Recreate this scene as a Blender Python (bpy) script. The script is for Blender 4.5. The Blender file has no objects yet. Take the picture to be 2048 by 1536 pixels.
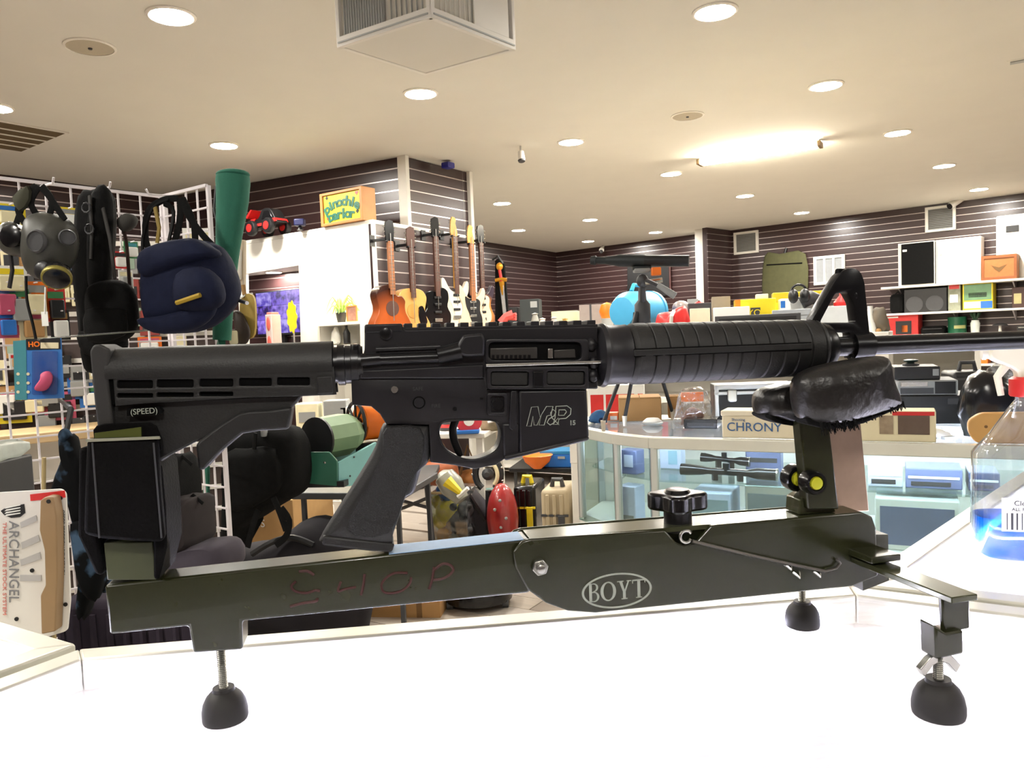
import bpy, bmesh, math, random
from mathutils import Matrix, Vector
random.seed(7)
SC = bpy.context.scene
COL = SC.collection
R = math.radians
# ------------------------------------------------------------------ camera
FPX = 1550.0
PITCH = math.atan(93 / FPX); ROLL = math.atan(0.04)
CAM = Vector((0, 0, 1.31))
_F = Vector((0, math.cos(PITCH), -math.sin(PITCH)))
_U0 = Vector((0, math.sin(PITCH), math.cos(PITCH)))
_R0 = Vector((1, 0, 0))
_R = _R0 * math.cos(ROLL) - _U0 * math.sin(ROLL)
_U = _U0 * math.cos(ROLL) + _R0 * math.sin(ROLL)
camd = bpy.data.cameras.new('camera'); cam = bpy.data.objects.new('camera', camd); COL.objects.link(cam)
camd.sensor_width = 36; camd.lens = 36 * FPX / 2048; camd.clip_start = 0.02; camd.clip_end = 60
cam.matrix_world = Matrix(((_R.x, _U.x, -_F.x, CAM.x), (_R.y, _U.y, -_F.y, CAM.y), (_R.z, _U.z, -_F.z, CAM.z), (0, 0, 0, 1)))
SC.camera = cam
# ------------------------------------------------------------------ world, exposure
w = bpy.data.worlds.new('world'); SC.world = w; w.use_nodes = True
w.node_tree.nodes['Background'].inputs[0].default_value = (1, .93, .8, 1)
w.node_tree.nodes['Background'].inputs[1].default_value = .05
SC.cycles.max_bounces = 5; SC.cycles.diffuse_bounces = 3; SC.cycles.glossy_bounces = 2; SC.cycles.transparent_max_bounces = 12; SC.cycles.caustics_reflective = False; SC.cycles.caustics_refractive = False
SC.view_settings.view_transform = 'Standard'; SC.view_settings.look = 'None'
SC.view_settings.exposure = 1.6; SC.view_settings.gamma = 1; SC.view_settings.use_curve_mapping = False
LAMP = 165.0      # downlight lens emission
CASE = 28.0      # display case strip emission
TUBE = 90.0      # bare ceiling tube emission
# ------------------------------------------------------------------ pixel -> place
def ray(x, y): return _F * FPX + _R * (x - 1024) - _U * (y - 768)
def at(x, y, d):
    r = ray(x, y); return CAM + r * (d / r.y)
def onz(x, y, z):
    r = ray(x, y); return CAM + r * ((z - CAM.z) / r.z)
def px(p):
    q = Vector(p) - CAM; k = FPX / q.dot(_F); return 1024 + q.dot(_R) * k, 768 - q.dot(_U) * k
def frame(o, u, v):
    u = Vector(u).normalized(); v = Vector(v); v = (v - u * v.dot(u)).normalized(); w_ = u.cross(v)
    o = Vector(o)
    return Matrix(((u.x, v.x, w_.x, o.x), (u.y, v.y, w_.y, o.y), (u.z, v.z, w_.z, o.z), (0, 0, 0, 1)))
def onpl(x, y, M, wv=0):
    n = M.col[2].xyz; o = M.translation + n * wv; r = ray(x, y)
    p = CAM + r * ((o - CAM).dot(n) / r.dot(n)); q = M.inverted() @ p
    return (q.x, q.y)
def L(M, pts, wv=0): return [onpl(x, y, M, wv) for x, y in pts]
def yawM(p, a, tilt=0):
    """frame at p: x along yaw a, y up, z toward the viewer side"""
    return frame(p, (math.cos(a), math.sin(a), 0), (0, 0, 1))
# ------------------------------------------------------------------ materials
def lin(c):
    return tuple(((v / 255) / 12.92 if v / 255 <= .04045 else ((v / 255 + .055) / 1.055) ** 2.4) for v in c) + (1,)
MATS = {}
def mat(name, c, rough=.5, metal=0., var=.1, scale=25., bump=0., bscale=None, spec=.5, coat=0., c2=None, con=0.):
    if name in MATS: return MATS[name]
    m = bpy.data.materials.new(name); m.use_nodes = True; MATS[name] = m
    nt = m.node_tree; b = nt.nodes['Principled BSDF']
    tc = nt.nodes.new('ShaderNodeTexCoord'); nz = nt.nodes.new('ShaderNodeTexNoise')
    nz.inputs['Scale'].default_value = scale; nz.inputs['Detail'].default_value = 3
    nt.links.new(tc.outputs['Object'], nz.inputs['Vector'])
    mx = nt.nodes.new('ShaderNodeMix'); mx.data_type = 'RGBA'
    l = lin(c); l2 = lin(c2) if c2 else None
    mx.inputs[6].default_value = tuple(v * (1 - var) for v in l[:3]) + (1,)
    mx.inputs[7].default_value = l2 if l2 else tuple(min(1, v * (1 + var)) for v in l[:3]) + (1,)
    if con:
        mr = nt.nodes.new('ShaderNodeMapRange'); mr.inputs[1].default_value = .5 - con / 2; mr.inputs[2].default_value = .5 + con / 2
        nt.links.new(nz.outputs['Fac'], mr.inputs[0]); nt.links.new(mr.outputs[0], mx.inputs[0])
    else: nt.links.new(nz.outputs['Fac'], mx.inputs[0])
    nt.links.new(mx.outputs[2], b.inputs['Base Color'])
    b.inputs['Roughness'].default_value = rough; b.inputs['Metallic'].default_value = metal
    b.inputs['Specular IOR Level'].default_value = spec; b.inputs['Coat Weight'].default_value = coat
    if bump:
        n2 = nt.nodes.new('ShaderNodeTexNoise'); n2.inputs['Scale'].default_value = bscale or scale * 6
        nt.links.new(tc.outputs['Object'], n2.inputs['Vector'])
        bp = nt.nodes.new('ShaderNodeBump'); bp.inputs['Strength'].default_value = bump; bp.inputs['Distance'].default_value = .002
        nt.links.new(n2.outputs['Fac'], bp.inputs['Height']); nt.links.new(bp.outputs['Normal'], b.inputs['Normal'])
    return m
def emis(name, c, s):
    if name in MATS: return MATS[name]
    m = bpy.data.materials.new(name); m.use_nodes = True; MATS[name] = m
    b = m.node_tree.nodes['Principled BSDF']; b.inputs['Base Color'].default_value = lin(c)
    b.inputs['Emission Color'].default_value = lin(c); b.inputs['Emission Strength'].default_value = s
    return m
def glass(name, tint=(255, 255, 255), haze=.0, hscale=(6, 60, 6), refl=1.0, ior=1.45):
    if name in MATS: return MATS[name]
    m = bpy.data.materials.new(name); m.use_nodes = True; MATS[name] = m; nt = m.node_tree
    nt.nodes.remove(nt.nodes['Principled BSDF']); out = nt.nodes['Material Output']
    tr = nt.nodes.new('ShaderNodeBsdfTransparent'); tr.inputs[0].default_value = lin(tint)
    gl = nt.nodes.new('ShaderNodeBsdfGlossy'); gl.inputs['Roughness'].default_value = .03
    ge = nt.nodes.new('ShaderNodeNewGeometry'); dt = nt.nodes.new('ShaderNodeVectorMath'); dt.operation = 'DOT_PRODUCT'
    nt.links.new(ge.outputs['Normal'], dt.inputs[0]); nt.links.new(ge.outputs['Incoming'], dt.inputs[1])
    prev = dt.outputs['Value']
    for op, v in (('ABSOLUTE', 0), ('SUBTRACT', 1), ('POWER', 5), ('MULTIPLY_ADD', .96 * refl)):
        q = nt.nodes.new('ShaderNodeMath'); q.operation = op
        if op == 'SUBTRACT': q.inputs[0].default_value = 1; nt.links.new(prev, q.inputs[1])
        else:
            nt.links.new(prev, q.inputs[0]); q.inputs[1].default_value = v
            if op == 'MULTIPLY_ADD': q.inputs[2].default_value = .04 * refl
        prev = q.outputs[0]
    mu = q
    mx = nt.nodes.new('ShaderNodeMixShader'); nt.links.new(mu.outputs[0], mx.inputs[0])
    nt.links.new(tr.outputs[0], mx.inputs[1]); nt.links.new(gl.outputs[0], mx.inputs[2])
    last = mx
    if haze:
        df = nt.nodes.new('ShaderNodeBsdfDiffuse'); df.inputs[0].default_value = (.8, .82, .85, 1)
        tc = nt.nodes.new('ShaderNodeTexCoord'); mp = nt.nodes.new('ShaderNodeMapping'); mp.inputs['Scale'].default_value = hscale
        nz = nt.nodes.new('ShaderNodeTexNoise'); nz.inputs['Scale'].default_value = 3; nz.inputs['Detail'].default_value = 6
        cr = nt.nodes.new('ShaderNodeMapRange'); cr.inputs[1].default_value = .35; cr.inputs[2].default_value = .75; cr.inputs[4].default_value = haze
        nt.links.new(tc.outputs['Object'], mp.inputs[0]); nt.links.new(mp.outputs[0], nz.inputs[0]); nt.links.new(nz.outputs['Fac'], cr.inputs[0])
        m2 = nt.nodes.new('ShaderNodeMixShader'); nt.links.new(cr.outputs[0], m2.inputs[0])
        nt.links.new(mx.outputs[0], m2.inputs[1]); nt.links.new(df.outputs[0], m2.inputs[2]); last = m2
    nt.links.new(last.outputs[0], out.inputs[0]); return m
# ------------------------------------------------------------------ mesh builder
def area2(p): return sum(p[i - 1][0] * p[i][1] - p[i][0] * p[i - 1][1] for i in range(len(p)))
class MB:
    def __init__(s): s.v = []; s.f = []
    def add(s, vs, fs, M=None):
        k = len(s.v); s.v += [tuple((M @ Vector(q)) if M else q) for q in vs]; s.f += [tuple(i + k for i in f) for f in fs]; return s
    def box(s, c, sz, M=None):
        x, y, z = [t / 2 for t in sz]; c = Vector(c)
        vs = [c + Vector((a * x, b * y, d * z)) for a in (-1, 1) for b in (-1, 1) for d in (-1, 1)]
        return s.add(vs, [(0, 1, 3, 2), (4, 6, 7, 5), (0, 4, 5, 1), (2, 3, 7, 6), (0, 2, 6, 4), (1, 5, 7, 3)], M)
    def prism(s, p, w0, w1, M=None, top=1.0):
        n = len(p); cx = sum(q[0] for q in p) / n; cy = sum(q[1] for q in p) / n
        vs = [(a, b, w0) for a, b in p] + [(cx + (a - cx) * top, cy + (b - cy) * top, w1) for a, b in p]
        return s.add(vs, [tuple(range(n))[::-1], tuple(range(n, 2 * n))] + [(i, (i + 1) % n, n + (i + 1) % n, n + i) for i in range(n)], M)
    def plate(s, loops, w0, w1, M=None, bev=0.):
        """outline with holes, extruded from w0 to w1"""
        cu = bpy.data.curves.new('t', 'CURVE'); cu.dimensions = '2D'; cu.fill_mode = 'BOTH'
        e = (w1 - w0) / 2; cu.extrude = max(1e-5, e - bev); cu.bevel_depth = bev; cu.bevel_resolution = 1; cu.offset = -bev
        for lp in loops:
            sp = cu.splines.new('POLY'); sp.points.add(len(lp) - 1); sp.use_cyclic_u = True
            for i, q in enumerate(lp): sp.points[i].co = (q[0], q[1], 0, 1)
        o = bpy.data.objects.new('t', cu); me = bpy.data.meshes.new_from_object(o)
        s.add([(q.co.x, q.co.y, q.co.z + (w0 + w1) / 2) for q in me.vertices], [tuple(f.vertices) for f in me.polygons], M)
        bpy.data.objects.remove(o); bpy.data.curves.remove(cu); bpy.data.meshes.remove(me); return s
    def text(s, t, size, M, ext=.0004, shear=0., outline=0., sx=1., spacing=1., bold=0.):
        cu = bpy.data.curves.new('t', 'FONT'); cu.body = t; cu.size = size; cu.align_x = 'CENTER'; cu.align_y = 'CENTER'
        cu.shear = shear; cu.space_character = spacing; cu.resolution_u = 3
        if outline: cu.fill_mode = 'NONE'; cu.bevel_depth = outline; cu.bevel_resolution = 0
        else: cu.extrude = ext; cu.offset = bold
        o = bpy.data.objects.new('t', cu); me = bpy.data.meshes.new_from_object(o)
        s.add([(q.co.x * sx, q.co.y, q.co.z) for q in me.vertices], [tuple(f.vertices) for f in me.polygons], M)
        bpy.data.objects.remove(o); bpy.data.curves.remove(cu); bpy.data.meshes.remove(me); return s
    def tube(s, pts, r, n=8, closed=False, M=None, flat=1.):
        P = [Vector(q) for q in pts]
        if M: P = [M @ q for q in P]
        m = len(P); rr = r if isinstance(r, (list, tuple)) else [r] * m
        rings = []; prev = None
        for i in range(m):
            a = P[(i - 1) % m] if (closed or i) else P[i]; b = P[(i + 1) % m] if (closed or i < m - 1) else P[i]
            t = (b - a).normalized()
            if prev is None: nrm = t.orthogonal().normalized() if abs(t.z) > .95 else t.cross(Vector((0, 0, 1))).normalized()
            else: nrm = (prev - t * prev.dot(t)).normalized()
            prev = nrm; bi = t.cross(nrm)
            rings.append([P[i] + (nrm * math.cos(2 * math.pi * k / n) * flat + bi * math.sin(2 * math.pi * k / n)) * rr[i] for k in range(n)])
        vs = [q for g in rings for q in g]; fs = []
        for i in range(m if closed else m - 1):
            j = (i + 1) % m
            for k in range(n): fs.append((i * n + k, i * n + (k + 1) % n, j * n + (k + 1) % n, j * n + k))
        if not closed: fs += [tuple(range(n))[::-1], tuple(range((m - 1) * n, m * n))]
        return s.add(vs, fs)
    def lathe(s, prof, M, n=24, sy=1., a0=0., a1=2 * math.pi):
        """prof (r,h): axis along M's z"""
        full = abs(a1 - a0 - 2 * math.pi) < 1e-6; m = n if full else n + 1
        vs = [(r * math.cos(a0 + (a1 - a0) * k / n), sy * r * math.sin(a0 + (a1 - a0) * k / n), h) for r, h in prof for k in range(m)]
        fs = []
        for i in range(len(prof) - 1):
            for k in range(n):
                k2 = (k + 1) % m if full else k + 1
                fs.append((i * m + k, i * m + k2, (i + 1) * m + k2, (i + 1) * m + k))
        if full:
            if prof[0][0] > 1e-6: fs.append(tuple(range(m))[::-1])
            if prof[-1][0] > 1e-6: fs.append(tuple(range((len(prof) - 1) * m, len(prof) * m)))
        return s.add(vs, fs, M)
    def pillow(s, out, w0, w1, M, n=7, p=.5, lump=0., seed=1):
        """inflate an outline between two depths"""
        rnd = random.Random(seed); k = len(out); cx = sum(q[0] for q in out) / k; cy = sum(q[1] for q in out) / k
        vs = []
        for i in range(n):
            t = -1 + 2 * i / (n - 1); t *= .985; sc = (1 - t * t) ** p; wv = (w0 + w1) / 2 + t * (w1 - w0) / 2
            for a, b in out:
                j = 1 + lump * (rnd.random() - .5); vs.append((cx + (a - cx) * sc * j, cy + (b - cy) * sc * j, wv))
        fs = [tuple(range(k))[::-1], tuple(range((n - 1) * k, n * k))]
        for i in range(n - 1):
            for j in range(k): fs.append((i * k + j, i * k + (j + 1) % k, (i + 1) * k + (j + 1) % k, (i + 1) * k + j))
        return s.add(vs, fs, M)
    def ell(s, c, r, M=None, nu=16, nv=10):
        vs = []; fs = []
        for i in range(nv + 1):
            t = math.pi * i / nv
            for k in range(nu):
                a = 2 * math.pi * k / nu; vs.append((c[0] + r[0] * math.sin(t) * math.cos(a), c[1] + r[1] * math.sin(t) * math.sin(a), c[2] + r[2] * math.cos(t)))
        for i in range(nv):
            for k in range(nu): fs.append((i * nu + k, i * nu + (k + 1) % nu, (i + 1) * nu + (k + 1) % nu, (i + 1) * nu + k))
        return s.add(vs, fs, M)
def smoothp(pts, sub=4, closed=True):
    """Catmull-Rom"""
    n = len(pts); out = []
    for i in range(n if closed else n - 1):
        g = lambda j: Vector(pts[j % n]) if closed else Vector(pts[max(0, min(n - 1, j))])
        a, b, c, d = g(i - 1), g(i), g(i + 1), g(i + 2)
        for k in range(sub):
            t = k / sub; out.append(tuple(.5 * ((2 * b) + (c - a) * t + (2 * a - 5 * b + 4 * c - d) * t * t + (3 * b - a - 3 * c + d) * t ** 3)))
    if not closed: out.append(tuple(pts[-1]))
    return out
def fillet(pts, r, k=4):
    out = []; n = len(pts)
    for i in range(n):
        a, b, c = Vector(pts[i - 1]), Vector(pts[i]), Vector(pts[(i + 1) % n])
        u = (a - b); v = (c - b); rr = min(r, u.length * .45, v.length * .45); p0 = b + u.normalized() * rr; p1 = b + v.normalized() * rr
        for j in range(k + 1):
            t = j / k; out.append(tuple(p0 * (1 - t) ** 2 + b * 2 * t * (1 - t) + p1 * t * t))
    return out
def rect(x0, y0, x1, y1): return [(x0, y0), (x1, y0), (x1, y1), (x0, y1)]
def circ(cx, cy, r, n=16, ry=None, rot=0):
    ry = ry or r
    return [(cx + r * math.cos(a) * math.cos(rot) - ry * math.sin(a) * math.sin(rot), cy + r * math.cos(a) * math.sin(rot) + ry * math.sin(a) * math.cos(rot)) for a in [2 * math.pi * i / n for i in range(n)]]
ROOTS = []
def thing(name, label, cat, group=None):
    o = bpy.data.objects.new(name, None); o.empty_display_size = .02; COL.objects.link(o)
    o['label'] = label; o['category'] = cat
    if group: o['group'] = group
    ROOTS.append(o); return o
def mesh_of(mb, name, m, smooth=40):
    me = bpy.data.meshes.new(name); me.from_pydata(mb.v, [], mb.f)
    bm = bmesh.new(); bm.from_mesh(me); bmesh.ops.remove_doubles(bm, verts=bm.verts, dist=1e-6)
    bmesh.ops.recalc_face_normals(bm, faces=bm.faces); bm.to_mesh(me); bm.free()
    if smooth:
        me.shade_smooth(); me.set_sharp_from_angle(angle=R(smooth))
    if m: me.materials.append(m)
    return me
def part(mb, name, m, parent, bev=0., smooth=40, label=None, kind=None):
    o = bpy.data.objects.new(name, mesh_of(mb, name, m, smooth)); COL.objects.link(o); o.parent = parent
    if label: o['label'] = label
    if kind: o['kind'] = kind
    if bev:
        b = o.modifiers.new('bevel', 'BEVEL'); b.width = bev; b.segments = 2; b.limit_method = 'ANGLE'; b.angle_limit = R(40)
    return o
def one(mb, name, m, label, cat, group=None, bev=0., smooth=40, kind=None):
    vs = [Vector(v) for v in mb.v]
    lo = Vector([min(v[i] for v in vs) for i in range(3)]); hi = Vector([max(v[i] for v in vs) for i in range(3)])
    b = Vector(((lo.x + hi.x) / 2, (lo.y + hi.y) / 2, lo.z)); mb.v = [tuple(v - b) for v in vs]
    o = part(mb, name, m, None, bev, smooth); o.location = b
    if kind: o['kind'] = kind
    else:
        o['label'] = label; o['category'] = cat
        if group: o['group'] = group
    return o
def struct(mb, name, m, smooth=0, label=None, parent=None, bev=0.):
    o = part(mb, name, m, parent, bev, smooth)
    if parent is None: o['kind'] = 'structure'
    if label: o['label'] = label
    return o
CUBES = {}
def cube(name, M, m, parent):
    """piece sharing one unit box mesh per material"""
    k = m.name
    if k not in CUBES: CUBES[k] = mesh_of(MB().box((0, 0, 0), (1, 1, 1)), 'unit_' + k, m, 0)
    o = bpy.data.objects.new(name, CUBES[k]); COL.objects.link(o); o.parent = parent; o.matrix_basis = M; return o
def boxM(M, c, s): return M @ Matrix.Translation(c) @ Matrix.Diagonal((s[0], s[1], s[2], 1))
def finish():
    for r in ROOTS:
        lo = [1e9] * 3; hi = [-1e9] * 3
        def walk(o, M):
            for c in o.children:
                Mc = M @ c.matrix_basis
                if c.type == 'MESH':
                    for q in c.bound_box:
                        p = Mc @ Vector(q)
                        for i in range(3): lo[i] = min(lo[i], p[i]); hi[i] = max(hi[i], p[i])
                walk(c, Mc)
        walk(r, Matrix())
        if lo[0] > 1e8: continue
        b = Vector(((lo[0] + hi[0]) / 2, (lo[1] + hi[1]) / 2, lo[2])); r.location = b
        for c in r.children: c.matrix_basis = Matrix.Translation(-b) @ c.matrix_basis
# ------------------------------------------------------------------ palette
M_ceil = mat('ceiling_paint', (230, 226, 214), .9, var=.03, scale=3)
M_plank = mat('dark_plank', (54, 35, 35), .32, var=.25, scale=6, spec=.55)
M_strip = mat('aluminium_strip', (196, 184, 180), .28, .8, var=.05)
M_white = mat('white_paint', (238, 234, 224), .5, var=.03, scale=8)
M_whitemetal = mat('white_coated_wire', (232, 226, 228), .35, var=.03)
M_frame = mat('case_frame_cream', (222, 220, 208), .35, .25, var=.04)
M_alu = mat('aluminium', (200, 202, 200), .3, .7, var=.05)
M_black = mat('black_plastic', (24, 24, 26), .42, var=.2, scale=60)
M_blackgl = mat('black_gloss', (18, 18, 20), .2, var=.1)
M_cloth = mat('black_cloth', (17, 17, 17), .9, var=.35, scale=40, bump=.4, spec=.15)
M_steel = mat('zinc_steel', (190, 190, 184), .25, .9, var=.08, scale=90)
M_card = mat('brown_cardboard', (176, 134, 84), .85, var=.1, scale=14)
M_cardd = mat('dark_cardboard', (120, 88, 52), .85, var=.12, scale=14)
M_paperw = mat('white_paper', (238, 238, 232), .7, var=.02)
M_red = mat('red_plastic', (206, 42, 40), .4, var=.08)
M_yellow = mat('yellow_plastic', (230, 206, 40), .4, var=.06)
M_orange = mat('orange_plastic', (240, 118, 24), .4, var=.06)
M_blue = mat('blue_plastic', (42, 110, 190), .4, var=.08)
M_navy = mat('navy_nylon', (24, 29, 52), .85, var=.35, scale=25, bump=.9, bscale=45, spec=.2)
M_green = mat('green_fabric', (44, 108, 88), .9, var=.12, scale=30, bump=.4)
M_olive = mat('olive_paint', (41, 43, 22), .25, .0, var=.14, scale=60, spec=.6, coat=.15)
M_grey = mat('grey_plastic', (150, 152, 150), .5, var=.05)
M_dgrey = mat('dark_grey_plastic', (62, 62, 64), .5, var=.1)
M_wood = mat('pale_wood', (206, 158, 92), .5, var=.14, scale=9)
M_glass = glass('clear_glass', (236, 244, 242))
M_topglass = glass('case_top_glass', (252, 252, 255), haze=.10)
M_led = emis('case_led', (236, 234, 255), CASE * .85)
M_lens = emis('lamp_lens', (255, 250, 240), LAMP)
# ================================================================== structure
ZC = 2.96
dA = Vector((.857, -.515, 0)); dB = Vector((.515, .857, 0))
YA = math.atan2(dA.y, dA.x)
UP = Vector((0, 0, 1))
struct(MB().box((2, 6, ZC + .05), (22, 24, .1)), 'ceiling', M_ceil)
M_floor = mat('floor_base', (160, 150, 140), .6, var=.1)
fl = struct(MB().box((2, 6, -.06), (22, 24, .1)), 'floor', M_floor)
M_fp = [mat('floor_plank_%s' % n, c, .45, var=.2, scale=5) for n, c in (('grey', (170, 160, 150)), ('tan', (184, 172, 158)), ('brown', (156, 145, 134)))]
FM = frame((-.6, 2.2, 0), dA, dB)
for i in range(24):
    for j in range(4):
        x0 = -2.2 + j * 1.2 + (i % 3) * .4
        cube('floor_plank', boxM(FM, (x0 + .6, i * .15, -.004), (1.195, .145, .012)), M_fp[(i * 2 + j) % 3], fl)
def cz(x, y): return onz(x, y, ZC)
def slatwall(name, p0, p1, z0=0., z1=ZC, zs=.75, pitch=.097, thick=.08, kind=True, parent=None, cut=None):
    p0 = Vector((p0.x, p0.y, 0)); p1 = Vector((p1.x, p1.y, 0)); M = frame(p0, p1 - p0, UP); ln = (p1 - p0).length
    b = struct(MB().box((ln / 2, (z0 + z1) / 2, -thick / 2), (ln, z1 - z0, thick), M), name, M_plank, parent=parent)
    z = z1 - .004; 
    while z - pitch > zs:
        cube('slat', boxM(M, (ln / 2, z - (pitch - .011) / 2, .006), (ln, pitch - .011, .013)), M_plank, b)
        cube('channel_strip', boxM(M, (ln / 2, z - pitch + .0055, .0045), (ln, .0105, .009)), M_strip, b)
        z -= pitch
    return b, M, ln
w1a = cz(-60, 341); w12 = cz(345, 393); w23 = cz(806, 313); w3e = cz(935, 345)
slatwall('wall_left', w1a, w12)
slatwall('wall_left_block', w12, w23)
slatwall('wall_block_side', w23, w3e)
e4 = cz(1112, 505); s4 = cz(945, 480); s4 = e4 + (s4 - e4) * 1.9
slatwall('wall_back_left', s4, e4)
e5 = cz(1396, 468); slatwall('wall_back', e4, e5)
s6 = cz(1413, 455); e6 = cz(1462, 461); slatwall('wall_back_return', s6, e6)
e7 = cz(2200, 367); W7, W7M, W7L = slatwall('wall_right', e6, e7)
def plain(name, a, b, m=M_ceil):
    a = Vector((a[0], a[1], 0)); b = Vector((b[0], b[1], 0)); M = frame(a, b - a, UP); ln = (b - a).length
    return struct(MB().box((ln / 2, ZC / 2, -.05), (ln, ZC, .1), M), name, m)
plain('wall_block_back', w3e, w3e + (w12 - w23).normalized() * 3)
plain('wall_right_near', e7, (8.6, -2.6), M_plank); plain('wall_rear', (8.6, -2.6), (-4.6, -2.6), M_plank); plain('wall_left_near', (-4.6, -2.6), w1a, M_plank)
# white corner trims
def trim(name, p, wd, z0, z1, dep=.05, yaw=YA):
    M = frame((p.x, p.y, 0), (math.cos(yaw), math.sin(yaw), 0), UP)
    struct(MB().box((0, (z0 + z1) / 2, 0), (wd, z1 - z0, dep), M), name, M_white, bev=.004)
trim('trim_1', w23 + Vector((0, -.02, 0)), .095, 0, ZC)
trim('trim_2', w3e + Vector((.01, -.02, 0)), .06, 0, ZC)
trim('trim_3', (e5 + s6) / 2 + Vector((0, -.06, 0)), .19, 0, ZC, .3)
# ------------------------------------------------------------------ ceiling fixtures
LD = [(342, 30, 'recessed downlight at the upper left beside the round ceiling grille'),
      (841, 186, 'recessed downlight just behind the hanging vent box'),
      (448, 290, 'recessed downlight above the green fabric tube and wire grid'),
      (1430, 22, 'recessed downlight cut by the top edge right of the vent box'),
      (1652, 170, 'large recessed downlight above and right of the round ceiling speaker'),
      (1142, 283, 'recessed downlight right of the small hanging ceiling camera'),
      (1795, 265, 'recessed downlight right of the bare fluorescent tube fitting'),
      (1888, 331, 'recessed downlight above the upper right wall vent'),
      (1342, 347, 'recessed downlight at the left end of the fluorescent tube glow'),
      (1490, 391, 'recessed downlight directly below the fluorescent tube fitting'),
      (1958, 378, 'recessed downlight against the right wall above the white box'),
      (1603, 425, 'recessed downlight close to the right wall above the green hanging bag'),
      (1004, 406, 'recessed downlight beside the white corner trim of the guitar wall'),
      (1037, 460, 'recessed downlight in the back corner with a greenish glow'),
      (1180, 439, 'upper of two recessed downlights above the spotting scope'),
      (1176, 482, 'lower of two recessed downlights just over the back wall'),
      (1311, 464, 'recessed downlight left of the white back column'),
      (-12, 214, 'recessed downlight half cut by the left edge of the photo')]
M_trimr = mat('lamp_trim', (245, 240, 228), .5, var=.02)
def downlight(p, label, r=.10, group='recessed ceiling downlights'):
    t = thing('recessed_downlight', label, 'ceiling light', group)
    M = Matrix.Translation((p.x, p.y, p.z)) @ Matrix.Rotation(math.pi, 4, 'X')
    part(MB().lathe([(r, -.002), (r + .018, -.001), (r + .018, .006), (r + .004, .012), (r, .010), (r, -.002)], M, 28), 'trim_ring', M_trimr, t)
    part(MB().lathe([(0, .009), (r, .008)], M, 20), 'lens', M_lens, t)
    return t
for x, y, lb in LD: downlight(onz(x, y, ZC), lb)
for i, (x, y) in enumerate([(-2.6, -1.2), (.2, -1.6), (3.2, -1.2), (4.8, 1.4), (5.6, 3.4), (-3.0, 2.0), (-2.2, .6), (-2.9, 3.4)]):  # unseen downlights; the last two added to brighten floor and ceiling at left
    downlight(Vector((x, y, ZC)), 'recessed downlight outside the view, ' + ('behind on the left', 'straight behind the camera', 'behind on the right', 'right of the spray bottle', 'far right of the wall shelves', 'left of the wire grid', 'added fill near left above the side case', 'added fill left beyond the gas masks')[i], group='downlights outside the view')
# bare fluorescent batten
a = onz(1400, 328, ZC - .05); b = onz(1640, 291, ZC - .05)
t = thing('fluorescent_fitting', 'bare glowing fluorescent tube fitting with brown end brackets on the ceiling', 'ceiling light')
u = (b - a).normalized(); sd = u.cross(UP)
FMx = frame((a + b) / 2, u, UP); ln = (b - a).length
part(MB().box((0, .03, 0), (ln, .035, .06), FMx), 'batten', M_white, t, .004)
M_tube = emis('tube_glow', (255, 244, 222), TUBE)
for s in (-1, 1):
    part(MB().tube([a + sd * s * .04 + u * .03, b + sd * s * .04 - u * .03], .013, 10), 'tube', M_tube, t)
    part(MB().box((s * ln / 2, .01, 0), (.03, .05, .14), FMx), 'end_bracket', mat('bracket_brown', (120, 96, 64), .5), t, .004)
# ceiling speakers
M_gr = mat('speaker_grille', (190, 180, 158), .8, var=.12, scale=220)
for x, y, r, lb in ((180, 93, .13, 'round beige ceiling grille left of the first downlight'), (1375, 231, .127, 'round grey ceiling grille with a small centre knob'), (1397, 484, .12, 'round ceiling grille near the white back column')):
    p = onz(x, y, ZC); M = Matrix.Translation(p) @ Matrix.Rotation(math.pi, 4, 'X'); t = thing('ceiling_speaker', lb, 'ceiling speaker', 'round ceiling grilles')
    part(MB().lathe([(0, -.002), (r * .9, -.002), (r * .9, .006), (0, .010)], M, 28), 'grille', M_gr, t)
    part(MB().lathe([(r * .9, -.002), (r, -.002), (r, .006), (r * .9, .009), (r * .9, -.002)], M, 28), 'rim', M_trimr, t)
    part(MB().lathe([(0, .008), (.012, .008), (.010, .016), (0, .017)], M, 12), 'knob', M_dgrey, t)
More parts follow.
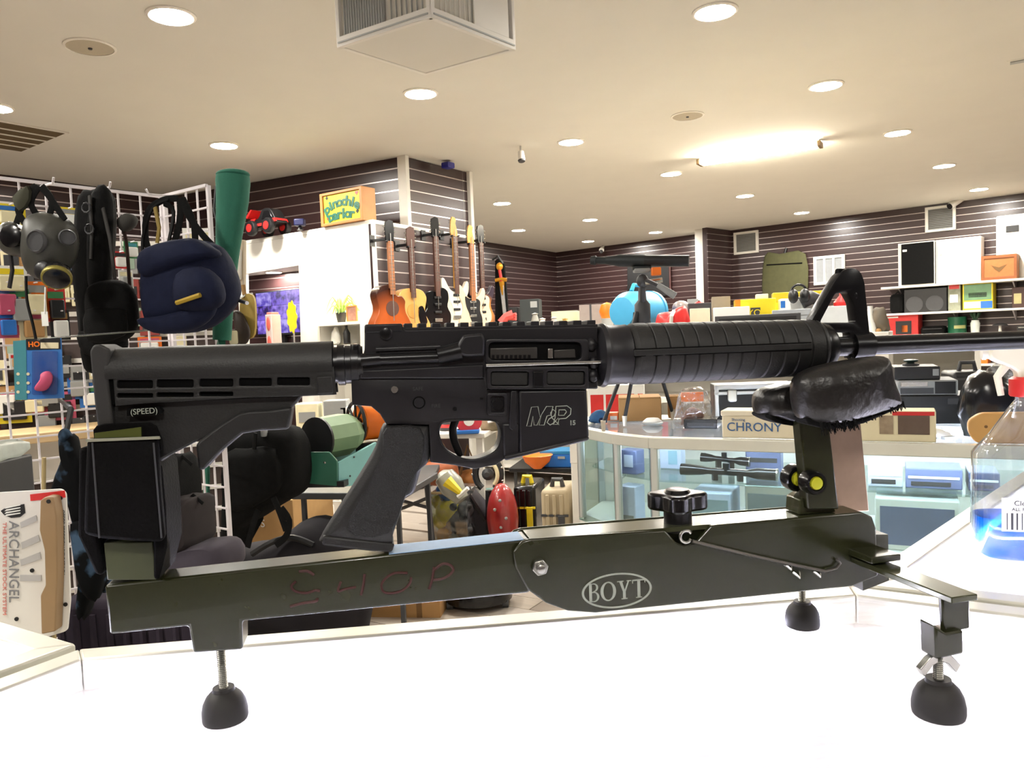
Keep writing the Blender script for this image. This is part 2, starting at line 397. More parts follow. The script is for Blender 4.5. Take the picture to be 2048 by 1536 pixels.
# hanging vent box
zb = 2.62; c0 = onz(862, 35, zb); cl = onz(675, 96, zb); cr = onz(1031, 101, zb); cf = cl + cr - c0
t = thing('vent_box', 'white box vent hanging from the ceiling with dark louvred grilles', 'air vent')
mb = MB(); cx = (c0 + cf) / 2
inn = [cx + (q - cx) * .93 for q in (c0, cr, cf, cl)]
mb.add([(q.x, q.y, zb + .004) for q in inn] + [(q.x, q.y, ZC) for q in inn], [(0, 1, 2, 3), (7, 6, 5, 4), (0, 4, 5, 1), (1, 5, 6, 2), (2, 6, 7, 3), (3, 7, 4, 0)])
part(mb, 'body', M_ceil, t)
M_vg = mat('vent_grey', (176, 178, 174), .6); M_vd = mat('vent_dark', (58, 56, 50), .7)
hz = ZC - zb
for nm, p, q in (('left', cl, c0), ('right', c0, cr), ('back', cr, cf), ('rear', cf, cl)):
    M = frame(p, q - p, UP); ln = (q - p).length
    part(MB().plate([rect(0, 0, ln, hz), rect(.02, .045, ln - .02, hz - .03)], -.02, .004, M), 'face_frame', M_white, t, .003)
    part(MB().box((ln / 2, .018, .006), (ln * .96, .006, .004), M), 'ledge', M_vg, t)
    if nm in ('back', 'rear'):
        part(MB().box((ln / 2, hz / 2, -.015), (ln * .9, hz - .08, .006), M), 'panel', M_vg, t); continue
    g0, g1 = (.56, .93) if nm == 'left' else (.1, .48); p0, p1 = (.08, .52) if nm == 'left' else (.5, .93)
    part(MB().box((ln * (p0 + p1) / 2, hz / 2, -.008), (ln * (p1 - p0), hz - .07, .008), M), 'panel', M_vg if nm == 'left' else M_white, t)
    part(MB().box((ln * (g0 + g1) / 2, hz / 2, -.022), (ln * (g1 - g0), hz - .07, .004), M), 'grille_back', M_vd, t)
    k = int(ln * (g1 - g0) / .026)
    for i in range(k):
        cube('fin', boxM(M, (ln * g0 + (i + .5) * ln * (g1 - g0) / k, hz / 2, -.012), (.0024, hz - .07, .008)), M_vg if nm == 'left' else M_white, t)
    if nm == 'left':
        for i in range(16): cube('rib', boxM(M, (ln * p0 + (i + .5) * ln * (p1 - p0) / 16, hz / 2, -.002), (.003, hz - .08, .006)), M_vg, t)
# ceiling return vent, left edge
p = onz(130, 266, ZC - .006); q = onz(0, 243, ZC - .006); r_ = onz(28, 300, ZC - .006)
t = thing('ceiling_vent', 'brown slatted air vent set in the ceiling at the left edge', 'air vent')
M = frame(p, q - p, r_ - p); ln = (q - p).length * 2.0; wd = onz(28, 300, ZC - .006); wd = (r_ - p).length
part(MB().plate([rect(-.02, -.02, ln, wd + .02), rect(0, 0, ln - .02, wd)], -.004, .004, M), 'frame', M_ceil, t)
part(MB().box((ln / 2, wd / 2, .003), (ln, wd, .002), M), 'backing', mat('vent_brown', (104, 88, 62), .8), t)
sg = -1 if M.col[2].z > 0 else 1
for i in range(1, 5): cube('slat', boxM(M, (ln / 2, wd * i / 5, sg * .006), (ln, .014, .008)), M_ceil, t)
p = onz(2035, 124, ZC - .005); M = frame(p, dA, dB)
t = thing('ceiling_hatch', 'small grey slot vent in the ceiling at the right edge', 'air vent')
part(MB().box((.1, 0, 0), (.28, .05, .008), M), 'slot', M_vg, t); part(MB().box((.1, 0, .005), (.32, .09, .004), M), 'plate', M_ceil, t)
# hanging ceiling camera, wall camera, blue sensor
p = onz(1041, 292, ZC); t = thing('ceiling_camera', 'small white bullet camera hanging under the ceiling', 'camera')
part(MB().tube([p, p + Vector((0, 0, -.06))], .008, 8), 'stem', M_alu, t)
part(MB().tube([p + Vector((0, 0, -.05)), p + Vector((.005, -.02, -.125))], [.026, .032], 14), 'housing', M_white, t)
part(MB().tube([p + Vector((.005, -.02, -.125)), p + Vector((.006, -.023, -.138))], [.034, .03], 14), 'lens', M_dgrey, t)
p = onz(1203, 492, ZC); p = at(1203, 497, p.y - .15); t = thing('wall_camera', 'tiny white camera on the back wall above the spotting scope', 'camera')
part(MB().tube([p + Vector((.05, .12, .06)), p + Vector((0, 0, -.03))], [.02, .05], 10), 'housing', M_white, t); part(MB().ell(p + Vector((-.01, -.01, -.06)), (.035, .035, .035)), 'lens', M_dgrey, t)
p = at(896, 331, w3e.y - .55); t = thing('wall_sensor', 'small blue sensor under the ceiling on the block wall', 'sensor')
M = frame(p, w3e - w23, UP); part(MB().prism(fillet(rect(-.05, -.026, .05, .026), .014), -.04, .04, M), 'case', mat('sensor_blue', (40, 40, 130), .4), t, .004); part(MB().ell((0, -.005, .03), (.014, .012, .01), M), 'lens', M_blackgl, t)
# ================================================================== display cases
ZT = 1.0
def inset(poly, d):
    n = len(poly); out = []
    for i in range(n):
        a, b, c = poly[i - 1], poly[i], poly[(i + 1) % n]
        e1 = (b - a).normalized(); e2 = (c - b).normalized(); n1 = Vector((-e1.y, e1.x, 0)); n2 = Vector((-e2.y, e2.x, 0))
        bis = (n1 + n2); k = d / max(.25, (bis.length_squared / 2)); out.append(b + bis * k)
    return out
def polyprism(poly, z0, z1): return MB().prism([(q.x, q.y) for q in poly], z0, z1)
def case(name, label, poly, deck=.70, rail=.030, glassy=(), leds=(), shelf=None, ledm=None, wall=M_white):
    poly = [Vector((q.x, q.y, 0)) for q in poly]
    if sum(poly[i - 1].x * poly[i].y - poly[i].x * poly[i - 1].y for i in range(len(poly))) < 0: raise ValueError('case must be CCW ' + name)
    t = thing(name, label, 'display case'); n = len(poly); inn = inset(poly, rail)
    for i in range(n):
        j = (i + 1) % n
        mb = MB(); q = [poly[i], poly[j], inn[j], inn[i]]
        mb.add([(v.x, v.y, ZT - .034) for v in q] + [(v.x, v.y, ZT) for v in q], [(0, 3, 2, 1), (4, 5, 6, 7), (0, 1, 5, 4), (1, 2, 6, 5), (2, 3, 7, 6), (3, 0, 4, 7)])
        part(mb, 'top_rail', M_frame, t, .0025, 30)
        m_ = MB(); qi = inset(poly, .004); lo = deck if i in glassy else 0
        e = (poly[j] - poly[i]).normalized(); nn = Vector((-e.y, e.x, 0)); a_, b_ = poly[i] + nn * .004, poly[j] + nn * .004
        def slab(z0, z1, nm, m, th):
            mb = MB(); q = [a_, b_, b_ + nn * th, a_ + nn * th]
            mb.add([(v.x, v.y, z0) for v in q] + [(v.x, v.y, z1) for v in q], [(0, 3, 2, 1), (4, 5, 6, 7), (0, 1, 5, 4), (1, 2, 6, 5), (2, 3, 7, 6), (3, 0, 4, 7)])
            part(mb, nm, m, t, 0, 0)
        if i in glassy:
            slab(deck - .02, ZT - .034, 'glass_panel', M_glass, .005); slab(0, deck - .02, 'base_panel', M_white, .014)
            part(MB().box(poly[i] + nn * .012 + e * .012 + Vector((0, 0, (deck + ZT) / 2 - .02)), (.024, .024, ZT - deck - .02)), 'corner_post', M_alu, t, .002)
        else: slab(0, ZT - .034, 'side_panel', wall, .012)
        if i in leds:
            a2, b2 = poly[i] + nn * (rail + .002) + e * .05, poly[j] + nn * (rail + .002) - e * .05
            part(MB().tube([Vector((a2.x, a2.y, ZT - .028)), Vector((b2.x, b2.y, ZT - .028))], .006, 6), 'light_strip', ledm or M_led, t)
    part(polyprism(inset(poly, rail - .006), ZT - .010, ZT - .004), 'top_glass', M_topglass, t, 0, 0)
    part(polyprism(inset(poly, .018), deck - .02, deck), 'deck', M_paperw, t, 0, 0)
    if shelf: part(polyprism(inset(poly, .05), shelf - .006, shelf), 'glass_shelf', M_glass, t, 0, 0)
    return t
Lb = onz(158, 1297, ZT); Rb = onz(1700, 1172, ZT)
our = [Vector((-.78, .26, 0)), Vector((1.0, .26, 0)), Rb + dA * .66, Rb, Lb, Lb - dB * .58]
case('front_display_case', 'brightly lit glass topped display case under the rifle rest', our, leds=(1, 2, 3, 4, 5), deck=.74)
lc = onz(152, 1287, ZT)
case('side_display_case', 'glass display case corner with cream frame at the lower left edge', [lc - dA * 1.4 - dB * .55, lc - dB * .55, lc, lc - dA * 1.4], leds=(1, 2), deck=.74)
Q0 = onz(1706, 1168, ZT) + dB * .004; dL = Vector((.70, .714, 0))
right = [Q0, Q0 + dA * .62, Q0 + dA * .62 + dL * .9, Q0 + dL * .98]
case('angled_display_case', 'glass display case holding the blue liquid bottle at the right', right, leds=(0, 1, 3), deck=.74)
F1 = onz(1150, 853, ZT); F2 = onz(1222, 867, ZT); F3 = onz(1296, 875, ZT); F4 = onz(1990, 891, ZT); fd = (F4 - F3).normalized(); F5 = F4 + fd * .75
fn = Vector((-fd.y, fd.x, 0))
far = [F1 + Vector((.10, .22, 0)), F1, F2, F3, F5, F5 + fn * .5, F3 + fn * .5 + fd * .1]
M_led2 = emis('far_case_led', (225, 236, 255), CASE * .8)
case('aisle_display_case', 'lit glass display case with scopes beyond the rifle at the right', far, glassy=(0, 1, 2, 3), leds=(1, 2, 3, 5), shelf=.865, deck=.70, ledm=M_led2)
# ================================================================== rifle rest
yr = R(10); ud = Vector((math.cos(yr), math.sin(yr), 0))
SF = frame(at(1024, 1130, .66), ud, UP)          # u right, v up, w toward the viewer, centre plane of the rest
rest = thing('rifle_rest', 'olive green steel rifle rest with black pouches standing on the lit case', 'rifle rest')
TW = .015                                         # half width of the tube
tube = L(SF, [(209, 1171), (1060, 1078), (1060, 1186), (484, 1243), (485, 1300), (386, 1307), (377, 1253), (219, 1270)], TW)
part(MB().prism(tube, -TW, TW, SF), 'beam', M_olive, rest, .0022)
hs = L(SF, [(1031, 1136), (1026, 1104), (1044, 1083), (1060, 1078), (1330, 1060), (1352, 1085), (1368, 1091), (1392, 1084), (1421, 1051), (1722, 1024), (1744, 1033), (1752, 1056), (1756, 1152), (1703, 1173), (1191, 1226), (1136, 1222), (1092, 1206), (1056, 1180)], .021)
pl_ = part(MB().prism(hs, .0175, .0215, SF), 'side_plate', M_olive, rest, .0014)
hs2 = [q for q in hs]
for i in (5, 6, 7): pass
part(MB().prism([hs[0], hs[1], hs[2], hs[3], hs[9], hs[10], hs[11], hs[12], hs[13], hs[14], hs[15], hs[16], hs[17]], -.0215, -.0175, SF), 'side_plate', M_olive, rest, .0014)
top = L(SF, [(1060, 1078), (1722, 1024)], .0175); d_ = Vector((top[1][0] - top[0][0], top[1][1] - top[0][1])).normalized(); nrm = Vector((-d_.y, d_.x))
tp = [top[0], top[1], (top[1][0] - nrm.x * .004, top[1][1] - nrm.y * .004), (top[0][0] - nrm.x * .004, top[0][1] - nrm.y * .004)]
M_olivegl = mat('olive_top_worn', (70, 72, 50), .18, .3, var=.12, scale=60, coat=.3)
part(MB().prism(tp, -.0175, .0175, SF), 'channel_top', M_olivegl, rest)
c_ = L(SF, [(1700, 1060), (1752, 1060), (1754, 1150), (1703, 1170)], 0); part(MB().prism(c_, -.0175, .0175, SF), 'end_block', M_olive, rest)
# oval badge with letters, raised print on the side plate
bc = onpl(1234, 1181, SF, .0216); tilt = math.atan2(d_.y, d_.x)
ax = (onpl(1304, 1175, SF, .0216)[0] - onpl(1164, 1187, SF, .0216)[0]) / 2; ay = (onpl(1234, 1146, SF, .0216)[1] - onpl(1234, 1216, SF, .0216)[1]) / 2
M_print = mat('pale_print', (170, 176, 164), .5, var=.05)
part(MB().plate([circ(*bc, ax, 48, ay, tilt), circ(*bc, ax * .94, 48, ay * .9, tilt)], .0215, .0219, SF), 'badge_ring', M_print, pl_, label='pale oval ring printed round the lettering')
BM = SF @ Matrix.Translation((bc[0], bc[1], .0216)) @ Matrix.Rotation(tilt, 4, 'Z')
def serif(glyphs, h, gap, M, name, m, parent, t=.0003):
    mb = MB(); tot = sum(g[0] for g in glyphs) * h + gap * (len(glyphs) - 1); x = -tot / 2
    for wd, loops in glyphs:
        for lp in loops: mb.plate([[(x + a * h, (b - .5) * h) for a, b in q] for q in lp], 0, t, M)
        x += wd * h + gap
    return part(mb, name, m, parent, 0, 0, label='pale serif lettering')
def arcp(cx, cy, rx, ry, a0, a1, n=10): return [(cx + rx * math.cos(R(a0 + (a1 - a0) * i / n)), cy + ry * math.sin(R(a0 + (a1 - a0) * i / n))) for i in range(n + 1)]
gB = (.62, [[rect(.05, 0, .2, 1)], [rect(0, 0, .3, .05)], [rect(0, .95, .3, 1)], [[(.2, .95), (.2, 1)] + arcp(.3, .77, .25, .23, 90, -90) + [(.2, .54), (.2, .5)] + arcp(.3, .77, .14, .18, -90, 90)], [[(.2, .49), (.2, .54)] + arcp(.32, .27, .28, .27, 90, -90) + [(.2, 0), (.2, .05)] + arcp(.32, .27, .16, .22, -90, 90)]])
gO = (.86, [[circ(.43, .5, .43, 28, .52), circ(.43, .5, .27, 28, .46)]])
gY = (.80, [[[(.30, .95), (.14, .95), (.33, .42), (.33, 0), (.48, 0), (.48, .42), (.68, .95), (.60, .95), (.43, .50)]], [rect(.02, .95, .38, 1)], [rect(.54, .95, .8, 1)], [rect(.24, 0, .57, .05)]])
gT = (.74, [[rect(.29, 0, .45, 1)], [rect(0, .93, .74, 1)], [rect(0, .80, .05, 1)], [rect(.69, .80, .74, 1)], [rect(.2, 0, .54, .05)]])
hB = (onpl(1234, 1160, SF, .0216)[1] - onpl(1234, 1197, SF, .0216)[1])
serif([gB, gO, gY, gT], hB, hB * .05, BM, 'badge_lettering', M_print, pl_)
# red marker letters on the beam
M_mark = mat('red_marker', (66, 26, 24), .6, var=.2)
mb = MB()
for st in ([(598, 1143), (615, 1142), (628, 1150)], [(592, 1163), (583, 1172), (590, 1182), (612, 1186), (632, 1180)], [(632, 1180), (640, 1182)], [(580, 1213), (606, 1206), (632, 1202), (634, 1196)],
           [(682, 1163), (676, 1182), (690, 1178), (712, 1174)], [(729, 1148), (727, 1168), (722, 1190)],
           [(815, 1146), (790, 1146), (772, 1156), (763, 1170), (768, 1184), (786, 1186), (806, 1180), (820, 1166), (822, 1154)],
           [(868, 1134), (864, 1160), (858, 1178)], [(866, 1142), (884, 1128), (900, 1130), (906, 1142), (888, 1156), (866, 1160)]):
    q = L(SF, smoothp(st, 4, False), TW); mb.tube([(a, b, TW) for a, b in q], .0012, 5, M=SF)
part(mb, 'marker_lettering', M_mark, rest, label='faded red hand lettering reading SHOP')
# nut and bolt
def hexnut(M, c, r, h, parent, name='nut', m=M_steel):
    part(MB().prism([(c[0] + r * math.cos(R(60 * i + 10)), c[1] + r * math.sin(R(60 * i + 10))) for i in range(6)], c[2], c[2] + h, M), name, m, parent, .0008)
nb = onpl(1079, 1133, SF, .0216); hexnut(SF, (nb[0], nb[1], .0216), .0072, .005, rest)
part(MB().lathe([(.0038, 0), (.0038, .0085), (.002, .0095), (0, .0095)], SF @ Matrix.Translation((nb[0], nb[1], .0216)), 14), 'bolt_end', M_steel, rest)
# star knob
kb = onpl(1356, 1052, SF, 0); KM = frame(SF @ Vector((kb[0], kb[1], 0)), ud, Vector((-ud.y, ud.x, 0)))   # axis up
part(MB().lathe([(.0125, -.004), (.0125, .016), (.010, .0165)], KM, 24), 'knob_stem', M_black, rest)
out = []
for i in range(72):
    a = 2 * math.pi * i / 72; out.append((.0225 * (1 + .17 * math.cos(4 * (a + .35))) * math.cos(a), .0225 * (1 + .17 * math.cos(4 * (a + .35))) * math.sin(a)))
part(MB().prism(out, .0155, .031, KM), 'knob_head', M_blackgl, rest, .0025)
part(MB().lathe([(.012, .031), (.010, .0335), (0, .0345)], KM, 20), 'knob_cap', M_blackgl, rest)
# tension hook and rod
rc = onpl(1372, 1073, SF, .024)
ring = [(rc[0] + .0052 * math.cos(R(a)), rc[1] + .0052 * math.sin(R(a)), .024) for a in range(30, 331, 20)]
part(MB().tube(ring, .0014, 8, M=SF), 'hook', M_steel, rest)
rod = [onpl(x, y, SF, .025) for x, y in ((1384, 1082), (1500, 1110), (1600, 1132), (1650, 1142), (1672, 1136), (1680, 1126), (1674, 1119))]
part(MB().tube([(a, b, .025) for a, b in rod], .0015, 8, M=SF), 'rod', mat('rod_dark', (90, 86, 80), .35, .7), rest)
for x, y in ((1592, 1148), (1633, 1146), (1575, 1132)):
    q = onpl(x, y, SF, .0216); part(MB().tube([(q[0] - .003, q[1] + .002, .022), (q[0] + .001, q[1] - .002, .026), (q[0] + .003, q[1] + .002, .022)], .0014, 6, M=SF), 'clip', M_steel, rest)
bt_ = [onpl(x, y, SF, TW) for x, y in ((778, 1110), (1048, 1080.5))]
part(MB().prism([bt_[0], bt_[1], (bt_[1][0], bt_[1][1] + .0006), (bt_[0][0], bt_[0][1] + .0006)], -TW + .001, TW - .001, SF), 'blue_strip', mat('pale_blue_strip', (140, 172, 210), .5, var=.12, scale=200), rest, label='pale blue strip on top of the beam')  # speckled pale blue strip along the top face of the beam
# rear support + pouch
ped = L(SF, [(219, 1077), (316, 1074), (322, 1150), (226, 1150)], .0)
M_ped = mat('olive_worn', (72, 76, 52), .45, .0, var=.2, scale=40)
part(MB().prism(ped, -.012, .014, SF), 'rear_upright', M_ped, rest, .001)
M_pouch = mat('black_suede', (9, 8, 9), .8, var=.4, scale=60, bump=.3, spec=.12)
po = L(SF, [(176, 878), (222, 876), (306, 874), (316, 880), (322, 980), (330, 1070), (326, 1083), (258, 1080), (208, 1076), (170, 1067), (172, 980)], .03)
part(MB().prism(po, .0234, .034, SF), 'rear_pouch', M_pouch, rest, .003)
po2 = L(SF, [(187, 858), (200, 849), (300, 846), (316, 854), (324, 880), (330, 1070), (190, 1070)], -.02)
part(MB().prism(po2, -.03, -.018, SF), 'rear_pouch', M_pouch, rest, .003)
po3 = L(SF, [(187, 860), (194, 851), (210, 847), (300, 845), (314, 852), (322, 872), (324, 900), (190, 900)], .02)
part(MB().prism(po3, .0192, .0212, SF), 'pouch_flap', M_pouch, rest, .0008)
gp = L(SF, [(190, 866), (283, 854), (284, 960), (190, 960)], .022); part(MB().prism(gp, .0214, .0232, SF), 'support_plate', mat('olive_bright', (92, 98, 46), .4), rest)
lip = L(SF, [(172, 879), (318, 873), (320, 878), (172, 884)], .035); part(MB().prism(lip, .0328, .0355, SF), 'pouch_piping', mat('pale_piping', (150, 150, 132), .6), rest)
for x in (186, 308):
    q0 = onpl(x, 885, SF, .0325); q1 = onpl(x + (14 if x < 200 else 16), 1075, SF, .0325); part(MB().tube([(q0[0], q0[1], .034), (q1[0], q1[1], .034)], .0007, 5, M=SF), 'seam', M_dgrey, rest)
sdp = L(SF, [(320, 905), (338, 925), (345, 1000), (348, 1080), (332, 1145), (322, 1142)], 0); part(MB().prism(sdp, -.028, .022, SF), 'pouch_side', M_pouch, rest, .004)
sdp = L(SF, [(172, 890), (190, 890), (212, 1065), (218, 1140), (205, 1138), (170, 1062)], 0); part(MB().prism(sdp, -.028, .016, SF), 'pouch_side', M_pouch, rest, .004)
# front upright, bare plate and rollers
up1 = L(SF, [(1597, 838), (1655, 838), (1676, 1018), (1613, 1018)], .016)
part(MB().prism(up1, .004, .018, SF), 'front_upright', M_olive, rest, .0015)
M_bare = mat('bare_bronze_plate', (176, 152, 130), .32, .75, var=.3, scale=30)
up2 = L(SF, [(1640, 835), (1718, 835), (1736, 1022), (1668, 1022)], -.012)
part(MB().prism(up2, -.016, -.010, SF), 'upright_plate', M_bare, rest, .001)
M_yg = mat('yellow_green_plastic', (196, 196, 40), .4, var=.1)
for x, y, wv, r in ((1590, 955, -.004, .0125), (1624, 964, .021, .0108)):
    q = onpl(x, y, SF, wv); RM = SF @ Matrix.Translation((q[0], q[1], wv))
    rr = part(MB().lathe([(r * .6, -.006), (r, -.005), (r, .005), (r * .9, .008), (r * .66, .008), (r * .6, .006), (0, .006)], RM, 20), 'roller', M_blackgl, rest)
    part(MB().lathe([(0, .005), (r * .6, .005), (r * .5, .0085), (0, .009)], RM, 16), 'roller_cap', M_yg, rr)
q = onpl(1624, 964, SF, .01); q2 = onpl(1590, 955, SF, .0); part(MB().tube([(q2[0], q2[1], -.01), (q[0], q[1], .02)], .004, 10, M=SF), 'roller_pin', M_dgrey, rest)
ft = L(SF, [(1600, 1000), (1615, 990), (1660, 990), (1672, 1024), (1598, 1030)], .012); part(MB().prism(ft, -.012, .012, SF), 'upright_foot', M_olivegl, rest, .001)
# front bag: two leather lobes with a fringe below
M_leather = mat('black_leather', (26, 24, 23), .36, var=.35, scale=30, bump=.5, bscale=140, spec=.6)
lb = smoothp([(1524, 786), (1560, 770), (1610, 762), (1660, 770), (1672, 810), (1660, 846), (1590, 848), (1548, 838), (1522, 826)], 4)
part(MB().pillow(L(SF, lb, .0), -.034, .018, SF, 11, .28), 'bag_lobe', M_leather, rest, 0, 80)
rb = smoothp([(1598, 760), (1632, 736), (1690, 722), (1762, 712), (1778, 722), (1786, 760), (1800, 800), (1790, 814), (1720, 838), (1660, 850), (1612, 842), (1596, 810)], 4)
part(MB().pillow(L(SF, rb, .045), .016, .062, SF, 11, .22), 'bag_lobe', M_leather, rest, 0, 80)
fl_ = L(SF, [(1606, 834), (1660, 846), (1722, 834), (1792, 808), (1802, 812), (1722, 846), (1654, 858), (1612, 848)], .045); part(MB().prism(fl_, .028, .050, SF), 'bag_hem', M_cloth, rest, .002)
mb = MB(); rn = random.Random(3)
for i in range(110):
    x = rn.uniform(1640, 1716) if i < 80 else rn.uniform(1716, 1810); y = 852 - (x - 1640) * .16 if x < 1716 else 843 - (x - 1716) * .36
    wv = rn.uniform(.032, .056); a = onpl(x, y - 8, SF, wv); b = onpl(x + rn.uniform(-8, 8), y + rn.uniform(4, 20 if x < 1716 else 8), SF, wv)
    mb.tube([(a[0], a[1], wv), (b[0], b[1], wv + .002)], [.0009, .0004], 4, M=SF)
part(mb, 'fringe', M_cloth, rest, kind='stuff')
ends = smoothp([(1530, 826), (1560, 838), (1620, 846), (1622, 854), (1562, 848), (1526, 834)], 3); part(MB().prism(L(SF, ends, .0), -.02, .006, SF), 'bag_hem', M_cloth, rest, .001)
# cross bar and feet
pn = onz(1877, 1428, ZT); pf = onz(1605, 1251, ZT); plf = onz(451, 1438, ZT)
zb_ = ZT + .098
n0 = Vector((pn.x + .012, pn.y - .002, zb_)); f0 = Vector((pf.x, pf.y, zb_))
CM = frame((n0 + f0) / 2, (n0 - f0), UP); cl_ = (n0 - f0).length
part(MB().box((0, -.002, 0), (cl_ + .02, .005, .024), CM), 'cross_bar', M_olivegl, rest, .0008)
jm = MB().box((-.0, .006, .0), (.05, .006, .03), CM); part(jm, 'cross_bar_clamp', M_olive, rest, .001)
NM = frame(n0, ud, UP)
part(MB().prism([(-.012, 0), (.013, 0), (.013, -.030), (-.010, -.032)], -.004, .001, NM), 'bracket', M_olive, rest, .0015)
part(MB().prism([(-.022, -.022), (-.012, -.029), (.003, -.028), (.003, -.047), (-.021, -.049)], -.012, .006, NM), 'bracket', M_olive, rest, .0018)
def foot(p, r, ztop, wing=False):
    M = Matrix.Translation((p.x, p.y, ZT)); ft = part(MB().lathe([(r * .97, 0), (r, r * .12), (r, r * .45), (r * .93, r * .8), (r * .78, r * 1.1), (r * .58, r * 1.3), (r * .5, r * 1.34), (r * .47, r * 1.5), (0, r * 1.46)], M, 24), 'rubber_foot', mat('black_rubber', (36, 34, 34), .6, var=.15), rest)
    pr = []; z = r * 1.4; k = 0
    while z < ztop - ZT: pr.append((.0040 if k % 2 else .0033, z)); z += .0008; k += 1
    part(MB().lathe(pr, M, 12), 'threaded_bolt', M_steel, ft)
    if wing:
        zt = ztop - .004; W = frame((p.x, p.y, zt), ud, UP)
        for s in (-1, 1): part(MB().prism([(s * .002, .003), (s * .010, -.001), (s * .018, -.009), (s * .014, -.015), (s * .007, -.007), (s * .002, -.005)], -.003, .003, W), 'wing_nut', M_steel, ft, .0006)
foot(pn, .0195, ZT + .052, True); foot(pf, .0175, zb_); foot(plf, .0185, ZT + .075)
part(MB().box((pf.x, pf.y, zb_ - .01), (.02, .02, .016)), 'bracket', M_olive, rest, .001)
# ================================================================== rifle
RF = frame(at(1024, 717, .66), (math.cos(yr), math.sin(yr), -.008), UP)
rf = thing('rifle', 'black carbine rifle with collapsible stock lying across the olive rest', 'rifle')
M_poly = mat('rifle_polymer', (29, 29, 29), .5, var=.12, scale=80, bump=.15, bscale=600)
M_alum = mat('anodised_black', (30, 29, 33), .42, .15, var=.12, scale=80)
M_gunmetal = mat('gun_steel', (31, 31, 33), .28, .5, var=.15, scale=60)
M_recess = mat('deep_black', (10, 10, 11), .8, var=.2, spec=.1)
M_slide = mat('carrier_grey', (74, 72, 70), .35, .5, var=.2)
AX = frame(RF.translation, RF.col[1].xyz, RF.col[2].xyz)      # z along the bore
def U(x, y=None, wv=0): return onpl(x, y if y else 709 - .038 * (x - 1225), RF, wv)[0]
def turned(prof, name, m, parent=rf, n=32, sm=30, **k): return part(MB().lathe([(r, h) for r, h in prof], AX, n), name, m, parent, 0, sm, **k)
# -- stock
u0, u1 = U(226), U(668)
prof = [(.0195 * math.sin(R(a)), .0195 * math.cos(R(a))) for a in range(-108, 109, 12)]
prof = prof + [(.0172, -.0235), (-.0172, -.0235)]
EX = frame(RF.translation, -RF.col[2].xyz, RF.col[1].xyz)      # x=-w, y=v, z = along bore (sign below)
sgn = 1 if EX.col[2].xyz.dot(RF.col[0].xyz) > 0 else -1
def exu(prof, a, b, name, m, parent=rf, bev=0., sm=30): 
    return part(MB().prism(prof, sgn * a, sgn * b, EX), name, m, parent, bev, sm)
st = exu([(x * .86, y if y > -.004 else y) for x, y in prof], u0, u1, 'stock_core', M_recess)
stock = exu([(.0195 * math.sin(R(a)), .0195 * math.cos(R(a))) for a in range(-102, 103, 6)], u0, u1 - .0005, 'stock_tube', M_poly)
sp = L(RF, [(226, 735), (668, 733), (673, 789), (600, 792), (480, 796), (300, 806), (232, 812)], .0165)
holes = []
for a, b in ((236, 307), (315, 388), (400, 467), (479, 544), (555, 620)):
    k = (a - 236) * -.018; holes.append(L(RF, fillet(rect(a, 760 + k, b, 776 + k), 4), .0165))
    holes.append(L(RF, fillet(rect(a, 786 + k, b, 795 + k if a < 470 else 788 + k), 3), .0165))
holes = [h for i, h in enumerate(holes) if i not in (7, 9)]
part(MB().plate([sp] + holes, .0135, .0185, RF, .0008), 'stock_side', M_poly, stock)
part(MB().plate([sp] + holes, -.0185, -.0135, RF, .0008), 'stock_side', M_poly, stock)
web = L(RF, [(225, 800), (300, 800), (480, 790), (600, 786), (602, 795), (584, 815), (577, 858), (520, 862), (480, 868), (400, 880), (324, 919), (318, 940), (226, 940)], .012)
part(MB().prism(web, -.012, .012, RF), 'stock_web', M_poly, stock, .002)
lev = L(RF, [(400, 880), (440, 850), (478, 826), (500, 822), (540, 820), (584, 814), (577, 859), (520, 862), (484, 868), (440, 905), (407, 941), (396, 940), (391, 890)], .015)
part(MB().prism(lev, -.008, .0145, RF), 'stock_lever', M_poly, stock, .0025)
bp_ = L(RF, fillet([(196, 702), (203, 690), (216, 688), (236, 698), (232, 760), (242, 850), (236, 940), (222, 940), (205, 800)], 5), .0)
part(MB().prism(bp_, -.0185, .0185, RF), 'butt_pad', mat('butt_rubber', (46, 45, 44), .65, var=.15), stock, .004)
mp = L(RF, [(254, 817), (318, 813), (324, 822), (320, 828), (254, 832)], .0186); part(MB().prism(mp, .012, .0190, RF), 'stock_plate', M_recess, stock)
tl = onpl(288, 823, RF, .0192); part(MB().text('(SPEED)', .0062, RF @ Matrix.Translation((tl[0], tl[1], .0192)) @ Matrix.Rotation(R(1.5), 4, 'Z'), .0002, sx=.95), 'stock_lettering', M_print, stock, 0, 0, label='white lettering at the rear of the stock')
q = onpl(650, 770, RF, .0185); part(MB().box((q[0], q[1], .0185), (.012, .014, .002), RF), 'stock_catch', M_poly, stock, .001)
# -- buffer tube, castle nut, end plate
turned([(.0148, u1 - .002), (.0148, U(726))], 'buffer_tube', M_gunmetal)
n1 = []
for i, x in enumerate((676, 690, 691, 702, 703, 717)): n1.append(((.0168, .0168, .0158, .0158, .0168, .0168)[i], U(x)))
turned([(.0145, U(676))] + n1 + [(.0145, U(717))], 'castle_nut', M_gunmetal)
ep = L(RF, [(704, 690), (720, 688), (724, 756), (712, 760), (702, 750)], .011); part(MB().prism(ep, -.012, .012, RF), 'end_plate', M_gunmetal, rf, .001)
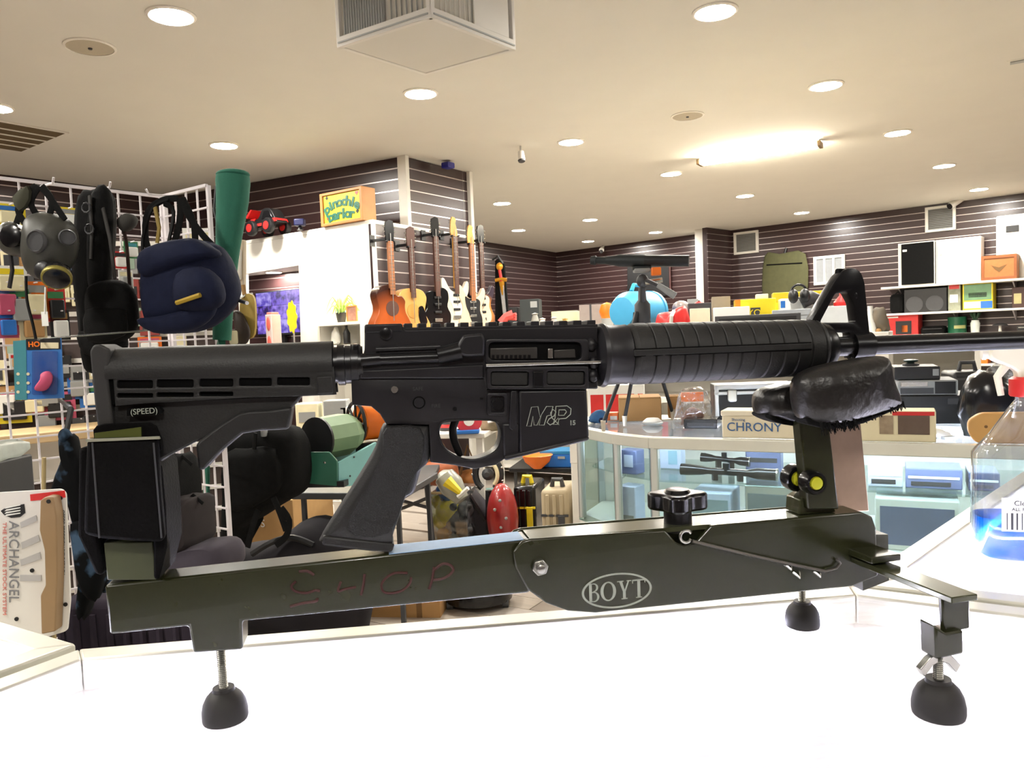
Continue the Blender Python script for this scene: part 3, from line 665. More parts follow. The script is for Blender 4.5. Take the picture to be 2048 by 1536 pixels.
# -- upper receiver
HW = .0112
upo = L(RF, [(729, 652), (805, 652), (812, 660), (1196, 652), (1196, 778), (1050, 778), (972, 778), (968, 757), (720, 758), (718, 742), (729, 700)], HW)
upp = part(MB().prism(upo, -HW, HW, RF), 'upper_receiver', M_alum, rf, .0012)
rb_ = L(RF, [(729, 649), (805, 647), (806, 664), (729, 668)], .0105); part(MB().prism(rb_, -.0105, .0118, RF), 'rear_sight_mount', M_alum, upp, .0015)
q = onpl(772, 667, RF, .012); part(MB().lathe([(.0052, 0), (.0052, .0015), (.004, .0022), (0, .0022)], RF @ Matrix.Translation((q[0], q[1], .0115)), 20), 'mount_screw', M_gunmetal, upp)
# rail with teeth
ra = L(RF, [(806, 655), (1196, 648), (1196, 664), (806, 670)], .0105); rl = part(MB().prism(ra, -.0105, .0105, RF), 'rail', M_alum, upp, .0008)
for i in range(14):
    x = 808 + i * 28.2; w_ = 17
    tt = L(RF, [(x, 647 - .018 * (x - 806)), (x + w_, 647 - .018 * (x + w_ - 806)), (x + w_, 657 - .018 * (x - 806)), (x, 657 - .018 * (x - 806))], .0105)
    part(MB().prism(tt, -.0105, .0105, RF), 'rail_tooth', M_alum, rl, .0007)
# charging handle and side ridge cylinder, forward assist
CH = RF @ Matrix.Translation((0, 0, .0095)); 
def rod_px(x0, x1, y0, y1, r, name, m, wv=.0105, parent=upp, r2=None):
    a = onpl(x0, y0, RF, wv); b = onpl(x1, y1, RF, wv); return part(MB().tube([(a[0], a[1], wv), (b[0], b[1], wv)], [r, r2 or r], 16, M=RF), name, m, parent)
rod_px(722, 760, 721, 718, .0056, 'plunger_head', M_gunmetal, .0112)
rod_px(756, 886, 719, 714, .0048, 'plunger_tube', M_gunmetal, .0112)
rod_px(752, 880, 699, 694, .0022, 'side_ridge', M_alum, .0112)
dg = L(RF, [(718, 740), (770, 738), (890, 732), (968, 728), (968, 757), (720, 758)], .0125); part(MB().prism(dg, .009, .0128, RF), 'receiver_ledge', M_alum, upp, .0015)
fa = L(RF, fillet([(914, 690), (926, 670), (964, 666), (970, 680), (968, 712), (930, 714), (914, 706)], 6), .016)
part(MB().prism(fa, .008, .0200, RF), 'brass_deflector', M_alum, upp, .004)
a = onpl(914, 702, RF, .013); b = onpl(876, 712, RF, .013); part(MB().tube([(a[0] + .003, a[1], .013), (b[0], b[1], .012)], [.0078, .0068], 16, M=RF), 'forward_assist', M_gunmetal, upp)
# ejection port: framed opening, carrier, dust cover door below
po_ = L(RF, fillet(rect(970, 678, 1178, 728), 10), .0145); hole = L(RF, fillet(rect(977, 684, 1163, 720), 12), .0145)
part(MB().plate([po_, hole], .0095, .0150, RF, .001), 'port_frame', M_alum, upp)
part(MB().prism(L(RF, rect(974, 682, 1170, 722), .0118), .0105, .0116, RF), 'port_recess', M_recess, upp)
bc_ = part(MB().prism(L(RF, [(980, 696), (1075, 694), (1075, 718), (980, 719)], .013), .011, .0128, RF), 'bolt_carrier', M_slide, upp, .001)
for i in range(9):
    x = 984 + i * 9; part(MB().prism(L(RF, rect(x, 710, x + 5, 718), .0132), .012, .0135, RF), 'carrier_notch', M_gunmetal, bc_)
part(MB().prism(L(RF, [(1096, 697), (1106, 697), (1106, 717), (1096, 717)], .0135), .011, .0136, RF), 'bolt_lug', M_steel, upp, .0005)
part(MB().prism(L(RF, [(1108, 700), (1150, 698), (1152, 716), (1108, 717)], .0125), .011, .0124, RF), 'chamber', M_slide, upp, .001)
rod_px(972, 1206, 731, 724, .0014, 'cover_rod', M_steel, .0168)
do = L(RF, fillet(rect(974, 732, 1178, 779), 8), .0155)
h1 = L(RF, fillet(rect(982, 743, 1058, 772), 6), .0155); h2 = L(RF, fillet(rect(1094, 742, 1170, 770), 6), .0155)
door = part(MB().plate([do, h1, h2], .0100, .0155, RF, .001), 'dust_cover', M_alum, upp)
for h in (h1, h2): part(MB().prism(h, .0100, .0132, RF), 'cover_panel', M_poly, door, .001)
part(MB().prism(L(RF, fillet(rect(1066, 742, 1088, 775), 4), .017), .012, .0178, RF), 'cover_latch', M_gunmetal, door, .0012)
for x, y in ((1183, 690), (1187, 726), (1186, 752)):
    q = onpl(x, y, RF, .012); part(MB().ell((q[0], q[1], .0105), (.005, .006, .005), RF), 'receiver_boss', M_alum, upp)
# -- lower receiver with trigger guard hole
LW = .0106
lo_ = L(RF, [(702, 748), (716, 740), (760, 757), (972, 757), (974, 779), (1173, 778), (1178, 870), (1176, 880), (1008, 919), (992, 930), (950, 938), (905, 930), (862, 925), (858, 850), (772, 848), (760, 828), (742, 813), (704, 810)], LW)
tg = L(RF, smoothp([(880, 852), (896, 842), (980, 840), (1000, 854), (1002, 880), (988, 904), (950, 919), (915, 914), (890, 896), (878, 872)], 4), LW)
low = part(MB().plate([lo_, tg], -LW, LW, RF, .001), 'lower_receiver', M_alum, rf)
mw = L(RF, [(1038, 781), (1173, 779), (1178, 872), (1175, 882), (1040, 914)], .0135)
magw = part(MB().prism(mw, -.0132, .0138, RF), 'magazine_well', M_alum, low, .0018)
part(MB().prism(L(RF, [(1004, 846), (1040, 846), (1040, 914), (1008, 920)], .012), -.0115, .0122, RF), 'well_rear', M_alum, low, .002)
part(MB().prism(L(RF, [(1008, 912), (1178, 872), (1180, 880), (1010, 922)], .0148), -.0142, .0150, RF), 'well_flare', M_alum, magw, .002)
# trigger: curved strip
tr = [onpl(x, y, RF, 0) for x, y in smoothp([(912, 838), (906, 856), (907, 876), (914, 896), (922, 912)], 4, False)]
part(MB().tube([(a, b, 0) for a, b in tr], [.0034] * (len(tr) - 3) + [.003, .0026, .002], 10, M=RF, flat=1.0), 'trigger', M_gunmetal, low)
# rim of the trigger guard catches light
part(MB().tube([(a, b, LW) for a, b in tg], .0009, 6, closed=True, M=RF), 'trigger_guard_rim', M_gunmetal, low)
def disc(x, y, r, wv, name, m, h=.0012, parent=low, n=20):
    q = onpl(x, y, RF, wv); return part(MB().lathe([(r, -.002), (r, h * .6), (r * .85, h), (0, h)], RF @ Matrix.Translation((q[0], q[1], wv)), n), name, m, parent)
disc(838, 805, .0052, LW, 'selector_end', M_recess); disc(838, 805, .0044, LW, 'selector_face', M_alum, .0016)
disc(910, 818, .0018, LW, 'pin', M_gunmetal); disc(789, 779, .0032, LW, 'takedown_pin', M_steel, .0022); disc(963, 797, .0012, LW, 'pin', M_gunmetal)
for x, y, s in ((836, 778, 'SAFE'), (872, 812, 'FIRE')):
    q = onpl(x, y, RF, LW); part(MB().text(s, .0042, RF @ Matrix.Translation((q[0], q[1], LW + .0001)), .0002), 'selector_lettering', M_dgrey, low, 0, 0, label='small faint selector lettering')
bcg = L(RF, fillet(rect(974, 786, 1014, 831), 5), .0125); part(MB().plate([bcg, L(RF, fillet(rect(981, 792, 1008, 825), 5), .0125)], .009, .0132, RF, .0008), 'button_fence', M_alum, low)
disc(995, 808, .0052, .0112, 'release_button', M_gunmetal, .0022)
part(MB().prism(L(RF, [(1022, 781), (1034, 781), (1034, 852), (1026, 862), (1018, 856)], .013), .009, .0134, RF), 'fence_rib', M_alum, low, .001)
# pistol grip
gr = L(RF, smoothp([(767, 850), (800, 847), (850, 848), (860, 856), (862, 905), (858, 925), (846, 935), (836, 968), (828, 988), (812, 998), (798, 1040), (786, 1076), (786, 1096), (774, 1105), (740, 1102), (646, 1090), (640, 1080), (660, 1045), (720, 950), (752, 894)], 3), .012)
gp_ = part(MB().pillow(gr, -.0155, .0155, RF, 9, .10), 'pistol_grip', M_poly, rf, 0, 60)
gt = L(RF, [(772, 856), (842, 856), (846, 920), (818, 975), (776, 1070), (690, 1062), (740, 960), (765, 900)], .0152)
part(MB().prism(smoothp(gt, 3), .012, .0159, RF, .97), 'grip_panel', mat('stippled_polymer', (25, 25, 26), .65, var=.25, scale=700, bump=.7, bscale=900), gp_, .0008)
part(MB().prism(L(RF, [(646, 1070), (790, 1086), (784, 1104), (742, 1102), (644, 1090)], .012), -.0142, .0142, RF), 'grip_cap', M_poly, gp_, .002)
# logo on the magazine well
lg = onpl(1094, 833, RF, .0139); LM = RF @ Matrix.Translation((lg[0], lg[1], .0140)) @ Matrix.Rotation(R(.6), 4, 'Z')
mw_ = lambda x, y: (onpl(x, y, RF, .0139)[0] - lg[0], onpl(x, y, RF, .0139)[1] - lg[1])
mb = MB()
for lp in ([(1053, 852), (1063, 814), (1076, 813), (1080, 834), (1093, 813), (1106, 813), (1102, 830), (1094, 832), (1088, 850), (1078, 850), (1083, 830), (1074, 850), (1068, 850), (1066, 832), (1062, 852)],
           [(1112, 813), (1134, 812), (1142, 818), (1141, 829), (1132, 837), (1118, 838), (1115, 849), (1106, 849), (1110, 836)], [(1118, 820), (1130, 820), (1133, 824), (1128, 831), (1117, 831)],
           [(1118, 850), (1104, 836), (1101, 826), (1106, 819), (1112, 824), (1108, 832), (1098, 838), (1094, 845), (1100, 850), (1108, 846), (1116, 836)]):
    mb.tube([(a, b, 0) for a, b in [mw_(*q) for q in lp]], .00042, 4, closed=True, M=LM)
part(mb, 'logo_lettering', M_print, magw, label='outlined M&P lettering in pale grey')
q = onpl(1145, 846, RF, .0139); part(MB().text('15', .0055, RF @ Matrix.Translation((q[0], q[1], .0140)), .0002, outline=.00018), 'logo_number', M_print, magw, 0, 0, label='small outlined number 15')
# -- delta ring, handguard, sight base, barrel
turned([(.0120, U(1186)), (.0200, U(1190)), (.0270, U(1196)), (.0280, U(1204)), (.0262, U(1212)), (.0258, U(1243)), (.0262, U(1250)), (.0240, U(1252)), (.015, U(1253))], 'delta_ring', M_alum)
hp = [(.016, U(1252)), (.0245, U(1253)), (.0268, U(1262))]; r0 = .0268
for i in range(13):
    x = 1264 + i * 27.7; r = .0268 - .0012 * i / 13
    hp += [(r, U(x + 2)), (r + .0002, U(x + 14)), (r, U(x + 25)), (r - .0014, U(x + 25.7)), (r - .0014, U(x + 27.3))]
hp += [(.0255, U(1626)), (.024, U(1632)), (.012, U(1633))]
hg = turned(hp, 'handguard', M_poly, n=48, sm=25)
sA = onpl(1268, 706, RF, .0262); sB = onpl(1622, 692, RF, .0252)
def strip(w0, name, m, hh): 
    a = (sA[0], sA[1]); b = (sB[0], sB[1]); return part(MB().prism([(a[0], a[1] + hh), (b[0], b[1] + hh), (b[0], b[1] - hh), (a[0], a[1] - hh)], .022, w0, RF), name, m, hg, .0006)
strip(.0272, 'seam_band', M_poly, .0026); strip(.0268, 'seam_groove', M_recess, .0036)
turned([(.012, U(1628)), (.0225, U(1632)), (.0232, U(1636)), (.0215, U(1650)), (.0170, U(1660)), (.010, U(1662))], 'handguard_cap', M_gunmetal)
turned([(.0092, U(1650)), (.0092, U(1735)), (.0088, U(1736)), (.0088, U(2380)), (.0098, U(2381)), (.0102, U(2450)), (.006, U(2451))], 'barrel', M_gunmetal)
so = L(RF, smoothp([(1620, 642), (1664, 566), (1680, 545), (1694, 537), (1710, 538), (1721, 548), (1727, 566)], 2, False) + [(1738, 674), (1738, 706), (1730, 716), (1700, 716), (1697, 690), (1650, 690), (1640, 700), (1630, 676), (1620, 650)], .004)
sh = L(RF, fillet([(1638, 645), (1668, 588), (1692, 584), (1704, 606), (1709, 645)], 5), .004); sh2 = L(RF, fillet(rect(1650, 665, 1697, 675), 4), .004)
fs = part(MB().plate([so, sh, sh2], -.0062, .0062, RF, .0012), 'front_sight', M_gunmetal, rf)
turned([(.0094, U(1640)), (.0125, U(1641)), (.0125, U(1655)), (.0094, U(1656))], 'sight_band', M_gunmetal, fs); turned([(.0094, U(1700)), (.0128, U(1701)), (.0128, U(1738)), (.0094, U(1739))], 'sight_band', M_gunmetal, fs)
q = onpl(1704, 592, RF, 0); part(MB().ell((q[0], q[1], 0), (.0048, .0085, .0066), RF), 'sight_detent', M_gunmetal, fs)
q = onpl(1686, 545, RF, 0); part(MB().lathe([(.0036, -.006), (.0036, .006)], RF @ Matrix.Translation((q[0], q[1], 0)) @ Matrix.Rotation(R(90), 4, 'Y'), 12), 'sight_hood', M_recess, fs)
# ================================================================== shop unit with niche, monitor and guitars
UZ = 2.29
Uc = onz(746, 447, UZ); Ul = onz(470, 492, UZ); Uc.z = Ul.z = 0
UF = frame(Ul, Uc - Ul, UP); UL = (Uc - Ul).length
unit = thing('niche_unit', 'white built in wall unit with a lit niche below the painted sign', 'wall unit')
op1 = L(UF, [(492, 548), (597, 531), (606, 860), (492, 880)], 0); op2 = L(UF, [(630, 505), (716, 490), (724, 840), (640, 850)], 0)
part(MB().plate([rect(0, 0, UL, UZ), op1, op2], -.03, 0, UF), 'front_panel', M_white, unit, .003)
Ue = Vector((w3e.x + .02, w3e.y - .12, 0)); BD = .62
mb = MB(); tp = [Ul, Uc, Ue + Vector((-.02, .02, 0)), w23 + Vector((-.1, .05, 0)), Ul + UF.col[2].xyz * -BD]
part(MB().prism([(q.x, q.y) for q in tp], UZ, UZ + .035), 'top_board', M_white, unit, .004)
# left recess
o = op1; x0, x1 = min(q[0] for q in o) - .02, max(q[0] for q in o) + .02; yt1 = max(q[1] for q in o) + .01
part(MB().box(((x0 + x1) / 2 - .25, yt1 + .01, -.27), (x1 - x0 + .5, .02, .48), UF), 'recess_ceiling', M_white, unit)
rb = part(MB().box(((x0 + x1) / 2 - .25, yt1 / 2, -.53), (x1 - x0 + .5, yt1, .03), UF), 'recess_back', M_plank, unit)
z = yt1
for i in range(8):
    cube('slat', boxM(UF, ((x0 + x1) / 2 - .25, z - .045, -.51), (x1 - x0 + .5, .085, .013)), M_plank, rb); cube('channel_strip', boxM(UF, ((x0 + x1) / 2 - .25, z - .093, -.511), (x1 - x0 + .5, .011, .01)), M_strip, rb); z -= .097
lp = at(546, 517, 0.1); q = onpl(546, 517, UF, -.25)
wp = UF @ Vector((q[0], yt1 - .001, -.25)); downlight(Vector((wp.x, wp.y, wp.z)), 'small downlight under the white unit above the purple monitor', .07)
# niche
o = op2; x0, x1 = min(q[0] for q in o) - .005, max(q[0] for q in o) + .005; yt2 = max(q[1] for q in o) + .005; zs = onpl(673, 645, UF, 0)[1]
for nm, c, s in (('niche_back', ((x0 + x1) / 2, yt2 / 2, -.33), (x1 - x0 + .04, yt2, .02)), ('niche_side', (x0 - .01, yt2 / 2, -.18), (.02, yt2, .3)), ('niche_side', (x1 + .01, yt2 / 2, -.18), (.02, yt2, .3)),
                 ('niche_top', ((x0 + x1) / 2, yt2 + .01, -.18), (x1 - x0, .02, .3)), ('niche_shelf', ((x0 + x1) / 2, zs - .012, -.17), (x1 - x0, .024, .31))):
    part(MB().box(c, s, UF), nm, M_white, unit, .002)
M_niche = emis('niche_lamp', (255, 240, 205), 40)
part(MB().box(((x0 + x1) / 2, yt2 - .012, -.12), (x1 - x0 - .08, .012, .05), UF), 'niche_lamp', M_niche, unit)
# guitar side wall
gwb, GW, GL = slatwall('wall_guitar_side', Uc, Ue, z1=UZ, thick=.05)
trim('trim_4', Uc, .03, 0, UZ, .03, math.atan2((Uc - Ul).y, (Uc - Ul).x))
# monitor
mq = L(UF, [(508, 590), (602, 575), (607, 668), (512, 676)], -.3)
mon = thing('monitor', 'flat monitor showing purple tinted picture tiles behind the rifle stock', 'monitor')
mx0 = min(q[0] for q in mq); mx1 = max(q[0] for q in mq); my1 = mq[1][1]; my0 = mq[2][1]; mc = ((mx0 + mx1) / 2, (my0 + my1) / 2)
part(MB().box((mc[0], mc[1], -.34), (mx1 - mx0, my1 - my0, .04), UF), 'housing', M_black, mon, .006)
part(MB().box((mc[0], my0 - .1, -.36), (.06, .2, .03), UF), 'stand', M_black, mon); part(MB().box((mc[0], my0 - .2, -.33), (.28, .015, .18), UF), 'foot', M_black, mon, .004)
def screenmat(name, ca, cb, s):
    m = bpy.data.materials.new(name); m.use_nodes = True; nt = m.node_tree; b = nt.nodes['Principled BSDF']
    tc = nt.nodes.new('ShaderNodeTexCoord'); nz = nt.nodes.new('ShaderNodeTexNoise'); nz.inputs['Scale'].default_value = 16; nz.inputs['Detail'].default_value = 4
    mx = nt.nodes.new('ShaderNodeMix'); mx.data_type = 'RGBA'; mx.inputs[6].default_value = lin(ca); mx.inputs[7].default_value = lin(cb)
    cr = nt.nodes.new('ShaderNodeMapRange'); cr.inputs[1].default_value = .38; cr.inputs[2].default_value = .62
    nt.links.new(tc.outputs['Object'], nz.inputs[0]); nt.links.new(nz.outputs['Fac'], cr.inputs[0]); nt.links.new(cr.outputs[0], mx.inputs[0])
    nt.links.new(mx.outputs[2], b.inputs['Emission Color']); b.inputs['Base Color'].default_value = (0, 0, 0, 1); b.inputs['Emission Strength'].default_value = s
    return m
M_scr = [screenmat('monitor_tile_%s' % n, a, b, .32) for n, a, b in (('violet', (70, 50, 150), (170, 140, 255)), ('dark', (40, 20, 90), (130, 100, 230)), ('pale', (90, 70, 190), (190, 175, 255)))]
sw, sh_ = (mx1 - mx0) - .02, (my1 - my0) - .03
for i in range(3):
    for j in range(3): part(MB().box((mx0 + .01 + sw * (i + .5) / 3, my0 + .02 + sh_ * (j + .5) / 3, -.3195), (sw / 3 - .003, sh_ / 3 - .003, .002), UF), 'picture_tile', M_scr[(i * 2 + j) % 3], mon, 0, 0)
# ------------------------------------------------------------------ fitted boxes
def fitbox(x0, x1, yt, d, zb, dep, yaw=YA, yb=None):
    u = Vector((math.cos(yaw), math.sin(yaw), 0)); n = Vector((u.y, -u.x, 0)); W = (x1 - x0) * d / FPX; X = at((x0 + x1) / 2, 700, d).x
    for _ in range(12):
        c = Vector((X, d, 0)); cs = [c + u * (s * W / 2) - n * k for s in (-1, 1) for k in (0, dep)]
        ps = [px((q.x, q.y, zb + .1))[0] for q in cs]; a, b = min(ps), max(ps)
        W = max(.012, W + ((x1 - x0) - (b - a)) * d / FPX / max(.4, abs(u.x))); X += ((x0 + x1) / 2 - (a + b) / 2) * d / FPX
    c = Vector((X, d, 0)); o = c - u * W / 2; H = at((x0 + x1) / 2, yt, d).z - zb
    return frame((o.x, o.y, zb), u, UP), W, max(H, .01), dep
CARD = {}
def carton(name, label, cat, x0, x1, yt, d, zb, dep, m, yaw=YA, tape=None, deco=(), lid=None, bev=.003, group=None, flaps=False, body='body'):
    M, W, H, D = fitbox(x0, x1, yt, d, zb, dep, yaw); t = thing(name, label, cat, group)
    part(MB().box((W / 2, H / 2, -D / 2), (W, H, D), M), body, m, t, bev)
    if tape: part(MB().box((W / 2, H + .0006, -D / 2), (W, .0012, min(.05, D * .3)), M), 'tape', tape, t, 0, 0)
    if lid: part(MB().box((W / 2, H - H * .09, -D / 2), (W + .006, H * .2, D + .006), M), 'lid', lid, t, bev)
    if flaps:
        for s in (0, 1): part(MB().box((W * (.25 + .5 * s), H + .002, -D / 2), (W * .5 - .002, .004, D), M), 'flap', m, t, .001)
    for q in deco:
        a, b, c, e, mm, nm = q[:6]; part(MB().box(((a + c) / 2 * W, (b + e) / 2 * H, .0008), ((c - a) * W, (e - b) * H, .0016), M), nm, mm, t, 0, 0)
    return t, M, W, H, D
def lettering(t, M, W, H, s, fx, fy, hgt, m, name='lettering', sx=1., label=None, shear=0):
    part(MB().text(s, hgt * H * 1.35, M @ Matrix.Translation((fx * W, fy * H, .0018)), .0003, sx=sx, shear=shear), name, m, t, 0, 0, label=label)
# painted sign and toy car on top of the unit
ud2 = (Uc - Ul).normalized(); ya2 = math.atan2(ud2.y, ud2.x)
M_sw = mat('sign_oak', (196, 134, 72), .5, var=.15, scale=12); M_sy = mat('sign_yellow', (236, 220, 40), .5, var=.05); M_sg = mat('sign_green', (24, 106, 84), .5, var=.05)
st_, SM, SW, SH, SD = carton('painted_sign', 'yellow pinochle parlor sign in a wooden box frame on the white unit', 'sign', 644, 752, 380, Uc.y + .18, UZ + .036, .14, M_sw, ya2, body='backing_box')
part(MB().box((SW / 2, SH / 2, .002), (SW * .86, SH * .82, .004), SM), 'sign_face', M_sy, st_)
part(MB().plate([rect(0, 0, SW, SH), rect(SW * .06, SH * .08, SW * .94, SH * .92)], -.01, .018, SM), 'sign_frame', M_sw, st_, .003)
def arctext(s, cx, cy, rad, span, hgt, M, nm, t, m):
    mb = MB(); n = len(s)
    for i, ch in enumerate(s):
        a = (i - (n - 1) / 2) / n * span; mb.text(ch, hgt, M @ Matrix.Translation((cx + rad * math.sin(a), cy + rad * (math.cos(a) - 1), .0065)) @ Matrix.Rotation(-a, 4, 'Z'), .002, sx=1.32, bold=hgt * .035)
    return part(mb, nm, m, t, 0, 0, label='green painted lettering')
arctext('pinochle', SW * .5, SH * .66, SW * .78, 1.1, SH * .40, SM, 'lettering', st_, M_sg); arctext('parlor', SW * .48, SH * .29, SW * 1.6, .38, SH * .40, SM, 'lettering', st_, M_sg)
def heart(cx, cy, s): return [(cx + s * .062 * 16 * math.sin(a) ** 3 / 1, cy + s * .062 * (13 * math.cos(a) - 5 * math.cos(2 * a) - 2 * math.cos(3 * a) - math.cos(4 * a))) for a in [2 * math.pi * i / 24 for i in range(24)]]
for cx, cy in ((.17, .2), (.86, .84)): part(MB().prism(heart(SW * cx, SH * cy, SH * .07), .004, .006, SM), 'heart', M_red, st_, 0, 0)
def club(cx, cy, s):
    mb = MB()
    for a, b in ((-.5, 0), (.5, 0), (0, .7)): mb.prism(circ(SW * cx + a * s, SH * cy + b * s, s * .5, 12), .004, .006, SM)
    mb.prism([(SW * cx - s * .4, SH * cy - s), (SW * cx + s * .4, SH * cy - s), (SW * cx, SH * cy + s * .3)], .004, .0062, SM); return mb
part(club(.86, .3, SH * .06), 'club', M_black, st_, 0, 0); part(club(.15, .84, SH * .055), 'club', M_black, st_, 0, 0)
# toy car
car = thing('toy_car', 'red and black toy buggy car standing on the white unit', 'toy car')
CMx, CW, CHh, _ = fitbox(490, 586, 416, Uc.y + .62, UZ + .036, .22, ya2)
part(MB().prism(smoothp([(.0, .35), (.12, .62), (.35, .66), (.52, .98), (.78, .95), (.95, .55), (1.0, .42), (.75, .34), (.3, .30)], 3), -.8, -.2, CMx @ Matrix.Diagonal((CW, CHh, .2, 1))), 'body_shell', M_black, car, .004)
part(MB().prism([(CW * .48, CHh * .6), (CW * .58, CHh * .92), (CW * .76, CHh * .9), (CW * .86, CHh * .6)], -.165, -.035, CMx), 'cabin', M_blackgl, car, .003)
for o_ in ([(.0, .4), (.12, .66), (.3, .66), (.2, .5)], [(.62, .5), (.95, .58), (1.0, .44), (.7, .42)], [(.3, .36), (.7, .36), (.66, .46), (.34, .46)]): part(MB().prism([(a_ * CW, b_ * CHh) for a_, b_ in o_], -.17, -.03, CMx), 'body_stripe', M_red, car)
part(MB().prism([(0, CHh * .75), (CW * .2, CHh * 1.02), (CW * .24, CHh), (CW * .06, CHh * .7)], -.19, -.01, CMx), 'rear_wing', M_red, car)
for u_ in (.2, .8):
    for w_ in (-.01, -.19):
        wm = CMx @ Matrix.Translation((CW * u_, CHh * .3, w_)); wl = part(MB().lathe([(.02, -.03), (CHh * .27, -.026), (CHh * .3, -.015), (CHh * .3, .015), (CHh * .27, .026), (.02, .03)], wm, 18), 'wheel', M_black, car)
        part(MB().lathe([(CHh * .14, -.032), (CHh * .16, .032), (.01, .034), (0, .034)], wm, 10), 'hub', M_red, wl)
bt = thing('toy_stand', 'small dark blue camera gadget on the unit beside the toy car', 'gadget'); p = at(600, 452, Uc.y + .45)
part(MB().tube([Vector((p.x, p.y, UZ + .036)), Vector((p.x, p.y, p.z))], [.03, .012], 10), 'stem', M_black, bt); part(MB().box((p.x, p.y, p.z + .03), (.09, .08, .06)), 'head', mat('gadget_blue', (30, 34, 80), .4), bt, .01)
# niche contents: plant, pots, frames
def niche(x, wv=-.15): q = onpl(x, 640, UF, wv); return UF @ Vector((q[0], zs, wv))
p = niche(683); pt = thing('potted_plant', 'trailing spider plant in a dark pot on the niche shelf', 'potted plant')
part(MB().lathe([(.035, 0), (.05, .09), (.046, .09), (.03, .02), (0, .02)], Matrix.Translation(p), 16), 'pot', M_black, pt)
M_leaf = mat('spider_leaf', (166, 200, 96), .5, var=.25, scale=12); rn = random.Random(5)
for i in range(22):
    a = rn.uniform(0, 6.28); r = rn.uniform(.08, .2); h = rn.uniform(.05, .16)
    pts = [p + Vector((0, 0, .09)), p + Vector((math.cos(a) * r * .5, math.sin(a) * r * .3, .09 + h)), p + Vector((math.cos(a) * r, math.sin(a) * r * .5, .06 + h * .3))]
    part(MB().tube(smoothp(pts, 3, False), [.004, .007, .007, .006, .005, .003, .001], 4), 'leaf', M_leaf, pt)
p = niche(640); one(MB().lathe([(.02, 0), (.03, .1), (.018, .18), (.012, .19), (0, .19)], Matrix.Translation(p), 14), 'pale_bottle', mat('pale_green_glass', (190, 214, 150), .3), 'pale green bottle at the left end of the niche shelf', 'bottle')
def leanframe(x0, x1, yt, label, mf, mi, wv):
    a = onpl(x0, 640, UF, wv); b = onpl(x1, 640, UF, wv); h = onpl(x1, yt, UF, wv)[1] - zs; t = thing('framed_picture', label, 'picture frame', 'frames in the niche')
    part(MB().plate([rect(a[0], zs, b[0], zs + h), rect(a[0] + .012, zs + .012, b[0] - .012, zs + h - .012)], wv - .006, wv + .006, UF), 'frame', mf, t); part(MB().box(((a[0] + b[0]) / 2, zs + h / 2, wv - .002), (b[0] - a[0] - .02, h - .02, .004), UF), 'picture', mi, t)
leanframe(676, 690, 605, 'narrow green card frame behind the plant pot', mat('frame_green', (90, 150, 110), .5), mat('pic_green', (120, 170, 140), .6), -.2)
leanframe(694, 715, 610, 'orange framed picture at the right of the niche shelf', mat('frame_orange', (206, 130, 70), .5), mat('pic_pink', (190, 150, 130), .6, c2=(120, 60, 60), scale=30), -.1)
for x, h, lb, m in ((672, .12, 'crumpled clear plastic wrap on the lower niche shelf', mat('clear_wrap', (220, 220, 214), .2)), (694, .1, 'dark bottle lying low in the niche', M_black)):
    q = onpl(x, 682, UF, -.12); w_ = UF @ Vector((q[0], q[1] - .02, -.12)); mb = MB()
    if m is M_black: mb.lathe([(.03, 0), (.032, .09), (.012, .13), (.012, .17), (0, .17)], Matrix.Translation(w_), 12)
    else: mb.pillow(smoothp([(-.05, 0), (.05, 0), (.04, .1), (.01, .15), (-.02, .12), (-.045, .08)], 3), -.03, .03, frame(w_, UF.col[0].xyz, UP), 6, .4, .15)
    one(mb, 'niche_item', m, lb, 'bottle' if m is M_black else 'wrapper')
zl = onpl(680, 690, UF, -.12)[1]; part(MB().box(((x0 + x1) / 2, zl - .012, -.17), (x1 - x0, .024, .31), UF), 'niche_shelf', M_white, unit, .002)
# things standing before the monitor
zt = 1.0
mtv = thing('drink_dispenser', 'pale pillar box with red labels before the purple monitor', 'dispenser')
DM, DW, DH, DD = fitbox(550, 581, 628, Uc.y + .12, 0, .1, ya2)
part(MB().box((DW / 2, DH / 2, -DD / 2), (DW, DH, DD), DM), 'body', mat('pink_grey', (196, 178, 172), .5), mtv, .006); part(MB().box((DW / 2, DH - .02, -DD / 2), (DW * .8, .08, DD * .8), DM), 'cap', mat('pink_red', (200, 120, 110), .5), mtv, .006)
for k in (.1, .3, .5): part(MB().ell((DW / 2, DH * (1 - k * .5), 0), (DW * .32, .06, .006), DM), 'red_label', mat('pale_red', (206, 96, 84), .5), mtv)
fl_t = thing('price_flower', 'yellow scalloped price card fixed beside the pillar box', 'price card'); FM2 = frame(at(584, 634, Uc.y + .1), ud2, UP)
out = [(.06 * (1 + .12 * math.cos(9 * a)) * math.cos(a), .13 * (1 + .08 * math.cos(9 * a)) * math.sin(a)) for a in [2 * math.pi * i / 54 for i in range(54)]]
part(MB().prism(out, -.003, .003, FM2), 'card', M_yellow, fl_t, 0, 0); part(MB().tube([FM2 @ Vector((0, -.1, -.01)), Vector((FM2.translation.x, FM2.translation.y + .02, 0))], .008, 6), 'stem', M_alu, fl_t)
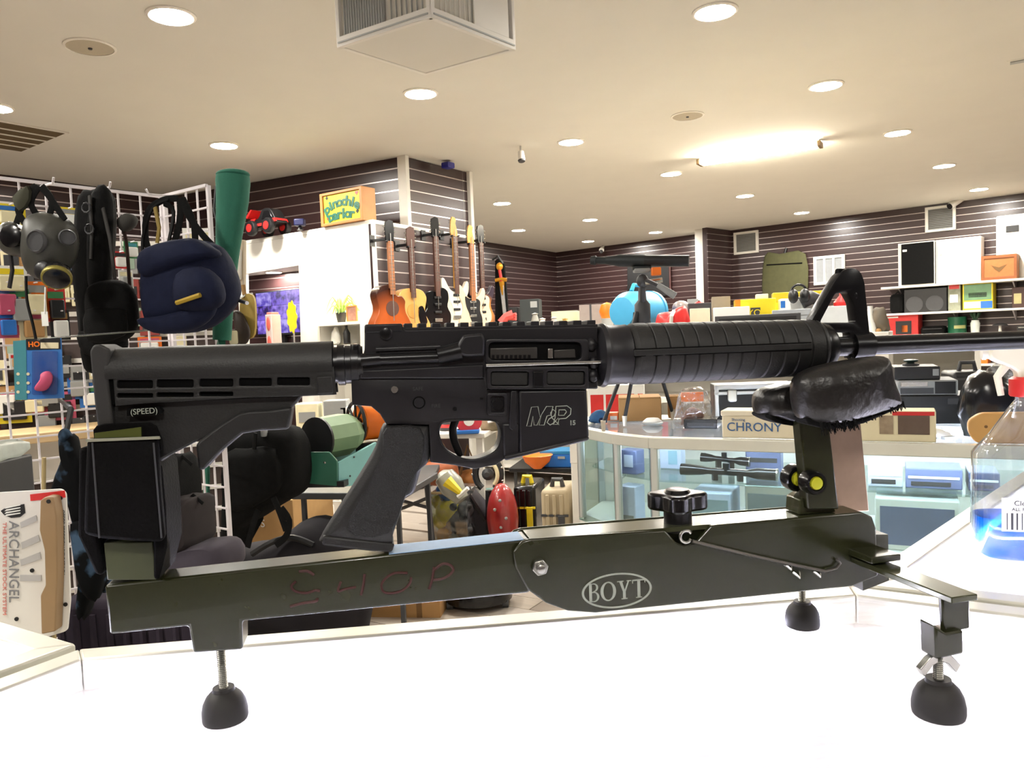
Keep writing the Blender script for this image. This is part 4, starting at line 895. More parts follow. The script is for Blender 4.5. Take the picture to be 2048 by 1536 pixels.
# ------------------------------------------------------------------ guitars
gy = math.atan2((Ue - Uc).y, (Ue - Uc).x) - R(16)
ACO = [(0, 0), (.10, .005), (.165, .04), (.19, .11), (.175, .19), (.135, .26), (.125, .31), (.14, .37), (.145, .42), (.11, .47), (.05, .49), (0, .492)]
def mirror(h): return h + [(-a, b) for a, b in h[-2:0:-1]]
STR = [(0, 0), (.09, .01), (.15, .06), (.16, .13), (.12, .2), (.115, .26), (.15, .33), (.16, .40), (.13, .43), (.085, .36), (.035, .335), (-.035, .335), (-.08, .37), (-.13, .45), (-.165, .44), (-.16, .35), (-.12, .27), (-.125, .2), (-.165, .13), (-.15, .05), (-.08, .01)]
SGO = [(0, 0), (.09, .01), (.14, .07), (.15, .15), (.115, .22), (.13, .29), (.12, .36), (.06, .39), (.03, .35), (-.03, .35), (-.06, .36), (-.13, .34), (-.125, .27), (-.11, .22), (-.15, .15), (-.14, .07), (-.09, .01)]
CUT = [(0, 0), (.10, .005), (.165, .04), (.19, .11), (.175, .19), (.135, .26), (.125, .31), (.13, .36), (.10, .40), (.05, .405), (.03, .45), (0, .492), (-.05, .49), (-.11, .47), (-.145, .42), (-.14, .37), (-.125, .31), (-.135, .26), (-.175, .19), (-.19, .11), (-.165, .04), (-.10, .005)]
M_neck = mat('neck_wood', (150, 96, 60), .4, var=.1); M_maple = mat('maple', (206, 150, 74), .35, var=.1); M_rose = mat('rosewood', (84, 54, 44), .4, var=.15)
def sunburst(name, ca, cb, rad):
    m = mat(name, ca, .25, var=.05, coat=.5); nt = m.node_tree; b = nt.nodes['Principled BSDF']
    tc = nt.nodes.new('ShaderNodeTexCoord'); mp = nt.nodes.new('ShaderNodeVectorMath'); mp.operation = 'LENGTH'; nt.links.new(tc.outputs['Object'], mp.inputs[0])
    mr = nt.nodes.new('ShaderNodeMapRange'); mr.inputs[1].default_value = rad * .4; mr.inputs[2].default_value = rad; nt.links.new(mp.outputs['Value'], mr.inputs[0])
    mx = nt.nodes.new('ShaderNodeMix'); mx.data_type = 'RGBA'; mx.inputs[6].default_value = lin(ca); mx.inputs[7].default_value = lin(cb); nt.links.new(mr.outputs[0], mx.inputs[0]); nt.links.new(mx.outputs[2], b.inputs['Base Color']); return m
def guitar(label, xh, yh, xb, yb, kind, mb_, mh, mn, board, guard=None, off=.07, head='flat', hole=None):
    """hung with its head at (xh,yh); the body point (xb,yb) is the bridge side"""
    H0 = onpl(xh, yh, GW, off + .06); hp = GW @ Vector((H0[0], H0[1], off + .06)); k = .98
    B0 = onpl(xb, yb, GW, off + .06); bp = GW @ Vector((B0[0], B0[1], off + .06)); dn = (bp - hp).normalized()
    out = {'aco': mirror(ACO), 'cut': CUT, 'str': STR, 'sg': SGO}[kind]; bl = max(q[1] for q in out); aco = kind in ('aco', 'cut')
    total = 1.0; G = frame(hp + dn * total * k, (math.cos(gy), math.sin(gy), 0), -dn)      # origin: body bottom, v up to the head
    th = .1 if aco else .042; t = thing('guitar', label, 'guitar', 'guitars hung on the slat wall'); sm = smoothp(out, 3)
    bt = .47 if aco else .37
    Gb = G @ Matrix.Translation((0, .16, 0)); sm2 = [(a, b - .16) for a, b in sm]
    bo = bpy.data.objects.new('body', mesh_of(MB().prism(sm2, -th, 0), 'body', mb_, 40)); COL.objects.link(bo); bo.parent = t; bo.matrix_basis = Gb
    b_ = bo.modifiers.new('bevel', 'BEVEL'); b_.width = .006; b_.segments = 2; b_.limit_method = 'ANGLE'; b_.angle_limit = R(50)
    part(MB().box((0, (bt + .83) / 2, .004), (.05, .83 - bt + .02, .022), G), 'neck', mn, t, .004)
    fb = part(MB().box((0, (bt - .06 + .835) / 2, .017), (.05, .835 - bt + .06, .006), G), 'fretboard', board, t, .001)
    for i in range(14): part(MB().box((0, .82 - .034 * i * (1 - .012 * i), .0205), (.048, .0025, .002), G), 'fret', M_steel, fb, 0, 0)
    ho = [(-.028, .83), (-.04, .88), (-.036, .99), (.036, 1.0), (.04, .88), (.028, .83)] if head == 'flat' else [(-.026, .83), (-.05, .87), (-.042, .97), (-.02, 1.01), (.02, .99), (.012, .95), (.03, .88), (.026, .83)]
    part(MB().prism(smoothp(ho, 2), -.004, .012, G), 'headstock', mh, t, .002)
    for i in range(6):
        s = (-1 if i < 3 else 1) if head == 'flat' else -1; v = .88 + .036 * (i % 3) if head == 'flat' else .865 + .022 * i
        part(MB().tube([G @ Vector((s * .034, v, .004)), G @ Vector((s * .056, v, .004))], [.004, .009], 6), 'tuner', M_steel, t)
    if aco:
        part(MB().lathe([(.0, .001), (.05, .001), (.05, .0025), (.0, .0026)], G @ Matrix.Translation((0, .30, 0)), 20), 'sound_hole', M_recess, t); part(MB().lathe([(.05, .0005), (.062, .0005), (.062, .003), (.05, .003)], G @ Matrix.Translation((0, .30, 0)), 20), 'rosette', M_rose if kind == 'cut' else M_maple, t)
        part(MB().box((0, .13, .006), (.14, .02, .012), G), 'bridge', M_rose, t, .003)
    else:
        part(MB().box((0, .1, .007), (.08, .03, .014), G), 'bridge', M_steel, t, .002)
        for v in (.17, .24, .3): part(MB().box((0, v, .006), (.075, .022, .014), G), 'pickup', M_black if guard is not M_black else M_steel, t, .004)
    if guard: part(MB().prism(smoothp([(.02, .06), (.1, .08), (.11, .15), (.085, .22), (.09, .3), (.05, .33), (-.04, .33), (-.09, .35), (-.08, .26), (-.05, .2), (-.02, .12)] if not aco else [(.05, .32), (.1, .34), (.13, .26), (.14, .2), (.09, .17), (.06, .22)], 3), .0005, .003, G), 'pick_guard', guard, t)
    part(MB().tube([G @ Vector((0, .2, .016)), G @ Vector((0, .9, .022))], .0035, 4), 'strings', M_steel, t)
    # hanger
    hk = thing('guitar_hanger', 'black hook holding up the ' + label.split(' hanging')[0].replace('guitar', 'guitar head'), 'hanger', 'guitar hangers')
    hv = GW.inverted() @ (G @ Vector((0, .84, -.01))); part(MB().box((hv.x, hv.y + .02, .018), (.06, .09, .008), GW), 'plate', M_black, hk); part(MB().box((hv.x, hv.y + .02, (hv.z + .02) / 2), (.022, .022, max(.02, hv.z - .02)), GW), 'arm', M_black, hk, .003)
    for s in (-1, 1): part(MB().tube([G @ Vector((s * .012, .835, -.012)), G @ Vector((s * .036, .835, .0)), G @ Vector((s * .036, .838, .03))], .007, 8), 'fork', M_black, hk)
    return t
guitar('red sunburst acoustic guitar hanging nearest the white niche', 776, 447, 786, 640, 'cut', sunburst('burst_red', (176, 84, 34), (50, 22, 14), .3), M_blackgl, M_neck, M_neck, off=.14)
guitar('natural spruce acoustic guitar hanging second from the niche', 819, 460, 828, 650, 'aco', mat('spruce', (216, 164, 92), .3, var=.1, coat=.4), M_rose, M_rose, M_rose, M_blackgl, off=.10)
guitar('black electric guitar hanging between the acoustics and the white one', 864, 440, 876, 640, 'sg', M_blackgl, M_blackgl, M_rose, M_rose, off=.08)
guitar('white electric guitar with maple head hanging in the middle of the row', 901, 440, 914, 640, 'str', mat('cream_white', (222, 216, 196), .25, var=.05, coat=.4), M_maple, M_maple, M_rose, mat('guard_white', (232, 228, 214), .3), off=.09, head='side')
guitar('pale pinkish electric guitar with black pick guard hanging by the white trim', 931, 456, 946, 650, 'str', mat('pale_pink', (224, 198, 168), .25, var=.05, coat=.4), M_maple, M_neck, M_neck, M_black, off=.15, head='side')
guitar('orange sunburst electric guitar hanging last in the row', 954, 455, 966, 650, 'str', sunburst('burst_orange', (232, 150, 70), (60, 50, 60), .2), M_blackgl, M_rose, M_rose, mat('guard_cream', (226, 206, 180), .3), off=.07)
# ================================================================== right wall: vents, window, bag, shelves
def wall_vent(x0, y0, x1, y1, label):
    q = L(W7M, [(x0, y1), (x1, y0)], .02); a, b = q; t = thing('wall_vent', label, 'air vent', 'white framed wall vents')
    r = rect(a[0], a[1], b[0], b[1]); w_, h_ = b[0] - a[0], b[1] - a[1]
    part(MB().plate([r, rect(a[0] + w_ * .1, a[1] + h_ * .1, b[0] - w_ * .1, b[1] - h_ * .1)], .012, .05, W7M), 'frame', M_white, t, .004)
    part(MB().box((a[0] + w_ / 2, a[1] + h_ / 2, .017), (w_ * .82, h_ * .82, .008), W7M), 'backing', mat('vent_shadow', (110, 106, 98), .7), t)
    for i in range(12): cube('louvre', boxM(W7M, (a[0] + w_ / 2, a[1] + h_ * (.13 + .74 * i / 11), .028), (w_ * .8, .008, .016)), M_grey, t)
wall_vent(1469, 460, 1517, 510, 'white framed grey vent by the inner wall corner'); wall_vent(1851, 408, 1912, 466, 'white framed grey vent high on the right wall beside a camera')
q = L(W7M, [(1628, 571), (1690, 508)], .02); a, b = q; w_, h_ = b[0] - a[0], b[1] - a[1]
wn = part(MB().plate([rect(a[0], a[1], b[0], b[1])] + [rect(a[0] + w_ * (.1 + .29 * i), a[1] + h_ * .1, a[0] + w_ * (.32 + .29 * i), b[1] - h_ * .1) for i in range(3)], .01, .04, W7M), 'window_1', M_white, None, .004); wn['kind'] = 'structure'; wn['label'] = 'small white window with three tall panes'
for i in range(3): part(MB().box((a[0] + w_ * (.21 + .29 * i), a[1] + h_ / 2, .016), (w_ * .22, h_ * .8, .006), W7M), 'pane', mat('frosted_pane', (150, 154, 158), .4), wn)
# green bag hanging on the wall
bq = smoothp(L(W7M, [(1528, 602), (1530, 512), (1560, 508), (1612, 508), (1612, 600), (1570, 606)], .03), 3)
t = thing('hanging_sack', 'olive green canvas sack hanging flat on the right wall', 'sack'); M_sack = mat('olive_canvas', (84, 84, 54), .85, var=.2, scale=14, bump=.6, bscale=20)
part(MB().pillow(bq, .014, .075, W7M, 7, .12), 'sack_body', M_sack, t, 0, 70); q0, q1 = L(W7M, [(1533, 530), (1604, 526)], .08)
part(MB().tube([(q0[0], q0[1], .072), (q1[0], q1[1], .072)], .012, 6, M=W7M), 'seam_cord', M_cloth, t); q = onpl(1570, 505, W7M, .03); part(MB().tube([(q[0], q[1] - .02, .04), (q[0] + .02, q[1] + .07, .02)], .02, 8, M=W7M), 'hook', M_black, t)
q = onpl(1918, 400, W7M, .1); t = thing('bullet_camera', 'white security camera at the top of the right wall', 'camera'); c = Vector((q[0], q[1], .1))
part(MB().tube([c + Vector((.06, .05, -.08)), c], .018, 8, M=W7M), 'arm', M_white, t); part(MB().tube([c + Vector((.03, .02, -.02)), c + Vector((-.09, -.08, .1))], .045, 14, M=W7M), 'housing', M_white, t); part(MB().tube([c + Vector((-.09, -.08, .1)), c + Vector((-.10, -.09, .112))], .04, 14, M=W7M), 'lens', M_blackgl, t)
# shelves
SD_ = .42
shelf_z = []
x_l, x_r = onpl(1762, 573, W7M, SD_)[0], W7L
for i, (x, y) in enumerate(((1762, 575), (1768, 628), (1772, 674), (1776, 729))):
    z = onpl(x, y, W7M, SD_)[1]; shelf_z.append(z); t = thing('wall_shelf', ('top white shelf on the right wall carrying the speaker', 'second white shelf on the right wall carrying the game boxes', 'third white shelf on the right wall just above the barrel', 'lowest white shelf on the right wall seen below the barrel')[i], 'shelf', 'white shelves on the right wall')
    part(MB().box(((x_l + x_r) / 2, z - .015, SD_ / 2 + .012), (x_r - x_l, .03, SD_), W7M), 'board', M_white, t, .004); 
    for k in range(4): part(MB().prism([(.014, z - .03), (.3, z - .03), (.014, z - .16)], -.008, .008, frame(W7M @ Vector((x_l + .2 + k * (x_r - x_l - .4) / 3, 0, 0)), W7M.col[2].xyz, UP)), 'bracket', M_whitemetal, t)
def on_shelf(i, x0, x1, yt, wv=.36): 
    a = onpl(x0, 600, W7M, wv)[0]; b = onpl(x1, 600, W7M, wv)[0]; h = onpl((x0 + x1) / 2, yt, W7M, wv)[1] - shelf_z[i]; return a, b, shelf_z[i], h
def shelf_box(i, x0, x1, yt, name, label, cat, m, wv=.36, dep=.25, deco=(), bev=.006):
    a, b, z, h = on_shelf(i, x0, x1, yt, wv); M = frame(W7M @ Vector((a, z, wv)), W7M.col[0].xyz, UP); W = b - a; t = thing(name, label, cat)
    part(MB().box((W / 2, h / 2, -dep / 2), (W, h, dep), M), 'body', m, t, bev)
    for q in deco: part(MB().box(((q[0] + q[2]) / 2 * W, (q[1] + q[3]) / 2 * h, .001), ((q[2] - q[0]) * W, (q[3] - q[1]) * h, .003), M), q[5], q[4], t, 0, 0)
    return t, M, W, h
t, M, W, h = shelf_box(0, 1797, 1870, 484, 'loudspeaker', 'large black fabric loudspeaker on the top wall shelf', 'speaker', M_white, deco=())
part(MB().box((W * .54, h / 2, .012), (W * .88, h * .95, .024), M), 'grille', M_cloth, t, .006); part(MB().box((W * .2, h * .82, .026), (W * .12, h * .05, .004), M), 'badge', M_steel, t)
t, M, W, h = shelf_box(0, 1872, 1962, 476, 'white_cabinet', 'plain white cabinet with a round hole on the top wall shelf', 'cabinet', M_white); part(MB().box((W * .5, h * .5, .006), (W * .92, h * .92, .012), M), 'door', M_white, t, .004); part(MB().box((W * .12, h * .75, .014), (.03, h * .2, .012), M), 'handle', M_alu, t, .003)
t, M, W, h = shelf_box(0, 1963, 2034, 510, 'wooden_box', 'wooden box with an emblem on the front on the top wall shelf', 'box', mat('cigar_wood', (176, 112, 58), .5, var=.15), .40, .2)
part(MB().plate([rect(0, 0, W, h), rect(W * .08, h * .12, W * .92, h * .88)], 0, .012, M), 'front_rim', mat('cigar_rim', (150, 84, 40), .5), t, .002)
part(MB().prism([(W * .28, h * .6), (W * .5, h * .5), (W * .72, h * .6), (W * .6, h * .42), (W * .5, h * .3), (W * .4, h * .42)], .0005, .004, M), 'emblem', M_cardd, t, 0, 0)
t, M, W, h = shelf_box(0, 1992, 2072, 428, 'white_appliance', 'white rounded appliance with dark slot at the upper right edge', 'appliance', M_white, .19, .16, bev=.02); part(MB().box((W * .42, h * .78, .004), (W * .32, h * .1, .012), M), 'slot', M_black, t, .004)
t, M, W, h = shelf_box(1, 1778, 1806, 588, 'black_bag', 'black rounded bag at the left end of the second shelf', 'bag', M_cloth, bev=.05); part(MB().tube([M @ Vector((W * .3, h, -.1)), M @ Vector((W * .5, h * 1.14, -.1)), M @ Vector((W * .7, h, -.1))], .012, 6), 'handle', M_black, t)
t, M, W, h = shelf_box(1, 1808, 1894, 577, 'stereo', 'wide black stereo with small silver lettering on the second shelf', 'stereo', M_black, deco=((.1, .45, .22, .5, M_steel, 'display'), (.3, .45, .42, .5, M_steel, 'display')))
for u_ in (.25, .72): part(MB().lathe([(h * .3, 0), (h * .34, .008), (h * .2, .004), (0, .012)], M @ Matrix.Translation((W * u_, h * .35, 0)), 20), 'speaker_cone', M_dgrey, t)
t, M, W, h = shelf_box(1, 1896, 1921, 567, 'tall_box', 'tall green and red packet on the second wall shelf', 'box', mat('packet_green', (108, 120, 84), .5, var=.3, scale=12, c2=(190, 190, 170)), deco=((.1, .8, .9, .95, M_red, 'red_band'), (.15, .3, .8, .6, M_paperw, 'picture')))
t, M, W, h = shelf_box(1, 1925, 1986, 564, 'game_box', 'yellow edged game box with green and blue picture on the second shelf', 'box', M_yellow, deco=((.05, .35, .95, .92, mat('pic_grass', (110, 150, 110), .5, var=.3, scale=10), 'picture'), (.05, .06, .6, .3, M_paperw, 'caption'), (.6, .04, .98, .3, M_blue, 'corner_logo'), (.2, .45, .8, .62, M_dgrey, 'vehicle')))
t, M, W, h = shelf_box(1, 2024, 2062, 574, 'bottle_crate', 'dark crate with a label at the right end of the second shelf', 'crate', mat('dark_crate', (66, 40, 34), .5), deco=((.1, .2, .5, .7, mat('label_tan', (180, 170, 120), .6), 'label'),))
t, M, W, h = shelf_box(2, 1770, 1836, 629, 'red_box', 'red tool box carton with a dark tape measure picture on the third shelf', 'box', M_red, deco=((.32, .1, .8, .7, M_black, 'picture'), (.5, .2, .68, .5, M_orange, 'picture_centre'), (.05, .85, .4, .92, M_paperw, 'caption')))
t, M, W, h = shelf_box(2, 1840, 1888, 652, 'black_pouch', 'low black zip pouch beside the green tin on the third shelf', 'pouch', M_cloth, bev=.04); part(MB().tube([M @ Vector((W * .1, h * .7, .002)), M @ Vector((W * .9, h * .7, .002))], .008, 6), 'zip', M_black, t)
a, b, z, h = on_shelf(2, 1890, 1932, 634); c = W7M @ Vector(((a + b) / 2, z, .25)); t = thing('green_tin', 'round dark green tin with pale lettering on the third shelf', 'tin'); r = (b - a) / 2 * .9
part(MB().lathe([(r, 0), (r, h * .9), (r * 1.03, h * .9), (r * 1.03, h), (0, h)], Matrix.Translation(c), 24), 'can', mat('tin_green', (20, 82, 54), .35), t); part(MB().lathe([(r * 1.005, h * .35), (r * 1.01, h * .36), (r * 1.01, h * .52), (r * 1.005, h * .53)], Matrix.Translation(c), 10, a0=R(-140), a1=R(-60)), 'label_band', mat('tin_gold', (170, 170, 110), .5), t)
a, b, z, h = on_shelf(2, 1938, 1958, 625); c = W7M @ Vector(((a + b) / 2, z, .28)); t = thing('jar_plant', 'glass jar with a dark green sprig on the third shelf', 'jar')
part(MB().lathe([(.05, 0), (.06, h * .5), (.045, h * .62), (.05, h * .65), (0, h * .64)], Matrix.Translation(c), 14), 'jar', mat('milky_glass', (226, 232, 226), .15), t)
for k in range(7): part(MB().tube([c + Vector((0, 0, h * .6)), c + Vector((.06 * math.cos(k), .06 * math.sin(k), h * .98))], [.01, .018], 5), 'sprig', mat('sprig_green', (40, 70, 46), .7), t)
a, b, z, h = on_shelf(2, 1986, 2010, 646); c = W7M @ Vector(((a + b) / 2, z, .28)); t = thing('desk_lamp', 'tiny white stand with a dark mushroom top on the third shelf', 'lamp')
part(MB().lathe([(.05, 0), (.02, .03), (.015, h * .8), (0, h * .8)], Matrix.Translation(c), 12), 'base', M_white, t); part(MB().lathe([(.1, h * .75), (.06, h * .95), (0, h)], Matrix.Translation(c), 14), 'cap', M_dgrey, t)
t, M, W, h = shelf_box(2, 2034, 2060, 652, 'black_clip_box', 'small black case at the right end of the third shelf', 'case', M_black); part(MB().box((W / 2, h * .8, .004), (W * .8, h * .1, .01), M), 'latch', M_steel, t)
t, M, W, h = shelf_box(3, 1858, 1936, 703, 'red_print_box', 'white carton with red lettering on the lowest wall shelf', 'box', M_paperw, deco=((.5, .2, .62, .7, M_red, 'red_print'), (.66, .2, .78, .7, M_red, 'red_print'), (.18, .3, .3, .5, M_cardd, 'print'), (.94, 0, 1, 1, M_red, 'edge')))
t, M, W, h = shelf_box(3, 1944, 1960, 703, 'dark_box_small', 'narrow dark carton on the lowest wall shelf', 'box', M_dgrey); part(MB().box((W / 2, h / 2, .002), (W * .6, h * .5, .004), M), 'label', M_black, t)
t, M, W, h = shelf_box(3, 1960, 1975, 703, 'orange_box', 'narrow orange carton at the end of the lowest shelf', 'box', M_orange); part(MB().box((W / 2, h / 2, .002), (W * .6, h * .4, .004), M), 'label', M_paperw, t)
t, M, W, h = shelf_box(3, 1782, 1856, 700, 'black_deck', 'long black box on the lowest shelf behind the leather bag', 'box', M_black); part(MB().box((W / 2, h / 2, .002), (W * .5, h * .2, .004), M), 'label', M_dgrey, t)
# ================================================================== goods on the gondola behind the rifle
GZ = 1.22
def gondola(name, label, p0, p1, dep, zt=GZ):
    u = (p1 - p0).normalized(); M = frame((p0.x, p0.y, 0), u, UP); ln = (p1 - p0).length; t = thing(name, label, 'shelf unit')
    part(MB().box((ln / 2, zt - .02, -dep / 2), (ln, .04, dep), M), 'top_board', M_white, t, .004); part(MB().box((ln / 2, zt / 2, -dep + .015), (ln, zt, .03), M), 'back_panel', M_white, t)
    for k in (0, 1): part(MB().box((.015 + k * (ln - .03), zt / 2 - .02, -dep / 2), (.03, zt - .04, dep), M), 'side_panel', M_white, t)
    for z in (.15, .5, .85): part(MB().box((ln / 2, z, -dep / 2), (ln - .06, .03, dep - .03), M), 'shelf_board', M_white, t)
    return M
p0 = at(1190, 700, 5.4); p1 = p0 + dA * 2.3
gondola('goods_shelf', 'white shop shelf unit stacked with boxes behind the handguard', p0, p1, .6)
p2 = at(985, 700, 7.0); gondola('rear_goods_shelf', 'white shop shelf unit by the back wall below the sword', p2 - dA * .3, p2 + dA * 1.9, .6)
cz_ = dict(zb=GZ)
t, M, W, H, D = carton('framed_panel_box', 'grey framed box with a cream front panel behind the handguard', 'box', 1376, 1424, 606, 4.85, GZ, .2, M_dgrey, yaw=R(-12)); part(MB().box((W * .5, H * .48, .004), (W * .86, H * .78, .01), M), 'front_panel', mat('cream_panel', (236, 226, 196), .5), t, .003)
carton('long_white_box', 'long white carton right of the cream panel box', 'box', 1426, 1500, 614, 4.8, GZ, .2, M_paperw, yaw=R(-14), tape=M_card, deco=((.7, .3, .9, .6, M_grey, 'label'),))
t, M, W, H, D = carton('yellow_tool_box', 'bright yellow power tool carton with dark lettering on the goods shelf', 'box', 1468, 1553, 598, 4.95, GZ, .22, M_yellow, yaw=R(-14), deco=((0, .0, .14, 1, M_orange, 'orange_end'), (.38, .55, .62, .8, M_dgrey, 'name_panel')))
lettering(t, M, W, H, 'RYOBI', .5, .675, .16, M_yellow, label='yellow lettering on a dark panel')
t2 = carton('dark_tray', 'flat dark tray lying in front of the yellow carton', 'tray', 1430, 1602, 629, 4.6, GZ, .16, M_dgrey, yaw=R(-20), deco=((.05, .6, .95, .9, M_black, 'rim'),))
carton('grey_bin', 'pale grey plastic bin behind the sight post', 'bin', 1545, 1640, 619, 4.72, GZ, .22, mat('pale_grey', (186, 190, 194), .5), yaw=R(-18), lid=mat('pale_grey_lid', (170, 174, 178), .5))
t, M, W, H, D = carton('grey_white_box', 'large grey and white carton seen through the front sight', 'box', 1640, 1710, 612, 4.5, GZ, .2, mat('box_greywhite', (206, 210, 212), .5), yaw=R(-30), tape=M_grey)
carton('blue_edge_box', 'tilted white carton with a blue corner on the grey bin', 'box', 1556, 1638, 596, 4.85, at(1590, 619, 4.8).z, .16, M_paperw, yaw=R(-14), deco=((0, .2, .12, .8, M_blue, 'blue_corner'),))
carton('yellow_case', 'yellow plastic case stacked behind the tilted white carton', 'case', 1545, 1652, 584, 5.15, GZ, .2, M_yellow, yaw=R(-16), lid=mat('yellow_dark', (206, 180, 36), .4))
t = thing('ear_muffs', 'black ear muffs resting on the tilted carton', 'ear muffs'); p = at(1598, 592, 4.8)
for s in (-1, 1): part(MB().ell(p + Vector((s * .035, 0, 0)), (.028, .05, .045)), 'cup', M_black, t)
part(MB().tube([p + Vector((.05 * math.cos(R(a)), 0, .02 + .05 * math.sin(R(a)))) for a in range(0, 181, 20)], .008, 6), 'band', M_black, t)
t = thing('grey_roll', 'grey rubber boot heap beside the ear muffs', 'boot'); p = at(1622, 595, 4.84); part(MB().tube([p + Vector((-.06, 0, -.03)), p, p + Vector((.07, 0, -.02))], [.04, .045, .03], 10), 'shaft', M_dgrey, t); part(MB().ell(p + Vector((.06, -.02, -.03)), (.05, .04, .03)), 'toe', M_dgrey, t)
t = thing('red_can', 'red plastic can behind the front sight leg', 'can'); p = at(1686, 606, 4.75); M = Matrix.Translation((p.x, p.y, GZ)); h = at(1686, 586, 4.75).z - GZ
part(MB().lathe([(.05, 0), (.055, h * .8), (.02, h * .95), (.02, h), (0, h)], M, 16), 'body', M_red, t); part(MB().tube([M @ Vector((.05, 0, h * .5)), M @ Vector((.09, 0, h * .7)), M @ Vector((.04, 0, h * .85))], .01, 6), 'handle', M_red, t)
t = thing('white_bottle', 'white bottle with yellow label right of the front sight', 'bottle'); p = at(1741, 660, 4.3); M = Matrix.Translation((p.x, p.y, GZ - .3)); h = at(1741, 612, 4.3).z - GZ + .3
part(MB().lathe([(.03, 0), (.032, h * .8), (.014, h * .9), (.014, h), (0, h)], M, 14), 'body', M_paperw, t); part(MB().lathe([(.0325, h * .35), (.033, h * .36), (.033, h * .65), (.0325, h * .66)], M, 14), 'label', M_yellow, t)
t, M, W, H, D = carton('side_stand', 'low white stand holding small goods right of the front sight', 'stand', 1715, 1790, 664, 4.2, 0, .3, M_white, yaw=R(-30)); part(MB().box((W / 2, H * .7, .004), (W * .8, .02, .01), M), 'rail', M_alu, t)
t = thing('cloth_heap', 'crumpled grey and tan cloth heap right of the front sight', 'cloth'); part(MB().pillow(smoothp([(-.05, 0), (.05, 0), (.055, .06), (.03, .13), (-.02, .12), (-.05, .06)], 3), -.04, .04, frame(at(1755, 663, 4.3), dA, UP), 7, .4, .25, 3), 'heap', mat('tan_cloth', (150, 128, 100), .9, var=.3, c2=(110, 110, 104)), t, 0, 70); part(MB().ell(at(1757, 662, 4.27), (.015, .015, .015)), 'button', M_card, t)
# red kit bag, small bits
t = thing('red_bag', 'shiny red kit bag lying by the tripod legs', 'bag'); part(MB().pillow(smoothp(L(frame(at(1340, 640, 4.72), dA, UP), [(1310, 691), (1312, 640), (1318, 626), (1345, 622), (1352, 616), (1372, 618), (1374, 691)]), 3), -.1, .06, frame(at(1340, 640, 4.72), dA, UP), 7, .35, .06, 4), 'bag_body', M_red, t, 0, 70)
part(MB().tube([at(1348, 622, 4.64), at(1343, 632, 4.62), at(1342, 645, 4.64)], .012, 6), 'strap', M_paperw, t)
t = thing('plastic_clamp', 'grey plastic part lying behind the red kit bag', 'tool'); p = at(1362, 616, 5.2); part(MB().ell(p, (.06, .05, .05)), 'knob', mat('smoky', (150, 140, 136), .3), t); part(MB().box((p.x, p.y, (GZ + p.z) / 2), (.05, .05, p.z - GZ)), 'stem', M_grey, t)
carton('grey_carton', 'small grey carton left of the white column', 'box', 1376, 1398, 598, 5.5, GZ, .12, M_grey, yaw=R(-14), tape=M_card)
t = thing('red_ball', 'small red ball on the grey framed box', 'ball'); p = at(1398, 612, 4.9); part(MB().ell(p, (.035, .035, .03)), 'ball', M_red, t); part(MB().ell(p + Vector((0, 0, .03)), (.008, .008, .006)), 'valve', M_black, t)
carton('tan_tray', 'tan cardboard tray with folded flaps near the column', 'box', 1424, 1462, 594, 5.1, GZ, .16, mat('tan_card', (150, 136, 116), .8), yaw=R(-14), flaps=True)
carton('white_small_box', 'small pale carton on top of the yellow power tool carton', 'box', 1510, 1536, 588, 4.97, at(1510, 598, 4.97).z, .1, mat('pale_carton', (222, 224, 206), .6), yaw=R(-14), tape=M_grey)
# blue drum
t = thing('blue_drum', 'blue plastic drum lying on its side behind the tripod', 'drum'); a = at(1250, 624, 5.0); b = at(1296, 617, 5.2); ax_ = (b - a); DMx = frame(a, UP.cross(ax_), UP); DMx = frame(a, (ax_.cross(UP)), UP)
if DMx.col[2].xyz.dot(ax_) < 0: DMx = frame(a, -(ax_.cross(UP)), UP)
ll = ax_.length; rr = .135
part(MB().lathe([(0, -.05), (rr * .7, -.04), (rr * .95, .02), (rr, .06), (rr, ll), (rr * 1.04, ll), (rr * 1.04, ll + .025), (rr * .9, ll + .025), (rr * .9, .05), (0, .04)], DMx, 28), 'shell', mat('drum_blue', (76, 168, 214), .35, var=.06), t)
dc = (a + b) / 2; part(MB().box((dc.x, dc.y, (GZ + dc.z - rr) / 2 + .02), (.14, .16, dc.z - rr - GZ + .04)), 'cradle', M_grey, t)
part(MB().lathe([(0, .06), (rr * .88, .06), (rr * .88, ll + .02), (rr * .86, ll + .02)], DMx, 28), 'inner_lining', mat('drum_inner', (40, 96, 200), .4), t)
part(MB().tube([DMx @ Vector((0, rr + .0, ll * .3)), DMx @ Vector((0, rr + .04, ll * .4)), DMx @ Vector((0, rr + .04, ll * .7)), DMx @ Vector((0, rr, ll * .8))], .014, 8), 'handle', mat('handle_cyan', (60, 178, 204), .4), t)
# rear shelf goods
carton('dark_speaker_box', 'dark green box standing left of the back corner', 'box', 1042, 1086, 598, 7.2, GZ, .2, mat('dark_teal', (40, 46, 46), .5), yaw=R(-10), deco=((.55, .82, .9, .95, M_grey, 'badge'),))
carton('low_dark_box', 'low black box left of the dark green box', 'box', 1020, 1044, 614, 7.35, GZ, .2, M_black, yaw=R(-10), tape=M_dgrey)
carton('grey_storage_box', 'wide grey storage box left of the blue drum', 'box', 1160, 1216, 609, 7.0, GZ, .25, mat('warm_grey', (140, 128, 122), .6), yaw=R(-14), deco=((.42, 0, .5, 1, M_dgrey, 'strap'),))
carton('cream_tray', 'cream tray of gold ornaments on the rear shelf', 'tray', 1104, 1162, 622, 7.3, GZ, .2, mat('cream_tray', (214, 204, 164), .6), yaw=R(-14), deco=((.4, .1, .9, .7, mat('ornament_gold', (190, 150, 90), .4, var=.3, scale=30), 'ornament'),))
